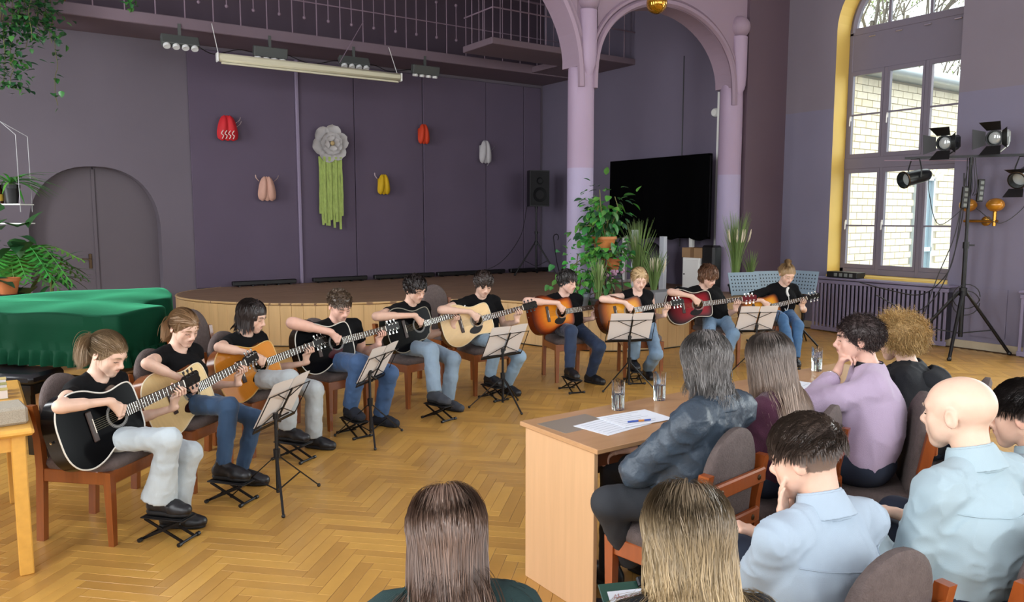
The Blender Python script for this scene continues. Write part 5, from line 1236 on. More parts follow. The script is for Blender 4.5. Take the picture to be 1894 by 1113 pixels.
    if D.get('print'):
        m = MB(); ctr = chest+tf*.13*s*bl+D['print'](tr, tf)[0]
        for pts, rr in D['print'](tr, tf)[1]: m.tube([ctr+tr*a+ZV*b+tf*(.012-c) for a, b, c in pts], rr, 5, flat=1.)
        obj('shirt_print', m, mat('white_print', 'd8d8d4', .8), so, True)
    # trousers and shoes
    fR = px(*D['fR'], z=.135+.05); fL = px(*D['fL'], z=.05); fdR = rotz(rad(D.get('toeR', 0)))@f; fdL = rotz(rad(D.get('toeL', 0)))@f
    aR = fR-fdR*.055+ZV*.027; aL = fL-fdL*.055+ZV*.025; aR[2] = .135+.074; aL[2] = .074
    hR, hL = pel+r*.088*s-ZV*.024, pel-r*.088*s-ZV*.02; th, shn = .465*s, .365*s
    kR = two_bone(hR, aR+ZV*.02, th, shn, f+ZV*.9+r*D.get('kR', .1)); kL = two_bone(hL, aL+ZV*.02, th, shn, f+ZV*.7-r*D.get('kL', .15))
    S = SDF(); lw = list(D.get('leg', (.082, .064, .060, .058))); lw[0] *= .93; S.ell(pel-ZV*.012+f*.0, np.array((.158, .125, .098))*s, np.stack([r, f, ZV], 1), .04)
    for h, k, a, q in ((hR, kR, aR, 0), (hL, kL, aL, 1)):
        S.cone(h, k, lw[0]*s, lw[1]*s, .03); hem = a+(k-a)*D.get('hem', .0)+ZV*.012
        S.cone(k, k+(hem-k)*.45, lw[1]*s, (lw[1]*.6+lw[2]*.4)*s, .03); S.cone(k+(hem-k)*.4, hem, (lw[1]*.6+lw[2]*.4)*s*.98, lw[3]*s, .02, flat=True)
    soft('jeans', S, max(cv, .0092), jeans_mat(D['jeans']), root, dict(amp=.003, freq=70, seed=i+40, dirn=(.2, .2, .2)))
    for a, fd in ((aR, fdR), (aL, fdL)): shoe(a, fd, D.get('fs', .95), 'shoe', D.get('shoem', M_shoe), root, M_sole, max(cv, .0085))
    fs_c = aR+fdR*.05; footstool(float(fs_c[0]), float(fs_c[1]), D['ang']+D.get('toeR', 0), D['stool'])
    hair(D['hair'], D['hairc'], C, R, hs, [(nb+ZV*.03, C-ZV*.06*hs, .055*hs), (nb-ZV*.02, chest, .098*s), (shR, shL, .06*s)], root, i, dp, tf)
    return root
def hair(style, c, C, R, s, caps, root, seed, d, tf):
    m = hairmat(c); far = d > 5.5; k = .42 if far else .8; rr = .0021 if far else .00095; T = lambda x, y, z: C+R@(np.array([x, y, z])*s); vx = .0065 if far else .005
    if style == 'ponytail' or style == 'lowtail' or style == 'bun' or style == 'tied':
        tie = {'ponytail': (0, -.105, .035), 'lowtail': (.01, -.098, .0), 'bun': (0, -.045, .125), 'tied': (0, -.09, -.02)}[style]; rng = np.random.default_rng(seed); n = int((1100 if far else 1900)*k); p = scalp_roots(n, rng, std_mask); t = np.linspace(0, 1, 9)[None, :, None]
        P = p[:, None]*(1-t)+np.array(tie)*t+rng.normal(size=(n, 1, 3))*.004*t; q = (P-HC)/(HRd+.007); l = np.linalg.norm(q, axis=2, keepdims=True); o = 1+rng.uniform(.0, .07, (n, 1, 1)); P = np.where(l < o, HC+(HRd+.007)*q/np.maximum(l, 1e-5)*o, P); P[:, -1] = np.array(tie)+rng.normal(size=(n, 3))*.006; parts = [(C+(P*s)@R.T, rr*1.25)]
        n2 = int((500 if far else 1000)*k); S = 12; X = np.tile(T(*tie), (n2, 1))+rng.normal(size=(n2, 3))*.007*s; back = R@np.array([0, -1., .15]); Dv = np.tile(back, (n2, 1))+rng.normal(size=(n2, 3))*.28
        if style == 'bun':
            th_ = rng.random((n2, 1))*6.28+np.linspace(0, 5, S)[None]; ph = rng.uniform(-1.2, 1.2, (n2, 1))+np.linspace(0, 1, S)[None]*rng.normal(size=(n2, 1)); rad_ = .034*s*rng.uniform(.75, 1.35, (n2, 1)); cc = T(0, -.05, .145)
            P2 = cc+np.stack([np.cos(th_)*np.cos(ph), np.sin(th_)*np.cos(ph), np.sin(ph)*.75], -1)*rad_[..., None]; parts.append((P2, rr)); wisp = groom(C, R, s, int(70*k), .07, 7, .12, lift=.7, off=(.003, .02), seed=seed+5, curl=.28); parts.append((wisp, rr*.7))
        else:
            Lt = {'ponytail': .22, 'lowtail': .19, 'tied': .05}[style]; P2 = [X.copy()]; off = rng.uniform(.004, .03, n2)
            for j in range(S-1): Dv = Dv*.70+np.array([0, 0, -1.])*.30; Dv /= np.linalg.norm(Dv, axis=1)[:, None]; X = push_out(X+Dv*(Lt/S*rng.uniform(.75, 1.1, (n2, 1))), C, R, s, off*.6, caps); P2.append(X.copy())
            parts.append((np.stack(P2, 1), rr)); wisp = groom(C, R, s, 22, .08, 8, .3, lift=.35, off=(.003, .012), seed=seed+5, mask=lambda p: std_mask(p)&(p[:, 1] > .0)&(np.abs(p[:, 0]) > .055)); parts.append((wisp, rr*.6))
            tm = SDF(); tm.cone(T(tie[0], tie[1]-.012, tie[2]-.003), T(tie[0], tie[1]-.024, tie[2]-.008), .017*s, .016*s, .004); soft('hair_tie', tm, .005, mat('hair_tie', 'b9a38c' if seed % 2 else '6d7176', .7), root)
        hair_obj(parts, m, root, hair_cap(C, R, s, .007), vx)
    elif style == 'bob':
        P = groom(C, R, s, int(2600*k), .135, 10, .30, part=(.02, .03, .125), lift=.2, off=(.010, .020), seed=seed, caps=caps, clump=.5, hug=.7, mask=lambda p: (p[:, 2] > np.maximum(-.04, -.012+.60*p[:, 1]))&(p[:, 1] < .086)); L = (P-C)@R/s
        face = (L[:, :, 1] > .05)&(L[:, :, 2] < .02)&(np.abs(L[:, :, 0]) < .05); keep = ~(face.any(1)); P = P[keep]; L = L[keep]; cut = -.045; P_ = []
        hair_obj([(P, rr*1.3)], m, root, hair_cap(C, R, s, .010, -.035), vx)
    elif style in ('short', 'messy', 'fringe', 'crop', 'quiff', 'shag', 'fade'):
        q = dict(short=(.055, .10, .25, (0, -.04, .12), (.1, .9, .1), .05), messy=(.062, .10, .40, (0, -.03, .12), (.35, .7, .2), .09), fringe=(.060, .14, .22, (0, -.05, .12), (.25, .9, -.0), .04), crop=(.022, .0, .9, (0, -.03, .12), (.1, .1, .6), .05), quiff=(.036, .0, .6, (0, -.02, .12), (.3, .8, .4), .10), shag=(.075, .2, .35, (0, -.02, .12), (.45, .6, .0), .08), fade=(.062, .12, .16, (0, -.06, .12), (-.35, .9, .1), .03))[style]
        lo = dict(crop=.05, quiff=.045, fade=.046, short=.0, messy=.005, fringe=.005, shag=-.03)[style]
        top = lambda p: std_mask(p)&((p[:, 2] > .062) | (p[:, 1] < .055) if style in ('crop', 'messy', 'fade') else True)&(p[:, 2] > lo-.10*np.clip(-p[:, 1]-.02, 0, .05)*(1 if lo > .02 else 0))
        P = groom(C, R, s, int(2400*k), q[0]*s, 8, q[1], part=q[3], lift=q[2], off=(.009, .022), seed=seed, mask=top, comb=q[4], curl=q[5], clump=.75, per=12, hug=.5 if style in ('fade', 'fringe', 'short') else .2); parts = [(P, rr*1.05)]
        P = groom(C, R, s, int(1300*k), min(q[0], .035 if style != 'shag' else .08)*s, 6, .3, part=(0, 0, .13), lift=.2, off=(.006, .012), seed=seed+9, mask=lambda p: std_mask(p)&(p[:, 2] <= lo+.03)&(p[:, 2] > (-.045 if lo < .02 else lo-.02))); parts.append((P, rr*1.1))
        ex = [((0, -.005, .072), (.064, .082, .042), .03)] if style in ('messy', 'quiff', 'fade', 'fringe', 'shag') else []
        hair_obj(parts, m, root, hair_cap(C, R, s, .0085, lo-(.045 if style not in ('fade', 'crop') else .012), ex), vx)
# ================================================================== THE GUITARISTS
SB1 = ('d98a1f', 'b5521a', '3a130b'); SB2 = ('e0a02c', 'a8591c', '24100a'); SB3 = ('8e1420', '5e0d14', '0d0506')
def quill(tr, tf):
    return (-ZV*.02-tr*.01, [([(.00, .05, 0), (.012, .075, .002), (.018, .10, .006), (.012, .13, .012), (-.004, .15, .018)], .015), ([(0, .05, 0), (-.006, .01, 0), (-.004, -.04, 0), (.0, -.09, 0)], .004), ([(.0, -.09, 0), (.012, -.12, 0), (.03, -.125, .002), (.038, -.10, .003)], .006)])
def tiny(tr, tf): return (ZV*.045-tr*.0, [([(0, .0, 0), (.004, .02, .0), (.0, .035, .004)], .004)])
GS = [
 dict(c=(.51, 4.64), ang=-45, tang=-56, fem=True, s=.93, hs=.95, head=(199, 654), hrot=(-46, 26, 0), el=(110, 752), S=(217, 767), N=(338, 710), fR=(312, 934), fL=(338, 958), toeR=-4, toeL=8,
      hair='ponytail', hairc='8b7458', jeans='b4bfc4', leg=(.080, .062, .072, .098), skin='ddb8a2', neckline=.02, sleeve=.42, gtilt=12, lean=.10, kR=.1,
      label='girl with long ponytail and pale flared jeans playing a black guitar, nearest the camera', stool='footstool under the girl in pale flared jeans',
      guitar=dict(label='black acoustic guitar with white edging held by the ponytailed girl', top='0b0b0d', side='0c0c0e', bind='d9d6cc', guard=None, tuner=M_dark)),
 dict(c=(1.05, 5.21), ang=-48, tang=-62, fem=True, s=.93, hs=.95, head=(340, 606), hrot=(-66, 22, 0), el=(272, 672), S=(354, 723), N=(452, 671), fR=(428, 871), fL=(462, 881), toeR=-4, toeL=4,
      hair='lowtail', hairc='8f7050', jeans='2b4664', leg=(.080, .058, .050, .046), skin='ddb6a0', neckline=.025, sleeve=.22, gtilt=14,
      label='girl with tied-back hair and dark blue jeans playing a pale guitar', stool='footstool under the girl in dark blue jeans',
      guitar=dict(label='cream-topped acoustic guitar with dark pickguard held by the girl in dark jeans', top='d8bc87', side='7c4a2a', bind='e2d3b2', guard='2a1714', tuner=M_nick)),
 dict(c=(1.61, 5.72), ang=-58, tang=-66, fem=True, s=.95, hs=.95, head=(466, 585), hrot=(-44, 18, 0), el=(405, 642), S=(482, 674), N=(578, 637), fR=(543, 802), fL=(592, 817), toeR=0, toeL=4,
      hair='bob', hairc='2b2422', jeans='a9b0b2', leg=(.084, .068, .064, .066), skin='d9b29c', sleeve=.5, gtilt=14, slw=1.1, print=tiny,
      label='guitarist with black chin-length hair and grey jeans playing an amber guitar', stool='footstool under the guitarist with black bobbed hair',
      guitar=dict(label='amber acoustic guitar with black pickguard held by the black-haired guitarist', top='c07a28', side='6f3d1c', bind='caa25c', guard='14100f', tuner=M_nick)),
 dict(c=(2.38, 6.04), ang=-72, tang=-82, s=1.0, hs=1.0, head=(628, 566), hrot=(-82, 24, 4), el=(540, 597), S=(622, 633), N=(712, 608), fR=(655, 762), fL=(714, 776), toeR=-10, toeL=8, bulk=1.12, ar=1.15, sw=1.08,
      hair='crop', hairc='5a4a3c', stub=('8a7263', .005), jeans='38557c', leg=(.092, .07, .062, .062), skin='dcae9a', sleeve=.5, gtilt=14, shoem=M_cans,
      label='sturdy boy with cropped sides and blue jeans playing a black guitar', stool='footstool under the sturdy boy in blue jeans',
      guitar=dict(label='black acoustic guitar with dark red pickguard held by the sturdy boy', top='0b0b0d', side='2a1d14', bind='cfcabd', guard='3a1218', tuner=M_nick)),
 dict(c=(3.23, 6.32), ang=-75, tang=-84, s=.97, hs=.97, head=(768, 535), hrot=(-76, 20, 0), el=(696, 585), S=(775, 601), N=(848, 580), fR=(812, 735), fL=(836, 748), toeR=0, toeL=4,
      hair='messy', hairc='2a2321', jeans='7f93a4', leg=(.082, .066, .064, .064), skin='d6ae98', sleeve=.46, gtilt=14, shoem=M_grey,
      label='boy with tousled black hair and light blue jeans playing a black cutaway guitar', stool='footstool under the boy with tousled black hair',
      guitar=dict(label='black cutaway acoustic guitar held by the boy with tousled hair', top='0b0b0d', side='1a1a16', bind='8f8a7a', guard=None, cut=True, tuner=M_nick)),
 dict(c=(4.05, 6.36), ang=-92, tang=-100, s=.95, hs=.97, head=(894, 525), hrot=(-103, 24, 0), el=(816, 573), S=(882, 592), N=(966, 569), fR=(913, 702), fL=(944, 720), toeR=6, toeL=14,
      hair='fringe', hairc='3a2f2a', jeans='839cb0', leg=(.080, .062, .058, .058), skin='d9b49f', sleeve=.5, slw=1.12, gtilt=14,
      label='boy with dark fringe and light blue jeans playing a pale guitar', stool='footstool under the boy with the pale guitar',
      guitar=dict(label='pale spruce acoustic guitar with black pickguard in the middle of the row', top='d9b987', side='6b4128', bind='d9c9a4', guard='171210', tuner=M_dark)),
 dict(c=(5.10, 6.33), ang=-108, tang=-108, s=.97, hs=.97, head=(1049, 521), hrot=(-76, 10, 0), el=(974, 557), S=(1038, 577), N=(1108, 566), fR=(1058, 689), fL=(1100, 700), toeR=4, toeL=28,
      hair='fringe', hairc='33302e', jeans='1e2f4a', leg=(.082, .064, .056, .052), skin='ddb6a4', sleeve=.48, gtilt=14,
      label='boy with dark straight fringe and navy jeans playing a sunburst guitar', stool='footstool under the boy in navy jeans',
      guitar=dict(label='orange sunburst acoustic guitar held by the boy in navy jeans', top='d98a1f', side='6e2b12', bind=None, guard='120d0b', burst=SB1, head='2a1510', tuner=M_brass)),
 dict(c=(5.84, 6.02), ang=-124, tang=-118, fem=True, s=.97, hs=.97, head=(1182, 516), hrot=(-116, 20, 0), el=(1114, 553), S=(1165, 575), N=(1240, 561), fR=(1174, 674), fL=(1199, 691), toeR=6, toeL=6,
      hair='tied', hairc='b59a72', jeans='6f889f', leg=(.082, .064, .064, .066), skin='e3bfad', neckline=.05, sleeve=.02, gtilt=14, hem=.12,
      label='fair-haired girl in sleeveless black top playing a sunburst guitar', stool='footstool under the fair-haired girl in the sleeveless top',
      guitar=dict(label='yellow sunburst acoustic guitar held by the fair-haired girl', top='d98a1f', side='4a2412', bind=None, guard='120d0b', burst=SB2, head='15100e', tuner=M_nick)),
 dict(c=(6.95, 5.95), ang=-112, tang=-112, s=.98, hs=.99, head=(1310, 511), hrot=(-92, 24, 0), el=(1240, 540), S=(1291, 563), N=(1372, 553), fR=(1310, 672), fL=(1338, 684),
      hair='shag', hairc='6b4c38', jeans='67839d', leg=(.084, .068, .066, .068), skin='dbb4a0', sleeve=.62, slw=1.3, bulk=1.08, gtilt=14, glasses=True,
      label='guitarist with glasses and shaggy brown hair playing a dark red guitar', stool='footstool under the guitarist with glasses',
      guitar=dict(label='dark red burst acoustic guitar with white edging held by the guitarist with glasses', top='8e1420', side='3a0a0c', bind='c9c2b2', guard='140a0a', burst=SB3, head='5a1016', tuner=M_nick)),
 dict(c=(8.05, 5.9), ang=-130, tang=-118, fem=True, s=1.0, hs=1.0, head=(1455, 507), hrot=(-112, 26, 0), el=(1372, 556), S=(1420, 568), N=(1492, 551), fR=(1462, 650), fL=(1472, 668),
      hair='bun', hairc='a88d68', jeans='3f668f', leg=(.080, .062, .060, .060), skin='dfbaa6', sleeve=.66, slw=1.3, bulk=1.05, gtilt=14, print=quill,
      label='girl with fair bun and printed black shirt playing a small sunburst guitar', stool='footstool under the girl with the fair bun',
      guitar=dict(label='small sunburst acoustic guitar held by the girl with the bun', top='d98a1f', side='4a2412', bind=None, guard='120d0b', burst=SB2, head='120e0d', tuner=M_nick, L=.97)),
]
CHL = ['girl with the black guitar nearest the camera', 'girl with the cream guitar', 'guitarist with black bobbed hair', 'sturdy boy in blue jeans', 'boy with tousled black hair', 'boy with the pale guitar', 'boy in navy jeans', 'fair-haired girl', 'guitarist with glasses', 'girl with the fair bun']
for i, D in enumerate(GS):
    guitarist(i, D); chair(*D['c'], D['ang'], 'brown wooden chair with grey padding under the '+CHL[i], 'chairs of the guitarists')
# spectacles of the ninth player
def find_person(k): return [o for o in COL.objects if o.name.startswith('person')][k]
# empty chairs behind the row
p = px(380, 600, d=5.95); chair(float(p[0])+.05, float(p[1]), -60, 'empty brown padded chair behind the girl with the cream guitar', 'empty chairs behind the row', zs=1.15)
p = px(826, 580, d=8.1); chair(float(p[0]), float(p[1]), -85, 'empty brown padded chair behind the boy with the pale guitar', 'empty chairs behind the row', zs=1.15)
# ================================================================== THE LISTENERS
def hand_free(S, W, d, pn, curl, s=1., left=True, spread=.12, thumb_out=.8):
    """open or curled hand: d points along the fingers, pn out of the palm"""
    d = nrm(d); pn = nrm(pn-d*(pn@d)); lat = np.cross(d, pn)*(1 if left else -1); K = []; fin = []
    for q in range(4):
        x = (-.030+.0195*q); k = W+d*(.082-.004*abs(q-1.3)*1.2)*s-lat*x*s; K.append(k); a = 0.; p = k; pts = []; fd = nrm(d-lat*spread*(q-1.5)*-1)
        for j, L in enumerate(((.040, .044, .041, .032)[q], (.025, .028, .026, .02)[q], (.02, .021, .02, .018)[q])):
            a += curl[j]; v = fd*math.cos(a)+pn*math.sin(a); p = p+v*L*s; pts.append(p)
        fin.append(pts)
    t0 = W+d*.035*s+lat*.032*s; v = nrm(d*.75+lat*thumb_out+pn*.35); hand_ops(S, W, K, fin, [t0, t0+v*.034*s, t0+v*.034*s+nrm(d*.9+lat*.3*thumb_out+pn*.3)*.03*s], s)
def listener(i, D):
    s = D.get('s', 1.); fem = D.get('fem', False); fa_ = rad(D['ang']); f = np.array([math.cos(fa_), math.sin(fa_), 0]); r = np.array([f[1], -f[0], 0])
    C = px(*D['head'], d=D['d']); hy, hp, hr = [rad(q) for q in D['hrot']]; R = rotz(hy-PI/2)@rotx(-hp)@roty(hr); hs = D.get('hs', s)*.97
    ln = D.get('lean', .10); pel = np.array([C[0], C[1], .46+.10*s])-f*ln; pel = np.array([*D['pel'], .46+.10*s]) if 'pel' in D else pel; pel[2] = .46*D.get('czs', 1.)+.10*s; root = thing('person', (pel[0], pel[1], 0), D['label'], 'person', D['group'])
    nb = C+R@np.array([0, -.03, -.135])*hs*.5+np.array([0, 0, -.075*hs])-f*.035; tw = rad(D.get('twist', 0)); tf = rotz(tw)@f; tr = np.array([tf[1], -tf[0], 0])
    chest = pel*.40+nb*.60+f*D.get('hunch', -.02)-ZV*.02; waist = pel*.72+nb*.28+f*(D.get('hunch', -.02)*1.2)
    bl = D.get('bulk', 1.); sw = (.165 if fem else .185)*s*D.get('sw', 1.); shR = nb+tr*sw-ZV*.065*s; shL = nb-tr*sw-ZV*.065*s; d0 = D['d']; vox = D.get('vox', float(np.clip(.0018*d0, .0042, .006)))
    ua, fl = .29*s, .255*s; P3 = lambda q: None if q is None else (px(q[0], q[1], d=q[2]) if len(q) == 3 and abs(q[0]) > 20 else np.asarray(q, float))
    B = SDF(); head_ops(B, C, R, hs, fem, neck=(nb, D.get('neck', .85 if fem else 1.0))); B.cone(nb-ZV*.045, nb*.6+chest*.4, .045*s, .05*s, .04, sq=(tr, 1.4)); B.cone(shR*.97+nb*.03, shL*.97+nb*.03, .028*s, .028*s, .03)
    for sh in (shR, shL): B.cone(nb, sh*.7+nb*.3, .036*s, .036*s, .03)
    arms = []
    for key, sh, left, sg in (('L', shL, True, -1), ('R', shR, False, 1)):
        w = P3(D.get('w'+key)); 
        if w is None: w = pel+f*.30+tr*sg*.10+ZV*.10
        e = P3(D.get('e'+key)); pole = (e-(sh+w)/2) if e is not None else (-ZV*.9+tr*sg*.35-f*.35); el = two_bone(sh, w, ua, fl, pole); arms.append((sh, el, w)); arm_ops(B, sh, el, w, s, .9, True)
        hd = D.get('h'+key)
        if hd: hand_free(B, w+nrm(w-el)*.012, np.asarray(hd[0](R, f, tr)), np.asarray(hd[1](R, f, tr)), hd[2], s*.98, left)
        else: hand_free(B, w+nrm(w-el)*.012, nrm(w-el)*.7-tr*sg*.5, -ZV+.0*f, (.5, .6, .4), s*.95, left)
    V, F = B.mesh(vox); sk = D.get('skin', 'ddb8a2'); cols = head_cols(V, C, R, hs, sk, D.get('lips', 'b5706a'), D['hairc'], D.get('stub'))
    link('body', mesh_from('body', V, F, cols, True, None), skin_mat('a', sk), root); face_lines(V, C, R, hs, D.get('brow', D['hairc']), root)
    cv = D.get('cv', .0082); S = SDF(); th_ = D.get('thick', .0)
    S.cone(nb-ZV*.04, chest, .064*s*bl+th_, .112*s*bl+th_, .05, sq=(tr, 1.45)); S.cone(chest, waist, .112*s*bl+th_, .112*s*bl+th_, .06, sq=(tr, 1.4)); S.cone(waist, pel+ZV*.01, .112*s*bl+th_, .118*s*bl+th_, .06, sq=(r, 1.4))
    S.cone(shR*.95+nb*.05, shL*.95+nb*.05, .058*s+th_, .058*s+th_, .045)
    for sh, el, w in arms: S.cone(sh, el, .060*s+th_, .052*s+th_, .03); S.cone(el, el+(w-el)*.86, .053*s+th_, .040*s+th_, .03); S.cone(el+(w-el)*.86, w+(w-el)*.4, .07, .07, .005, True, flat=True)
    for sh in (shR, shL): S.cone(nb-ZV*.008, sh*.75+nb*.25+ZV*.006, .048*s+th_*.5, .052*s+th_, .035)
    S.cone(nb+ZV*.02+tf*.01, nb+ZV*.13, .056*s, .066*s, .010, True)
    gar = soft(D['gname'], S, cv, D['gmat'], root, dict(amp=D.get('famp', .004), freq=D.get('ffreq', 55), seed=i+70, dirn=D.get('fdir', (.3, .3, .2))))
    if D.get('collar'):
        S = SDF(); up = nrm((C+R@np.array([0, -.02, -.05])*hs)-nb); S.cone(nb-up*.03, nb+up*.055, .074*s, .063*s, .004, flat=True); S.cone(nb+up*.030, nb+up*.09, .054*s, .0545*s, .004, True, flat=True); S.cone(nb+tf*.09+up*.06, nb+tf*.065-up*.03, .034, .012, .01, True); soft('collar_band', S, .004, D['gmat'], gar)
        S = SDF(); S.cone(nb-up*.022, nb+up*.050, .090*s, .066*s, .004, flat=True); S.cone(nb+up*.02, nb+up*.09, .058*s, .056*s, .003, True, flat=True); S.cone(nb+tf*.10+up*.06, nb+tf*.07-up*.03, .055, .03, .01, True); soft('collar_fold', S, .004, D['gmat'], gar)
        m = MB()     # yoke seam over the back
        Vg = np.array([v.co[:] for v in gar.data.vertices]); 
        for zz, half in ((-.125, .9),):
            pts = []
            for q in np.linspace(-half, half, 19):
                o = nb+tr*q*sw*1.0+ZV*zz+ZV*.015*abs(q); dv = Vg-o; side = np.abs(dv@tr) < .008; lev = np.abs(dv[:, 2]) < .008; k = side&lev&((dv@tf) < 0)
                if k.any(): pts.append(o+tf*((dv[k]@tf).min()-.0006))
            if len(pts) > 3: m.tube(pts, .0016, 4); obj('yoke_seam', m, D['gmat'], gar, True)
    if D.get('extra'): D['extra'](root, gar, C, R, nb, chest, pel, f, tr, s, arms)
    if D.get('legs', True):
        S = SDF(); hR, hL = pel+r*.09*s, pel-r*.09*s; kR = hR+f*.43*s+r*.04-ZV*.01; kL = hL+f*.43*s-r*.04-ZV*.01
        for key in 'LR':
            if D.get('k'+key) is not None:
                q = P3(D['k'+key]); kL, kR = (q, kR) if key == 'L' else (kL, q)
        S.ell(pel-ZV*.012, np.array((.17, .135, .1))*s*bl, np.stack([r, f, ZV], 1), .04); aR, aL = kR-ZV*(kR[2]-.09)+f*.02, kL-ZV*(kL[2]-.09)+f*.02
        if D.get('aL') is not None: aL = P3(D['aL'])
        for h, k, a in ((hR, kR, aR), (hL, kL, aL)): S.cone(h, k, .085*s, .066*s, .03); S.cone(k, a, .064*s, .05*s, .02)
        soft(D.get('lname', 'trousers'), S, .013, D['lmat'], root, dict(amp=.003, freq=40, seed=i+90))
        for a in (aR, aL): shoe(np.array([a[0], a[1], .074]), f, s, 'shoe', M_shoe, root, M_sole, .009)
    caps = [(nb+ZV*.03, C-ZV*.06*hs, .058*hs), (nb-ZV*.06, chest, .100*s*bl+th_), (chest, waist, .112*s*bl+th_), (shR*.9+nb*.1, shL*.9+nb*.1, .056*s+th_), (chest+tr*.07, waist+tr*.07, .105*s*bl+th_), (chest-tr*.07, waist-tr*.07, .105*s*bl+th_)]
    D['hairf'](C, R, hs, caps, root, i)
    return root, pel, f
def long_hair(c, n, L, part, wave=0., wfreq=30., rr=.0008, grav=.3, off=(.003, .022), S=15, tips=None, mask=None, capadd=.008):
    def fn(C, R, s, caps, root, seed):
        P = groom(C, R, s, n, L, S, grav, part=part, lift=.12, off=off, caps=caps, seed=seed, wave=wave, wfreq=wfreq, clump=.6, per=34, hug=.5, back=.3, mask=mask or (lambda p: (p[:, 2] > np.maximum(-.05, -.02+.60*p[:, 1]))&(p[:, 1] < .084)))
        m = hairmat(c, .38, .32)
        if tips:
            nt = m.node_tree; N_ = nt.nodes; hsn = [q for q in N_ if q.type == 'HUE_SAT'][0]
            if not hsn.inputs['Color'].is_linked:
                tc = N_.new('ShaderNodeTexCoord'); sp = N_.new('ShaderNodeSeparateXYZ'); nt.links.new(tc.outputs['Object'], sp.inputs[0]); mr = N_.new('ShaderNodeMapRange'); mr.inputs[1].default_value = C[2]+tips[1]; mr.inputs[2].default_value = C[2]+tips[2]; nt.links.new(sp.outputs[2], mr.inputs[0])
                mx = N_.new('ShaderNodeMix'); mx.data_type = 'RGBA'; mx.inputs[6].default_value = (*lin(c), 1); mx.inputs[7].default_value = (*lin(tips[0]), 1); nt.links.new(mr.outputs[0], mx.inputs[0]); nt.links.new(mx.outputs[2], hsn.inputs['Color'])
        hair_obj([(P, rr)], m, root, hair_cap(C, R, s, capadd*.5, -.06, [((0, -.05, -.02), (.066, .05, .07), .03)]), .005, ribbon=True)
    return fn
def curly(c, n, L, curl, rr=.0012, off=(.004, .03), capadd=.014, extra=(), grav=.08):
    def fn(C, R, s, caps, root, seed):
        P = groom(C, R, s, n, L, 10, grav, part=(0, -.02, .10), lift=.7, off=off, caps=caps, seed=seed, curl=curl, wave=.006, wfreq=140, clump=.5, per=10)
        hair_obj([(P, rr)], hairmat(c, .5, .35), root, hair_cap(C, R, s, capadd, -.05, extra), .005)
    return fn
def style(st, c): return lambda C, R, s, caps, root, seed: hair(st, c, C, R, s, caps, root, seed, 2.0, None)
M_leath = mat('blue_grey_leather', '37434f', .42, var=.25, scale=9, bump=.35, bscale=60, spec=.45); M_maroon = mat('maroon_wool', '4a2036', .9, bump=.3, bscale=260, sheen=.2)
M_lilac = mat('lilac_knit', 'b3a0b8', .9, bump=.3, bscale=320, sheen=.2); M_hood = mat('black_fleece', '14171c', .92, bump=.2, bscale=200); M_blue = mat('pale_blue_cotton', 'a6b6c4', .8, var=.03, scale=6, bump=.12, bscale=420)
M_blue2 = mat('pale_mint_cotton', 'a3b7bf', .8, var=.03, scale=6, bump=.12, bscale=420); M_green = mat('dark_green_jersey', '16302f', .85, bump=.15, bscale=300); M_navy = mat('navy_cloth', '1a2436', .85); M_dden = mat('black_denim', '25282d', .85, var=.2, scale=9, bump=.2, bscale=300)
GJ = 'listeners at the desks'; GA = 'listeners in the front of the picture'
def jacket_bits(root, gar, C, R, nb, chest, pel, f, tr, s, arms):
    S = SDF(); S.cone(nb-ZV*.03, nb+ZV*.035, .088, .072, .006, flat=True); S.cone(nb-ZV*.05, nb+ZV*.06, .076, .062, .004, True, flat=True); soft('jacket_collar', S, .005, M_leath, gar)
    m = MB(); sh, el, w = arms[0]; 
    p = pel-tr*.155+ZV*.03+f*.07; m.tube([p+ZV*.14, p+ZV*.05, p-ZV*.06-tr*.01], .003, 5); m.box(p-ZV*.075-tr*.012, (.01, .006, .03)); obj('zip', m, M_nick, gar)
def cardigan_bits(root, gar, C, R, nb, chest, pel, f, tr, s, arms):
    S = SDF(); S.cone(nb-ZV*.01, nb+ZV*.035, .066, .060, .006, flat=True); S.cone(nb-ZV*.03, nb+ZV*.06, .058, .053, .004, True, flat=True); soft('dark_neckband', S, .0045, M_hood, root)
    m = MB(); w = arms[0][2]; e = arms[0][1]; d = nrm(w-e); R_ = frame(d, ZV); pts = [w-d*.03+R_@np.array([0, .034*math.cos(a), .034*math.sin(a)]) for a in np.linspace(0, 2*PI, 17)]; m.tube(pts, .005, 6); obj('bracelet', m, M_nick, root, True)
def hood_bits(root, gar, C, R, nb, chest, pel, f, tr, s, arms):
    S = SDF(); S.ell(nb-f*.10-ZV*.055, (.15, .10, .075), np.stack([tr, f, ZV], 1), .03); S.cone(nb+tr*.10-ZV*.01, nb+tr*.05+f*.08-ZV*.03, .04, .03, .03); S.cone(nb-tr*.10-ZV*.01, nb-tr*.05+f*.08-ZV*.03, .04, .03, .03); S.ell(nb-f*.06-ZV*.0, (.10, .05, .05), np.stack([tr, f, ZV], 1), .02, True); soft('hood', S, .006, M_hood, gar, dict(amp=.005, freq=30, seed=5))
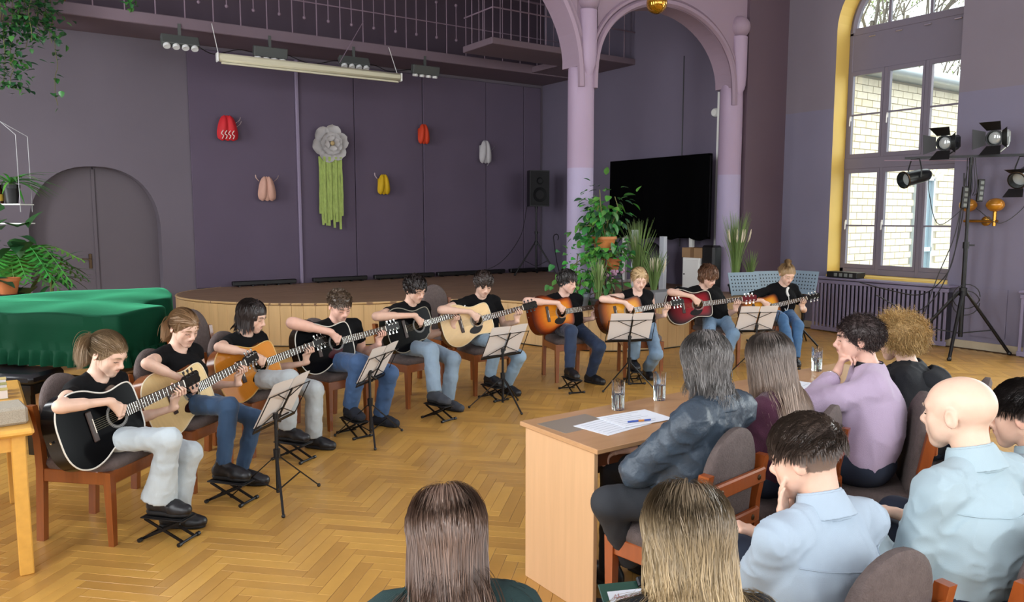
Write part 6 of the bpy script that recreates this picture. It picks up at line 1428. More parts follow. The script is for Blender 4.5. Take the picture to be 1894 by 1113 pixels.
P0 = listener(0, dict(label='grey-haired listener in a blue-grey leather jacket at the near desk', group=GJ, head=(1304, 670), d=3.04, pel=(2.27, 2.12), czs=1.06, ang=98, hrot=(78, 6, 0), s=1.0, hs=1.02, lean=.16, hunch=-.03, skin='cfa58f', hairc='6d6f72', gname='leather_jacket', gmat=M_leath, lmat=M_dden, thick=.006, sw=.94, famp=.005, ffreq=60, bulk=.96,
  eL=(1204, 842, 2.95), wL=(1262, 838, 3.15), kL=(1126, 930, 3.05), aL=(1163, 1028, 3.2), extra=jacket_bits,
  hairf=lambda C, R, s, caps, root, seed: hair_obj([(groom(C, R, s, 3600, .165, 12, .28, part=(.02, .03, .12), lift=.2, off=(.002, .014), caps=caps, seed=2, wave=.013, wfreq=42, curl=.05, clump=.8, per=22, hug=.6), .0009)], hairmat('6f6b68', .4, .5), root, hair_cap(C, R, s, .003, -.06, [((0, -.05, -.02), (.068, .05, .07), .03)]), .005)))
P1 = listener(1, dict(label='listener with long brown hair in a maroon top at the desks', group=GJ, head=(1421, 664), d=3.40, pel=(2.84, 2.11), czs=1.06, ang=108, hrot=(76, 8, 0), fem=True, s=.97, lean=.14, hairc='6b5a50', gname='maroon_top', gmat=M_maroon, lmat=M_navy, bulk=1.08, hunch=-.03, hairf=long_hair('a08b7b', 4600, .36, (0, .0, .125), wave=.003, wfreq=25, rr=.0010, off=(.003, .022), S=13, tips=('6b625c', -.12, .08))))
P2 = listener(2, dict(label='woman with short dark curls and lilac cardigan leaning her chin on her hand', group=GJ, head=(1588, 628), d=3.66, pel=(3.33, 1.98), czs=1.06, ang=128, hrot=(122, 2, 0), fem=True, s=1.02, hs=.96, lean=.12, skin='d8ab98', hairc='2e2624', gname='cardigan', gmat=M_lilac, lmat=M_navy, lname='navy_skirt', bulk=1.18, thick=.004, famp=.004, ffreq=46,
  eL=(1520, 740, 3.55), wL=(1546, 692, 3.68), hL=(lambda R, f, tr: ZV*.9+R[:, 1]*-.25, lambda R, f, tr: -R[:, 1]*.9+ZV*.2, (1.0, 1.3, .6)), extra=cardigan_bits, hairf=curly('372c2a', 3200, .036, .34, .0009, (.002, .012), .007)))
P3_ = listener(3, dict(label='listener with frizzy blond hair in a black hoodie at the far desk', group=GJ, head=(1662, 627), d=4.02, czs=1.06, ang=112, hrot=(84, 6, 0), fem=True, s=1.0, lean=.14, hairc='b08d5c', gname='hoodie', gmat=M_hood, lmat=M_navy, bulk=1.15, thick=.012, famp=.004, extra=hood_bits, hairf=curly('b99a66', 4200, .085, .36, .0009, (.005, .03), .022)))
P4 = listener(4, dict(label='listener with long straight brown hair in dark green, bottom centre', group=GA, head=(826, 985), d=1.72, ang=66, hrot=(66, 6, 0), fem=True, s=.9, hs=.88, lean=.06, hairc='6e5344', gname='green_top', gmat=M_green, lmat=M_navy, legs=False, thick=.004, hairf=long_hair('a8706a', 7200, .37, (.0, .02, .128), wave=.002, wfreq=20, rr=.00085, off=(.003, .024), S=14, tips=('6e584b', -.27, -.15))))
P5 = listener(5, dict(label='listener with long wavy blond hair, bottom right of centre', group=GA, head=(1270, 990), d=1.74, ang=62, hrot=(60, 8, 0), fem=True, s=.95, hs=.96, lean=.06, hairc='8f7a58', gname='dark_top', gmat=M_hood, lmat=M_navy, legs=False, hairf=long_hair('b9a17a', 7200, .43, (.01, .01, .128), wave=.013, wfreq=44, rr=.00085, off=(.003, .028), S=17, tips=('6f604c', -.10, .10))))
P6 = listener(6, dict(label='boy in pale blue shirt with faded haircut hiding his face in his hand', group=GA, head=(1490, 848), d=2.25, ang=82, hrot=(102, 14, 0), s=.97, hs=1.0, lean=.05, skin='dcb39c', hairc='3b302a', stub=('6b5a4e', -.03), gname='dress_shirt', gmat=M_blue, lmat=M_navy, collar=True, bulk=1.0, famp=.0042, ffreq=62, cv=.0070,
  eL=(1372, 1120, 2.36), wL=(1452, 985, 2.26), hL=(lambda R, f, tr: ZV*.97+FV*.02-RV*.22, lambda R, f, tr: R[:, 1]*-.8+RV*.3, (.12, .25, .2)), hairf=style('fade', '4a3d35')))
P7 = listener(7, dict(label='boy with shaved head and pale shirt in profile at the right', group=GA, head=(1774, 765), d=2.42, ang=84, hrot=(91, 4, 0), s=1.02, hs=1.03, lean=.06, skin='e0bda6', hairc='b09a86', gname='dress_shirt', gmat=M_blue2, lmat=M_navy, collar=True, famp=.0045, ffreq=58, cv=.0070, bulk=1.03, hairf=lambda *a: None))
P8 = listener(8, dict(label='boy with short black hair and pale shirt cut off at right edge', group=GA, head=(1893, 770), d=2.75, ang=88, hrot=(98, 8, 0), s=1.0, hs=1.02, lean=.06, skin='dcb39c', hairc='26211f', stub=('5a4c44', -.03), gname='dress_shirt', gmat=M_blue2, lmat=M_navy, collar=True, famp=.004, ffreq=60, cv=.0085, hairf=style('fade', '2c2624')))
for q, (P, lab) in enumerate(((P0, 'red-brown chair under the listener in the leather jacket'), (P1, 'red-brown chair under the listener in maroon'), (P2, 'red-brown chair under the woman in the lilac cardigan'), (P3_, 'red-brown chair under the listener in the hoodie'), (P4, 'red-brown chair under the listener in dark green'), (P5, 'red-brown chair under the blond wavy-haired listener'), (P6, 'red-brown chair under the boy hiding his face'), (P7, 'red-brown chair under the boy with shaved head'), (P8, 'red-brown chair under the boy at the right edge'))):
    _, pel, f = P; a = math.degrees(math.atan2(f[1], f[0])); chair(float(pel[0]-f[0]*.02), float(pel[1]-f[1]*.02), a, lab, 'chairs of the listeners', CH2, 1.07 if q < 4 else 1.)
# clipboard of the wavy-haired listener and a sheet on the boy's lap
p = px(1165, 1098, d=1.95); t = thing('clipboard', tuple(p), 'dark green clipboard with a written white sheet, bottom edge', 'clipboard'); Rc = frame(RV*.98+FV*.2, ZV*.85-FV*.5)
m = MB(Rc, p); m.box((.04, -.12, 0), (.23, .31, .004), b=.002); obj('board', m, mat('green_board', '1d4a3d', .5), t); m = MB(Rc, p); m.box((.045, -.13, .003), (.205, .28, .001)); sh_ = obj('sheet', m, M_pap, t)
m = MB(Rc, p); m.box((.06, .025, .008), (.07, .03, .012), b=.004); obj('clip', m, M_metal, t)
m = MB(Rc, p+Rc@np.array([-.045, -.012, .004])); pts = [(0, 0), (.006, .012), (.008, 0), (.003, .004), (.012, .002), (.014, .014), (.015, 0), (.019, .006), (.02, 0), (.026, .005), (.028, 0), (.034, .005), (.036, 0)]; m.tube([(a, b, 0) for a, b in pts], .0007, 4); m.tube([(.042, .004, 0), (.058, .005, 0)], .0007, 4); m.tube([(.062, .003, 0), (.068, .007, 0), (.074, .002, 0), (.085, .005, 0)], .0007, 4); obj('red_writing', m, mat('red_ink', 'b3342c', .6), sh_)
m = MB(Rc, p+Rc@np.array([0, 0, .004]))
for q in range(6): m.box((.03, -.05-q*.022, 0), (.15-.02*(q % 3), .0015, .0003))
obj('print', m, M_ink, sh_)
# ================================================================== WALL DECORATIONS, LAMPS, PLANTS
WY = BY-.09
def petal_bud(px_, py_, w, h, col, label, leaf=None, open_=0., white=False):
    """paper tulip: overlapping curved petals standing out from the wall"""
    c = px(px_, py_, Y=WY-.05); t = thing('paper_tulip', tuple(c), label, 'paper flower', 'paper tulips on the back wall'); m_ = mat('paper_'+col, col, .7, var=.06, scale=8, bump=.1, bscale=40)
    for k, (off, wd, dep) in enumerate(((-.19, .27, .075), (.19, .27, .075), (0., .30, .045))):
        m = MB()
        def pt(u, v, off=off, wd=wd, dep=dep):
            y = v*2-1; wid = wd*w*(max(1-abs(y)**2.6, 0)**.5*.95+.05)*(1-.22*y); x = off*w*(1-.35*y)+(u*2-1)*wid; z = y*h/2
            d = -dep*(1-((u*2-1))**2)*(max(1-y*y, 0)**.5)-.02*(k if False else 1); return (c[0]+x, c[1]+d, c[2]+z)
        m.grid(pt, 10, 14); obj('petal', m, m_, t, True)
    m = MB(); m.box((c[0], c[1]+.065, c[2]), (w*.5, .1, h*.6), b=.008); obj('backing', m, m_, t)
    if leaf:
        for q, (dx, dz, cc) in enumerate(leaf): m = MB(); m.tube(crom([(c[0]+dx*.8, c[1], c[2]+dz), (c[0]+dx*1.15, c[1]-.03, c[2]+dz+.05), (c[0]+dx*1.25, c[1]-.05, c[2]+dz+.10)], 4), [.012]*8+[.004], 5, flat=.3); obj('paper_curl', m, mat('paper_'+cc, cc, .7), t, True)
    return t
petal_bud(420, 237, .33, .40, 'c8202a', 'bright red paper tulip with white flame pattern, top left on the wall', [(.16, .08, 'd8c8c4'), (.17, .02, 'd8c8c4')])
c = px(421, 247, Y=WY-.2); m = MB()
for q in range(4): x = c[0]-.08+q*.055; m.tube(crom([(x, c[1]+.015, c[2]-.08), (x+.02, c[1]+.012, c[2]-.03), (x-.01, c[1]+.012, c[2]+.0), (x+.02, c[1]+.01, c[2]+.05)], 4), .007, 5)
t_ = [o for o in COL.objects if o.name == 'paper_tulip'][0]; obj('white_flames', m, mat('paper_pale', 'e4d4cc', .7), t_, True)
petal_bud(493, 349, .30, .40, 'c99c8a', 'pale pink paper tulip, lower left on the wall', [(-.15, .12, 'd9b8aa'), (.15, .12, 'd9b8aa')]); petal_bud(709, 341, .25, .36, 'c9a200', 'yellow paper tulip right of the white flower', [(-.15, .10, 'd0bcc0')])
petal_bud(783, 248, .24, .36, 'c93a14', 'orange-red paper tulip, upper right on the wall'); petal_bud(897, 281, .28, .44, 'b9b6b8', 'white paper tulip near the loudspeaker', [(.15, .02, 'b9b6b8'), (.06, -.26, 'b9b6b8')])
# big white flower with green ribbons
c = px(609, 266, Y=WY-.06); t = thing('paper_flower', tuple(c), 'large white paper flower with hanging green ribbons on the back wall', 'paper flower'); M_pw = mat('white_paper_card', 'b5b1b0', .75, bump=.1, bscale=40)
def petal(cx, cz, a, L, wd, dy, cup):
    m = MB(); ca, sa = math.cos(a), math.sin(a)
    def pt(u, v):
        r = .04+L*v; ww = wd*max(1-((v-.56)/.47)**2, .02)**.5 if v > .12 else wd*.35; x = (u*2-1)*ww; d = dy-cup*(v**2)*.6-cup*((u*2-1)**2)*.5*v+.03*v; return (cx+r*ca-x*sa, c[1]+d, cz+r*sa+x*ca)
    m.grid(pt, 8, 9); return m
for k in range(6): obj('petal', petal(c[0], c[2], k*PI/3+.25, .28, .145, -.03, .07), M_pw, t, True)
for k in range(5): obj('inner_petal', petal(c[0], c[2], k*2*PI/5+.6, .15, .11, -.085, .06), M_pw, t, True)
for k in range(4): obj('inner_petal', petal(c[0], c[2], k*PI/2+.2, .09, .07, -.12, .05), M_pw, t, True)
m = MB(); m.box((c[0], c[1]+.041, c[2]), (.2, .12, .2)); obj('backing', m, M_pw, t); m = MB(); m.sphere((c[0], c[1]-.15, c[2]), (.04, .03, .04), 12, 8); obj('flower_centre', m, mat('paper_cream', 'b39a6c', .7), t, True)
M_rib = mat('green_ribbon', '9fb35c', .55, var=.25, scale=14, stretch=(3, 3, 1), sheen=.3)
rr_ = random.Random(3)
for k in range(12):
    x0 = c[0]-.185+k*.034; L = 1.18+rr_.uniform(-.12, .05)-.14*(k in (0, 11)); m = MB(); m.grid(lambda u, v: (x0+(u-.5)*.042+.006*math.sin(v*5+k), c[1]-.02-.012*(k % 3)+.006*math.sin(v*22+k*2), c[2]-.22-L*v), 2, 22); m.grid(lambda u, v: (x0+(.5-u)*.042+.006*math.sin(v*5+k), c[1]-.017-.012*(k % 3)+.006*math.sin(v*22+k*2), c[2]-.22-L*v), 2, 22); obj('ribbon', m, M_rib, t, True)
# projection screen case
a = px(402, 106, Y=11.55); b = px(741, 143, Y=11.55); z0 = float(a[2]+b[2])/2; t = thing('screen_case', ((a[0]+b[0])/2, 11.55, z0), 'long cream roller screen case hanging under the gallery', 'projection screen'); m = MB(); m.box(((a[0]+b[0])/2, 11.55, z0), (b[0]-a[0], .10, .115), b=.03); obj('case', m, mat('cream_enamel', 'cdc8ad', .4), t, True)
m = MB(); m.box(((a[0]+b[0])/2, 11.54, z0-.075), (b[0]-a[0]-.1, .03, .025)); obj('bottom_bar', m, mat('cream_enamel', 'cdc8ad', .4), t)
for q in (a, b): m = MB(); m.box((q[0], 11.55, z0), (.02, .115, .13), b=.01); obj('end_cap', m, M_white, t); m = MB(); m.tube([(q[0]+(.03 if q is a else -.03), 11.6, z0+.05), (q[0]+(.03 if q is a else -.03), 11.9, GZ+.1)], .006, 5); obj('hanger', m, M_white, t)
p0_, p1_ = px(672, 40, Y=11.85), px(628, 116, Y=11.75); m = MB(); m.tube([p0_, p1_], .006, 5); tag(obj('slanting_rope', m, M_rail), 'slanting cord from the gallery rail to the screen case', 'cord')
M_lampf = mat('lamp_face', 'd8dad8', .3); M_bl = mat('grey_lamp_housing', '4b4f4d', .6)
for k, (x, y) in enumerate(((333, 77), (500, 97), (655, 115), (787, 130))):
    c = px(x, y, Y=11.9); t = thing('lamp_bank', tuple(c), 'grey bank of four spot lamps under the gallery, %s' % ('leftmost', 'second from left', 'third from left', 'rightmost')[k], 'stage light', 'lamp banks under the gallery'); w = .50; Rb = rotx(-.5 if k % 2 == 0 else .2); m = MB(Rb, c)
    m.box((0, 0, .0), (w, .10, .15), b=.01); obj('housing', m, M_bl, t); m = MB(); m.box((c[0], c[1]+.02, (c[2]+GZ)/2+.03), (.04, .03, GZ-c[2]+.02)); obj('bracket', m, M_bl, t)
    for q in range(4): m = MB(Rb, c); m.lathe([(.045, .0), (.052, -.03), (.045, -.045), (0, -.04)], 12, (-w/2+.065+q*.123, -.0, -.07)); obj('lamp', m, M_lampf, t, True)
m = MB(); cp = [px(x, y, Y=11.95) for x, y in ((360, 82), (395, 100), (440, 92), (475, 98), (525, 100), (575, 118), (620, 112), (640, 116), (690, 120), (720, 132), (760, 128))]; m.tube(crom(cp, 5), .007, 5); tag(obj('lamp_cable', m, M_dark), 'black cable looping between the lamp banks', 'cable')

# ---- radiator grilles under the window and further right
M_grl = mat('grille_paint', '79738c', .55, var=.06, scale=6)
def radiator(ya, yb, label):
    t = thing('radiator_grille', (WX-.12, (ya+yb)/2, 0), label, 'radiator', 'radiator grilles'); X = WX-.22
    m = MB(); m.box((WX-.06, (ya+yb)/2, .40), (.10, yb-ya-.1, .62)); obj('radiator_body', m, mat('radiator_dark', '2c2933', .7), t)
    m = MB(); m.box((WX-.115, (ya+yb)/2, .795), (.27, yb-ya+.04, .03), b=.008); obj('top_board', m, M_grl, t)
    m = MB(); m.box((X, (ya+yb)/2, .745), (.03, yb-ya, .05), b=.004); m.box((X, (ya+yb)/2, .05), (.03, yb-ya, .06), b=.004); obj('rail', m, M_grl, t)
    q = MB(); q.box((0, 0, .40), (.022, .034, .66), b=.005); me = mesh_from('slat', q.v, q.f, None, False); me.materials.append(M_grl)
    for y in np.arange(ya+.03, yb, .062): put(me, (X, y, 0), t, 'slat').matrix_parent_inverse = PINV[t.name]
radiator(5.02, 7.0, 'mauve slatted radiator grille under the tall window'); radiator(2.2, 4.18, 'mauve slatted radiator grille at the right edge')
p = px(1558, 514, X=WX-.1); t = thing('amplifier', (WX-.1, p[1], .81), 'flat black rack unit lying on the window sill', 'amplifier'); m = MB(); m.box((WX-.1, p[1]-.05, .855), (.22, .48, .085), b=.006); obj('case', m, M_dark, t)
m = MB()
for k in range(4): m.box((WX-.212, p[1]-.2+k*.08, .855), (.006, .05, .05))
obj('sockets', m, mat('grey_plastic', '6d7370', .5), t)
m = MB(); m.box((WX-.006, 4.62, .48), (.012, .42, .62)); tag(obj('access_panel', m, M_winw), 'flush square panel in the wall behind the light stand', 'wall panel')
for k, lst in enumerate(([(1590, 522), (1640, 535), (1700, 545), (1740, 520), (1765, 470), (1785, 330)], [(1620, 545), (1680, 575), (1720, 560), (1755, 500), (1780, 400), (1783, 320)])):
    m = MB(); m.tube(crom([px(x, y, d=9.75-.1*k) for x, y in lst], 6), .007, 5); tag(obj('power_cable', m, M_dark), ('long black cable hanging from the sill to the light stand', 'black cable sagging below the sill towards the light stand')[k], 'cable', 'cables of the light stand')
# ---- light stand
lb = np.array([9.98, 4.68, 0]); t = thing('light_stand', tuple(lb), 'tall black tripod light stand by the window', 'light stand'); bar_z = 2.42
m = MB(); m.tube([lb+[0, 0, .22], lb+[0, 0, 1.35]], .026, 12); obj('lower_tube', m, M_wire, t, True); m = MB(); m.tube([lb+[0, 0, 1.3], lb+[0, 0, bar_z]], .019, 12); obj('upper_tube', m, M_wire, t, True)
m = MB(); m.lathe([(0, -.06), (.045, -.05), (.045, .05), (0, .06)], 12, lb+[0, 0, .78]); m.lathe([(0, -.04), (.035, -.04), (.035, .04), (0, .04)], 12, lb+[0, 0, 1.35]); m.bar(lb+[0, 0, 1.35], lb+[.08, -.06, 1.35], .02); obj('collar', m, M_wire, t, True)
for k, (ex, ey) in enumerate(((.45, -.38), (-.28, .55), (-.55, -.15))):
    e = np.array([ex, ey, 0]); h0 = lb+e*.06+[0, 0, .78]; f_ = lb+e+[0, 0, .02]; m = MB(); m.tube([h0, f_], .02, 8); g_ = obj('leg', m, M_wire, t, True); mm = MB(); mm.sphere(f_, .028, 8, 6); obj('rubber_foot', mm, M_dark, g_); m = MB(); m.bar(h0+(f_-h0)*.62, lb+e*.04+[0, 0, .27], .022, .012); obj('brace', m, M_wire, t)
bd = nrm(np.array([.50, -.87, 0])); bl_, br_ = lb-bd*.72+[0, 0, bar_z], lb+bd*.62+[0, 0, bar_z]; m = MB(); m.bar(bl_, br_, .03, .03); obj('cross_bar', m, M_wire, t); m = MB(); m.tube([lb+[0, 0, bar_z-.05], lb-bd*.95+[0, 0, bar_z-.02]], .006, 6); obj('thin_rod', m, M_rail, t)
M_par = mat('par_can_black', '16191a', .35, .3); M_lens = mat('lamp_lens', 'c3cac8', .12, .3)
def aim(d): d = nrm(d); return frame(np.cross(ZV, -d) if abs(d[2]) < .99 else RV, d)   # local z = beam
def par(p, d, label, m_=None, big=1.):
    m_ = m_ or M_par; t = thing('par_lamp', tuple(p), label, 'stage light', 'lamps of the light stand'); A = aim(d); A = np.stack([A[:, 0], A[:, 1], nrm(d)], 1)
    m = MB(A, p); m.lathe([(0, -.24), (.05, -.235), (.075, -.2), (.085, -.1), (.09, .16), (.098, .165), (.098, .185), (.088, .185), (.08, .1), (0, .09)], 24); obj('can', m, m_, t, True, 50)
    m = MB(A, p); m.lathe([(0, .098), (.06, .105), (.082, .1)], 20); obj('lens', m, M_lens, t, True); m = MB(A, p); m.lathe([(.099, .172), (.108, .176), (.099, .182)], 24); obj('filter_frame', m, M_brass, t, True)
    lat = A[:, 0]; m = MB(); top = np.array([p[0], p[1], bar_z-.015]); m.tube([p+lat*.1, p+lat*.1+ZV*.1, top+lat*.06, top-lat*.06, p-lat*.1+ZV*.1, p-lat*.1], .008, 6); obj('yoke', m, m_, t)
dirL = nrm(-RV*.85-FV*.3-ZV*.18); pL = lb-bd*.60+[0, 0, bar_z-.24]; par(pL, dirL, 'black can lamp hanging at the left end of the light stand bar'); pR = lb+bd*.55+[0, 0, bar_z-.24]; par(pR, nrm(-RV*.75-FV*.5-ZV*.35), 'black can lamp with flaps hanging at the right end of the bar')
A = aim(nrm(-RV*.75-FV*.5-ZV*.35)); dR = nrm(-RV*.75-FV*.5-ZV*.35)
def fresnel(p, d, label, body):
    t = thing('fresnel_lamp', tuple(p), label, 'stage light', 'lamps of the light stand'); A = aim(d); A = np.stack([A[:, 0], np.cross(nrm(d), A[:, 0]), nrm(d)], 1)
    m = MB(A, p); m.box((0, 0, -.10), (.17, .17, .22), b=.025); obj('housing', m, body, t); m = MB(A, p); m.lathe([(.085, .0), (.095, .02), (.095, .05), (.08, .05), (.075, .02), (0, .03)], 24); obj('lens_ring', m, M_par, t, True); m = MB(A, p); m.sphere((0, 0, .02), (.074, .074, .02), 18, 8); obj('lens', m, M_lens, t, True)
    for k, (ux, uy) in enumerate(((1, 0), (-1, 0), (0, 1), (0, -1))):
        u = np.array([ux, uy, 0.]); v = np.array([-uy, ux, 0.]); m = MB(A, p); a_ = u*.09+[0, 0, .055]; b_ = u*.19+[0, 0, .16]; m.add([a_-v*.08, a_+v*.08, b_+v*.12, b_-v*.12, a_-v*.08+u*.003, a_+v*.08+u*.003, b_+v*.12+u*.003, b_-v*.12+u*.003], [(0, 1, 2, 3), (7, 6, 5, 4), (0, 4, 5, 1), (1, 5, 6, 2), (2, 6, 7, 3), (3, 7, 4, 0)]); obj('barn_door', m, M_dark, t)
    lat = A[:, 0]; bt = np.array([p[0], p[1], bar_z+.015]); m = MB(); m.tube([p+lat*.1-np.array(nrm(d))*.1, (p+bt)/2+lat*.1-nrm(d)*.1, bt+lat*.02, bt-lat*.02, (p+bt)/2-lat*.1-nrm(d)*.1, p-lat*.1-nrm(d)*.1], .009, 6); obj('yoke', m, body, t)
dF = nrm(-RV*.8-FV*.55-ZV*.1); fresnel(lb-bd*.28+[0, 0, bar_z+.17], dF, 'black spotlight with barn doors, left one on top of the bar', M_par); fresnel(lb+bd*.24+[0, 0, bar_z+.21], dF, 'silver spotlight with barn doors, right one on top of the bar', mat('silver_paint', 'a9aeae', .35, .5))
m = MB()
for (sgn) in (-1, 1):
    u = np.array([0, 0, 1.])*sgn; lat = nrm(np.cross(dR, ZV)); a_ = pR+dR*.185+ZV*sgn*.09; b_ = pR+dR*.27+ZV*sgn*.16; m.add([a_-lat*.08, a_+lat*.08, b_+lat*.11, b_-lat*.11], [(0, 1, 2, 3)]); m.add([a_-lat*.08+dR*.003, a_+lat*.08+dR*.003, b_+lat*.11+dR*.003, b_-lat*.11+dR*.003], [(3, 2, 1, 0)])
tp = [o for o in COL.objects if o.name.startswith('par_lamp')][-1]; obj('barn_door', m, M_dark, tp)
for k, off in enumerate((-.06, .10)):
    p = lb+bd*off+[0, 0, 1.93+.08*k]-FV*.03; t = thing('power_strip', tuple(p), 'black power strip on the light stand, %s one' % ('left' if k == 0 else 'right'), 'power strip', 'power strips on the light stand'); Rp = np.stack([RV, FV, ZV], 1)@roty(.05); m = MB(Rp, p); m.box((0, 0, 0), (.07, .05, .27), b=.008); obj('strip', m, M_dark, t)
    for q in range(4): m = MB(Rp, p); m.box((0, -.027, -.095+q*.062), (.042, .008, .042), rotz(0), b=.004); obj('socket', m, mat('grey_plastic', '6d7370', .5), t)
m = MB()
for q in range(5): m.tube(crom([lb+bd*(.02*q-.04)+[0, 0, bar_z-.02], lb+bd*(.03*q-.06)-FV*.05+[0, 0, 2.15-.03*q], lb+bd*(.02*q-.04)-FV*.03+[0, 0, 1.95]], 5), .005, 5)
m.tube(crom([pL-dirL*.24, pL-dirL*.26-ZV*.25, lb-bd*.3+[0, 0, 1.6], lb+[0, 0, 1.85]], 6), .005, 5); m.tube(crom([pR-dR*.24, pR-dR*.2-ZV*.35, lb+bd*.35+[0, 0, 1.62], lb+bd*.08+[0, 0, 1.8]], 6), .005, 5)
m.tube(crom([lb-bd*.03+[0, 0, 2.3], lb-bd*.12+[0, 0, 1.5], lb-bd*.3+[0, 0, .9], lb-bd*.5+[0, 0, .1]], 6), .006, 5); m.tube([lb+[.03, -.03, .72]+np.array([.13*math.cos(a), -.10*math.cos(a), .15*math.sin(a)-.08*(a > 6.3)]) for a in np.linspace(0, 4*PI, 40)], .006, 5); tag(obj('lamp_cables', m, M_dark), 'bundle of black cables wound round the light stand', 'cables')
# ---- brass wall sconce behind the light stand
p = px(1815, 388, X=WX-.16); t = thing('wall_sconce', (WX, p[1], p[2]), 'brass wall lamp with two round amber glasses behind the light stand', 'wall lamp'); M_gold = mat('brass', 'b8893a', .25, .9); M_amb = mat('amber_glass', 'b57a1c', .2, .2, coat=.5)
m = MB(); m.lathe([(.06, 0), (.06, .02), (.03, .03), (0, .03)], 16, (WX, p[1], p[2]-.14), roty(-PI/2)); obj('wall_plate', m, M_gold, t, True); m = MB(); m.tube([(WX-.16, p[1]+.2, p[2]-.14), (WX-.16, p[1]-.2, p[2]-.14)], .018, 8); m.tube([(WX, p[1], p[2]-.14), (WX-.16, p[1], p[2]-.14)], .016, 8); obj('arm', m, M_gold, t, True)
for q in (-.16, .16):
    m = MB(); m.tube([(WX-.16, p[1]+q, p[2]-.2), (WX-.16, p[1]+q, p[2]-.02)], .022, 10); obj('lamp_holder', m, M_gold, t, True); m = MB(); m.sphere((WX-.16, p[1]+q, p[2]+.06), (.105, .105, .085), 18, 12); obj('glass_globe', m, M_amb, t, True)

# ---- plants
M_lf = mat('leaf_green', '3f7d38', .42, var=.25, scale=12, coat=.15); M_lf2 = mat('leaf_bright', '4f9a3c', .45, var=.2, scale=10); M_lfd = mat('leaf_dark', '24502c', .45, var=.25, scale=10); M_stem = mat('stem', '6b6b3a', .7); M_terra = mat('terracotta', 'a9602f', .75, var=.1, scale=12)
for m_ in (M_lf, M_lf2, M_lfd):
    nt = m_.node_tree; hsn = [q for q in nt.nodes if q.type == 'HUE_SAT'][0]; oi = nt.nodes.new('ShaderNodeObjectInfo'); mr = nt.nodes.new('ShaderNodeMapRange'); mr.inputs[3].default_value = .47; mr.inputs[4].default_value = .53; nt.links.new(oi.outputs['Random'], mr.inputs[0]); nt.links.new(mr.outputs[0], hsn.inputs['Hue'])
def leaf_mesh(L, Wd, m_, bend=.25, heart=False):
    m = MB()
    def pt(u, v):
        ww = Wd*(math.sin(PI*min(max(v, .0), 1)**(.62 if heart else .85))**.8+.02); x = (u*2-1)*ww; return (x, v*L, -bend*L*v*v+.25*abs(x)-.0)
    m.grid(pt, 4, 6); me = mesh_from('leaf', m.v, m.f, None, True, None); me.materials.append(m_); return me
def rot_to(d, roll=0.):
    d = nrm(d); u = ZV if abs(d[2]) < .97 else RV; x = nrm(np.cross(d, u)); z = np.cross(x, d); M = np.stack([x, d, z], 1)@roty(roll); return Matrix(M.tolist()).to_4x4()
def put_leaf(me, p, d, s, parent, roll=0.):
    o = bpy.data.objects.new('leaf', me); COL.objects.link(o); o.parent = parent; o.matrix_parent_inverse = PINV.get(parent.name, Matrix()); o.matrix_basis = Matrix.Translation(Vector(tuple(p)))@rot_to(d, roll)@Matrix.Scale(s, 4); return o
def pot(p, r, h, parent, m_=None):
    m = MB(); m.lathe([(0, 0), (r*.72, 0), (r*.98, h*.8), (r*1.08, h*.8), (r*1.08, h), (r*.95, h), (r*.9, h*.85), (0, h*.85)], 20, p); obj('pot', m, m_ or M_terra, parent, True, 40)
def bushy(name, base, crown, n, lf, label, cat='plant', pr=.12, ph=.16, spread=(.3, .3, .25), seed=0, stems=7, potm=None, size=1., group='plants on the stage', stemr=.006):
    rg = random.Random(seed); t = thing(name, tuple(base), label, cat, group); base = np.asarray(base, float); pot(base, pr, ph, t, potm); crown = np.asarray(crown, float); st = MB(); tips = []
    for k in range(stems):
        e = crown+np.array([rg.gauss(0, spread[q]*.55) for q in range(3)]); s0 = base+[rg.uniform(-.04, .04), rg.uniform(-.04, .04), ph*.85]; mid = (s0+e)/2+np.array([rg.uniform(-.08, .08), rg.uniform(-.08, .08), .08]); cu = crom([s0, mid, e], 5); st.tube(cu, stemr, 5); tips.append(cu)
    obj('stems', st, M_stem, t, True)
    for k in range(n):
        cu = tips[k % stems]; q = cu[rg.randint(3, len(cu)-1)]; p = q+np.array([rg.gauss(0, spread[j]*.42) for j in range(3)]); d = nrm((p-crown)*np.array([1, 1, .6])+np.array([rg.gauss(0, .35) for _ in range(3)])*.3-ZV*.10+nrm(-FV)*.12); put_leaf(lf[rg.randint(0, len(lf)-1)], p, d, size*rg.uniform(.7, 1.25), t, rg.uniform(-.5, .5))
    return t
lA = [leaf_mesh(.12, .036, M_lf), leaf_mesh(.11, .034, M_lfd), leaf_mesh(.115, .036, M_lf2)]; lB = [leaf_mesh(.085, .042, M_lf, .2, True), leaf_mesh(.08, .04, M_lf2, .2, True)]
PY_ = 7.45; cx_ = lambda x, y: px(x, y, Y=PY_)
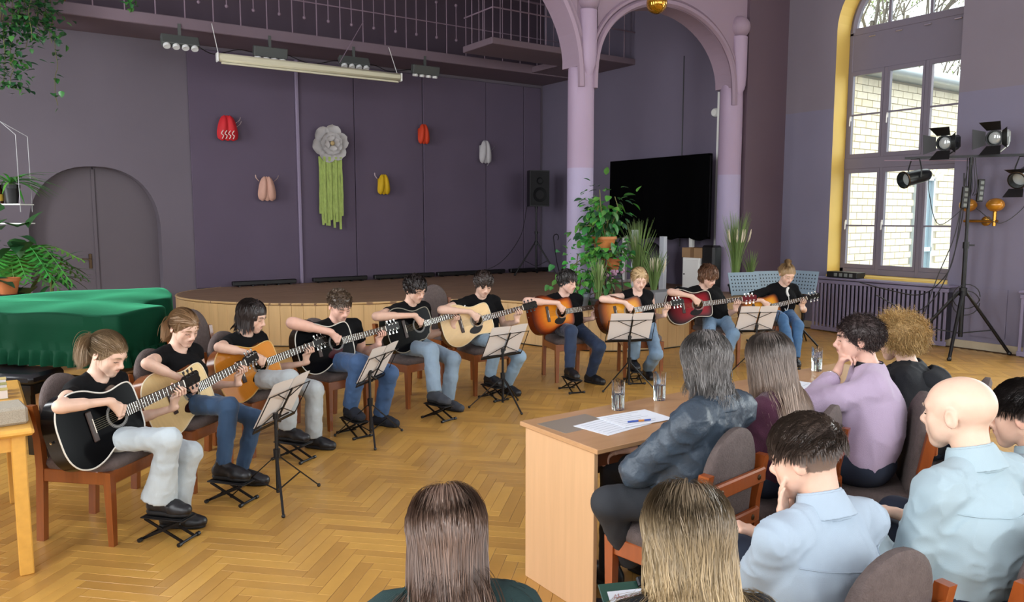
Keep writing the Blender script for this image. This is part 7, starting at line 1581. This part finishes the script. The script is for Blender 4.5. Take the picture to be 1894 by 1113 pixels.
# black plant stand carrying the pots
sp0 = cx_(1112, 520); t = thing('plant_stand', (sp0[0], PY_, SH), 'black metal plant stand before the column', 'plant stand')
tops = [(1117, 462, .13), (1128, 505, .12)]
c0 = cx_(1117, 462); c1_ = cx_(1130, 503); m = MB()
for q, (cc, rr__) in enumerate(((c0, .15), (c1_, .16))):
    m.lathe([(0, -.012), (rr__, -.012), (rr__, 0), (0, 0)], 20, cc); 
obj('tray', m, M_wire, t); m = MB()
for a in (0, 2.1, 4.2): m.tube([c0+[.12*math.cos(a), .12*math.sin(a), 0], [c0[0]+.2*math.cos(a), PY_+.2*math.sin(a), SH]], .009, 6); m.tube([c1_+[.14*math.cos(a+1), .14*math.sin(a+1), 0], [c1_[0]+.18*math.cos(a+1), PY_+.18*math.sin(a+1), SH]], .009, 6)
obj('leg', m, M_wire, t)
bushy('climbing_plant', c0, cx_(1120, 390), 260, lA, 'tall bushy houseplant in the upper orange pot before the column', pr=.15, ph=.17, spread=(.34, .15, .27), seed=4, stems=14, size=1., potm=mat('orange_pot', 'b9733a', .5))
bushy('heart_leaf_plant', c1_, cx_(1112, 470), 170, lB, 'heart-leaved plant in the lower terracotta pot', pr=.12, ph=.18, spread=(.40, .15, .2), seed=9, stems=12)
q_ = cx_(1072, 545); bushy('round_leaf_plant', (q_[0], q_[1], SH), q_+[0, 0, .28], 110, lB, 'low round-leaved plant behind the boy in navy jeans', pr=.13, ph=.18, spread=(.28, .25, .22), seed=12, potm=mat('blue_grey_pot', '7d8790', .5))
q_ = cx_(1108, 562); q_[1] -= .15; bushy('flowering_plant', (q_[0], q_[1], SH), np.array([q_[0], q_[1], SH+.33]), 80, [lA[0], lB[0]], 'small flowering plant at the stage edge before the column', pr=.10, ph=.15, spread=(.26, .2, .12), seed=15, size=.85)
m = MB(); rg = random.Random(2)
for k in range(14): m.sphere((q_[0]+.12+rg.gauss(0, .05), q_[1]+rg.gauss(0, .05), SH+.44+rg.gauss(0, .025)), .022, 6, 5)
obj('pink_blossoms', m, mat('pink_petal', 'b98fa6', .7), [o for o in COL.objects if o.name == 'flowering_plant'][0], True)
def grass(base, n, h, spread, label, plume=0, seed=0, col=None):
    rg = random.Random(seed); t = thing('grass_plant', tuple(base), label, 'plant', 'grass plants on the stage'); base = np.asarray(base); m = MB(); pot(base, .10, .14, t, mat('dark_pot', '26282a', .6))
    for k in range(n):
        a = rg.uniform(0, 2*PI); s_ = spread*rg.random()**.7; e = np.array([math.cos(a)*s_, math.sin(a)*s_, 0]); hh = h*rg.uniform(.65, 1.05); c = crom([base+[0, 0, .12]+e*.12, base+e*.5+[0, 0, .12+hh*.6], base+e*1.1+[0, 0, .12+hh]], 4); m.tube(c, [.006, .006, .005, .005, .004, .004, .003, .002, .001], 3, cap=False)
    o = obj('blades', m, col or M_lf2, t, True); o['kind'] = 'stuff'
    for k in range(plume): a = rg.uniform(0, 2*PI); s_ = spread*.8*rg.random(); e = np.array([math.cos(a)*s_, math.sin(a)*s_, 0]); b_ = base+e+[0, 0, h*.72]; m = MB(); m.tube([b_, b_+e*.15+[0, 0, .06], b_+e*.25+[0, 0, .14], b_+e*.3+[0, 0, .19]], [.006, .014, .012, .003], 6); obj('plume', m, mat('cream_plume', 'd9ceb4', .9), t, True)
M_gr = mat('grass_dull', '6f8a4a', .6, var=.2, scale=5)
g_ = lambda x, y, Y: np.array([float(px(x, y, Y=Y)[0]), Y, SH])
grass(g_(1180, 500, 7.6), 120, .95, .22, 'tall green grass plant left of the fair-haired girl', 3, 3, M_gr); grass(g_(1210, 520, 7.4), 90, .55, .2, 'short grass plant with cream plumes behind the fair-haired girl', 7, 5, M_gr); grass(g_(1107, 540, 7.15), 60, .5, .12, 'slim grass plant with cream plumes before the plant stand', 5, 6, M_gr); grass(g_(1360, 520, 7.5), 150, 1.05, .20, 'tall green grass plant before the column by the window', 8, 8, M_gr); grass(g_(1388, 530, 7.5), 50, .5, .15, 'low grass plant beside the punched metal stands', 0, 9, M_gr)
m = MB(); p = cx_(1040, 530); m.box((float(px(1150, 535, Y=7.9)[0])+.1, 7.25, SH+.08), (.5, .28, .16), b=.005); tag(obj('low_plinth', m, mat('grey_plinth', '8d8f94', .6)), 'low grey plinth under the plants at the stage edge', 'plinth')
# left side: hanging vines, wire shelf, big ferns
pf = px(14, 540, d=8.4); t = thing('fern', (pf[0], pf[1], 0), 'large bright green fern behind the piano', 'plant', 'plants at the left wall'); fm = []
for k in range(18):
    rg = random.Random(k); a = rg.uniform(-2.6, .9); L = rg.uniform(.5, .85); e = np.array([math.cos(a), math.sin(a), 0]); s0 = np.array([pf[0], pf[1], .88]); cu = crom([s0, s0+e*L*.5+[0, 0, .42+rg.uniform(-.1, .1)], s0+e*L+[0, 0, .22+rg.uniform(-.2, .15)]], 8); m = MB(); m.tube(cu, .005, 4)
    for i in range(3, len(cu)):
        d_ = nrm(cu[i]-cu[i-1]); lat = nrm(np.cross(d_, ZV)); wl = .17*math.sin(PI*(i/len(cu))**.8)+.02
        for sg in (-1, 1): a0 = cu[i]; b0 = cu[i]+lat*sg*wl+d_*.04-ZV*.02; m.add([a0-d_*.016, b0, a0+d_*.016, b0*.5+a0*.5+d_*.022], [(0, 1, 3, 2)])
    obj('frond', m, M_lf2 if k % 3 else M_lf, t)
pot((pf[0], pf[1], .48), .2, .4, t); m = MB(); m.box((pf[0], pf[1], .24), (.4, .4, .48)); tag(obj('plant_plinth', m, M_door), 'dark plinth under the large fern', 'plinth')
pd = px(95, 520, d=9.2); t = thing('dracaena', (pd[0], pd[1], 0), 'dark narrow-leaved plant before the arched door', 'plant', 'plants at the left wall'); pot((pd[0], pd[1], .5), .16, .3, t); ll = leaf_mesh(.5, .028, M_lfd, .5); m = MB(); m.tube([(pd[0], pd[1], .7), (pd[0], pd[1], 1.05)], .02, 6); obj('stem', m, M_stem, t)
for k in range(34): rg = random.Random(k+50); a = rg.uniform(0, 2*PI); put_leaf(ll, (pd[0], pd[1], .85+.3*rg.random()), (math.cos(a), math.sin(a), rg.uniform(-.1, 1.3)), rg.uniform(.7, 1.1), t)
m = MB(); m.box((pd[0], pd[1], .25), (.3, .3, .5)); tag(obj('plant_plinth', m, M_door), 'dark plinth under the narrow-leaved plant', 'plinth')
# wire shelf with pots
ps = px(14, 310, d=8.2); t = thing('wire_plant_shelf', tuple(ps), 'white wire plant shelf hanging at the left edge', 'shelf'); m = MB()
zs_ = [float(px(14, y, d=8.2)[2]) for y in (378, 392)]; X0 = ps[0]-.25; X1_ = float(px(44, 330, d=8.2)[0])
ex, ey = RV[0], RV[1]
def shp(a, z, f=0.): q = ps+RV*a+FV*f; return np.array([q[0], q[1], z])
zt_ = float(px(14, 225, d=8.2)[2]); m = MB()
for a in (-.3, .17):
    for ff in (-.1, .1): m.tube([shp(a, zs_[1], ff), shp(a, zt_-.15, ff), shp(-.05, zt_, 0)], .004, 5)
m.tube([shp(-.05, zt_), shp(-.05, 7.5)], .003, 4); obj('wire_frame', m, mat('grey_wire', '9b9a9c', .5), t)
for z in (zs_[0], zs_[1]-.12): m = MB(np.stack([RV, FV, ZV], 1), shp(-.07, z)); m.box((0, 0, 0), (.5, .24, .012)); obj('shelf_board', m, M_white, t)
sl_ = [leaf_mesh(.45, .018, M_lf2, .7), leaf_mesh(.4, .016, M_lf, .7)]; t = thing('spider_plant', tuple(shp(.02, zs_[0])), 'spider plant in a dark jar on the wire shelf', 'plant', 'plants at the left wall'); pot(shp(.02, zs_[0]+.007), .08, .2, t, M_dark)
for k in range(40): rg = random.Random(k+90); a = rg.uniform(0, 2*PI); put_leaf(sl_[k % 2], shp(.02, zs_[0]+.22), (math.cos(a), math.sin(a), rg.uniform(.1, 1.2)), rg.uniform(.7, 1.1), t)
t = thing('glass_jar', tuple(shp(-.12, zs_[0])), 'brown glass jar with yellow label on the wire shelf', 'jar'); m = MB(); m.lathe([(0, 0), (.05, 0), (.05, .14), (.035, .17), (.035, .2), (0, .2)], 16, shp(-.12, zs_[0]+.007)); obj('jar', m, mat('brown_glass', '3a220e', .15), t, True); m = MB(); m.lathe([(.051, .03), (.051, .1)], 16, shp(-.12, zs_[0]+.007)); obj('label', m, mat('yellow_label', 'c9a43a', .7), t, True)
lv = px(10, 450, d=7.7); t = thing('broad_leaf_plant', tuple(lv-[0, 0, .35]), 'dark broad-leaved plant below the wire shelf', 'plant', 'plants at the left wall'); pot(lv-[0, 0, .5], .1, .16, t); lh = leaf_mesh(.24, .10, M_lfd, .3, True)
for k in range(22): rg = random.Random(k+130); put_leaf(lh, lv+np.array([rg.gauss(0, .12), rg.gauss(0, .1), rg.gauss(0, .22)]), (rg.gauss(0, 1), rg.gauss(0, 1), rg.gauss(-.2, .4)), rg.uniform(.7, 1.1), t)
m = MB(); m.tube([lv-[0, 0, .5], lv-[0, 0, 1.9]], .03, 8); m.lathe([(0, 0), (.16, 0), (.16, .03), (0, .03)], 16, (lv[0], lv[1], 0)); m.lathe([(0, 0), (.14, 0), (.14, .02), (0, .02)], 16, lv-[0, 0, .52]); tag(obj('flower_stand', m, M_metal, None, True), 'dark flower column holding the broad-leaved plant', 'plant stand')
# vines from the gallery
lv_ = [leaf_mesh(.11, .045, M_lfd, .2, True), leaf_mesh(.10, .04, M_lf, .2, True)]
hp_ = px(70, 25, Y=GY-.15); t = thing('hanging_ivy', tuple(hp_), 'ivy trailing down from pots on the gallery, top left', 'plant', 'plants at the left wall'); m = MB(); vs_ = []
rg = random.Random(31)
for k, (x0, y0, y1) in enumerate(((105, 70, 195), (95, 0, 80), (70, 0, 60), (55, 0, 75), (35, 0, 60), (20, 0, 110), (8, 0, 160), (22, 100, 165), (48, 0, 90), (82, 0, 65), (0, 0, 90))):
    dd = 11.72-.06*(k % 4); cu = [px(x0+rg.uniform(-4, 4), y, Y=dd) for y in np.linspace(y0-60 if y0 < 40 else y0, y1, 8)]; m.tube(crom(cu, 3), .004, 4)
    for q in crom(cu, 2 if k == 0 else 4): 
        for _ in range(1 if k == 0 else 3): put_leaf(lv_[rg.randint(0, 1)], q+np.array([rg.gauss(0, .03 if k == 0 else .10), rg.gauss(0, .05), rg.gauss(0, .05)]), (rg.gauss(0, 1), rg.gauss(0, 1)-.4, rg.gauss(-.4, .4)), rg.uniform(.5, .95), t)
obj('runners', m, M_stem, t, True)
for k, x in enumerate((104, 60, 20)):
    p = px(x, 8, Y=GY+.2); pot((p[0], GY+.2, GZ+.125), .13, .2, t)
q = px(238, 5, Y=GY-.04); m = MB()
for k in range(24): a = rg.uniform(-.12, .12); p = q+np.array([a*.6+.03*math.sin(k), 0, -.012*k+.2]); put_leaf(lv_[1], p, (rg.gauss(0, 1), rg.gauss(0, .5)-.3, rg.gauss(-.3, .4)), .7, t)
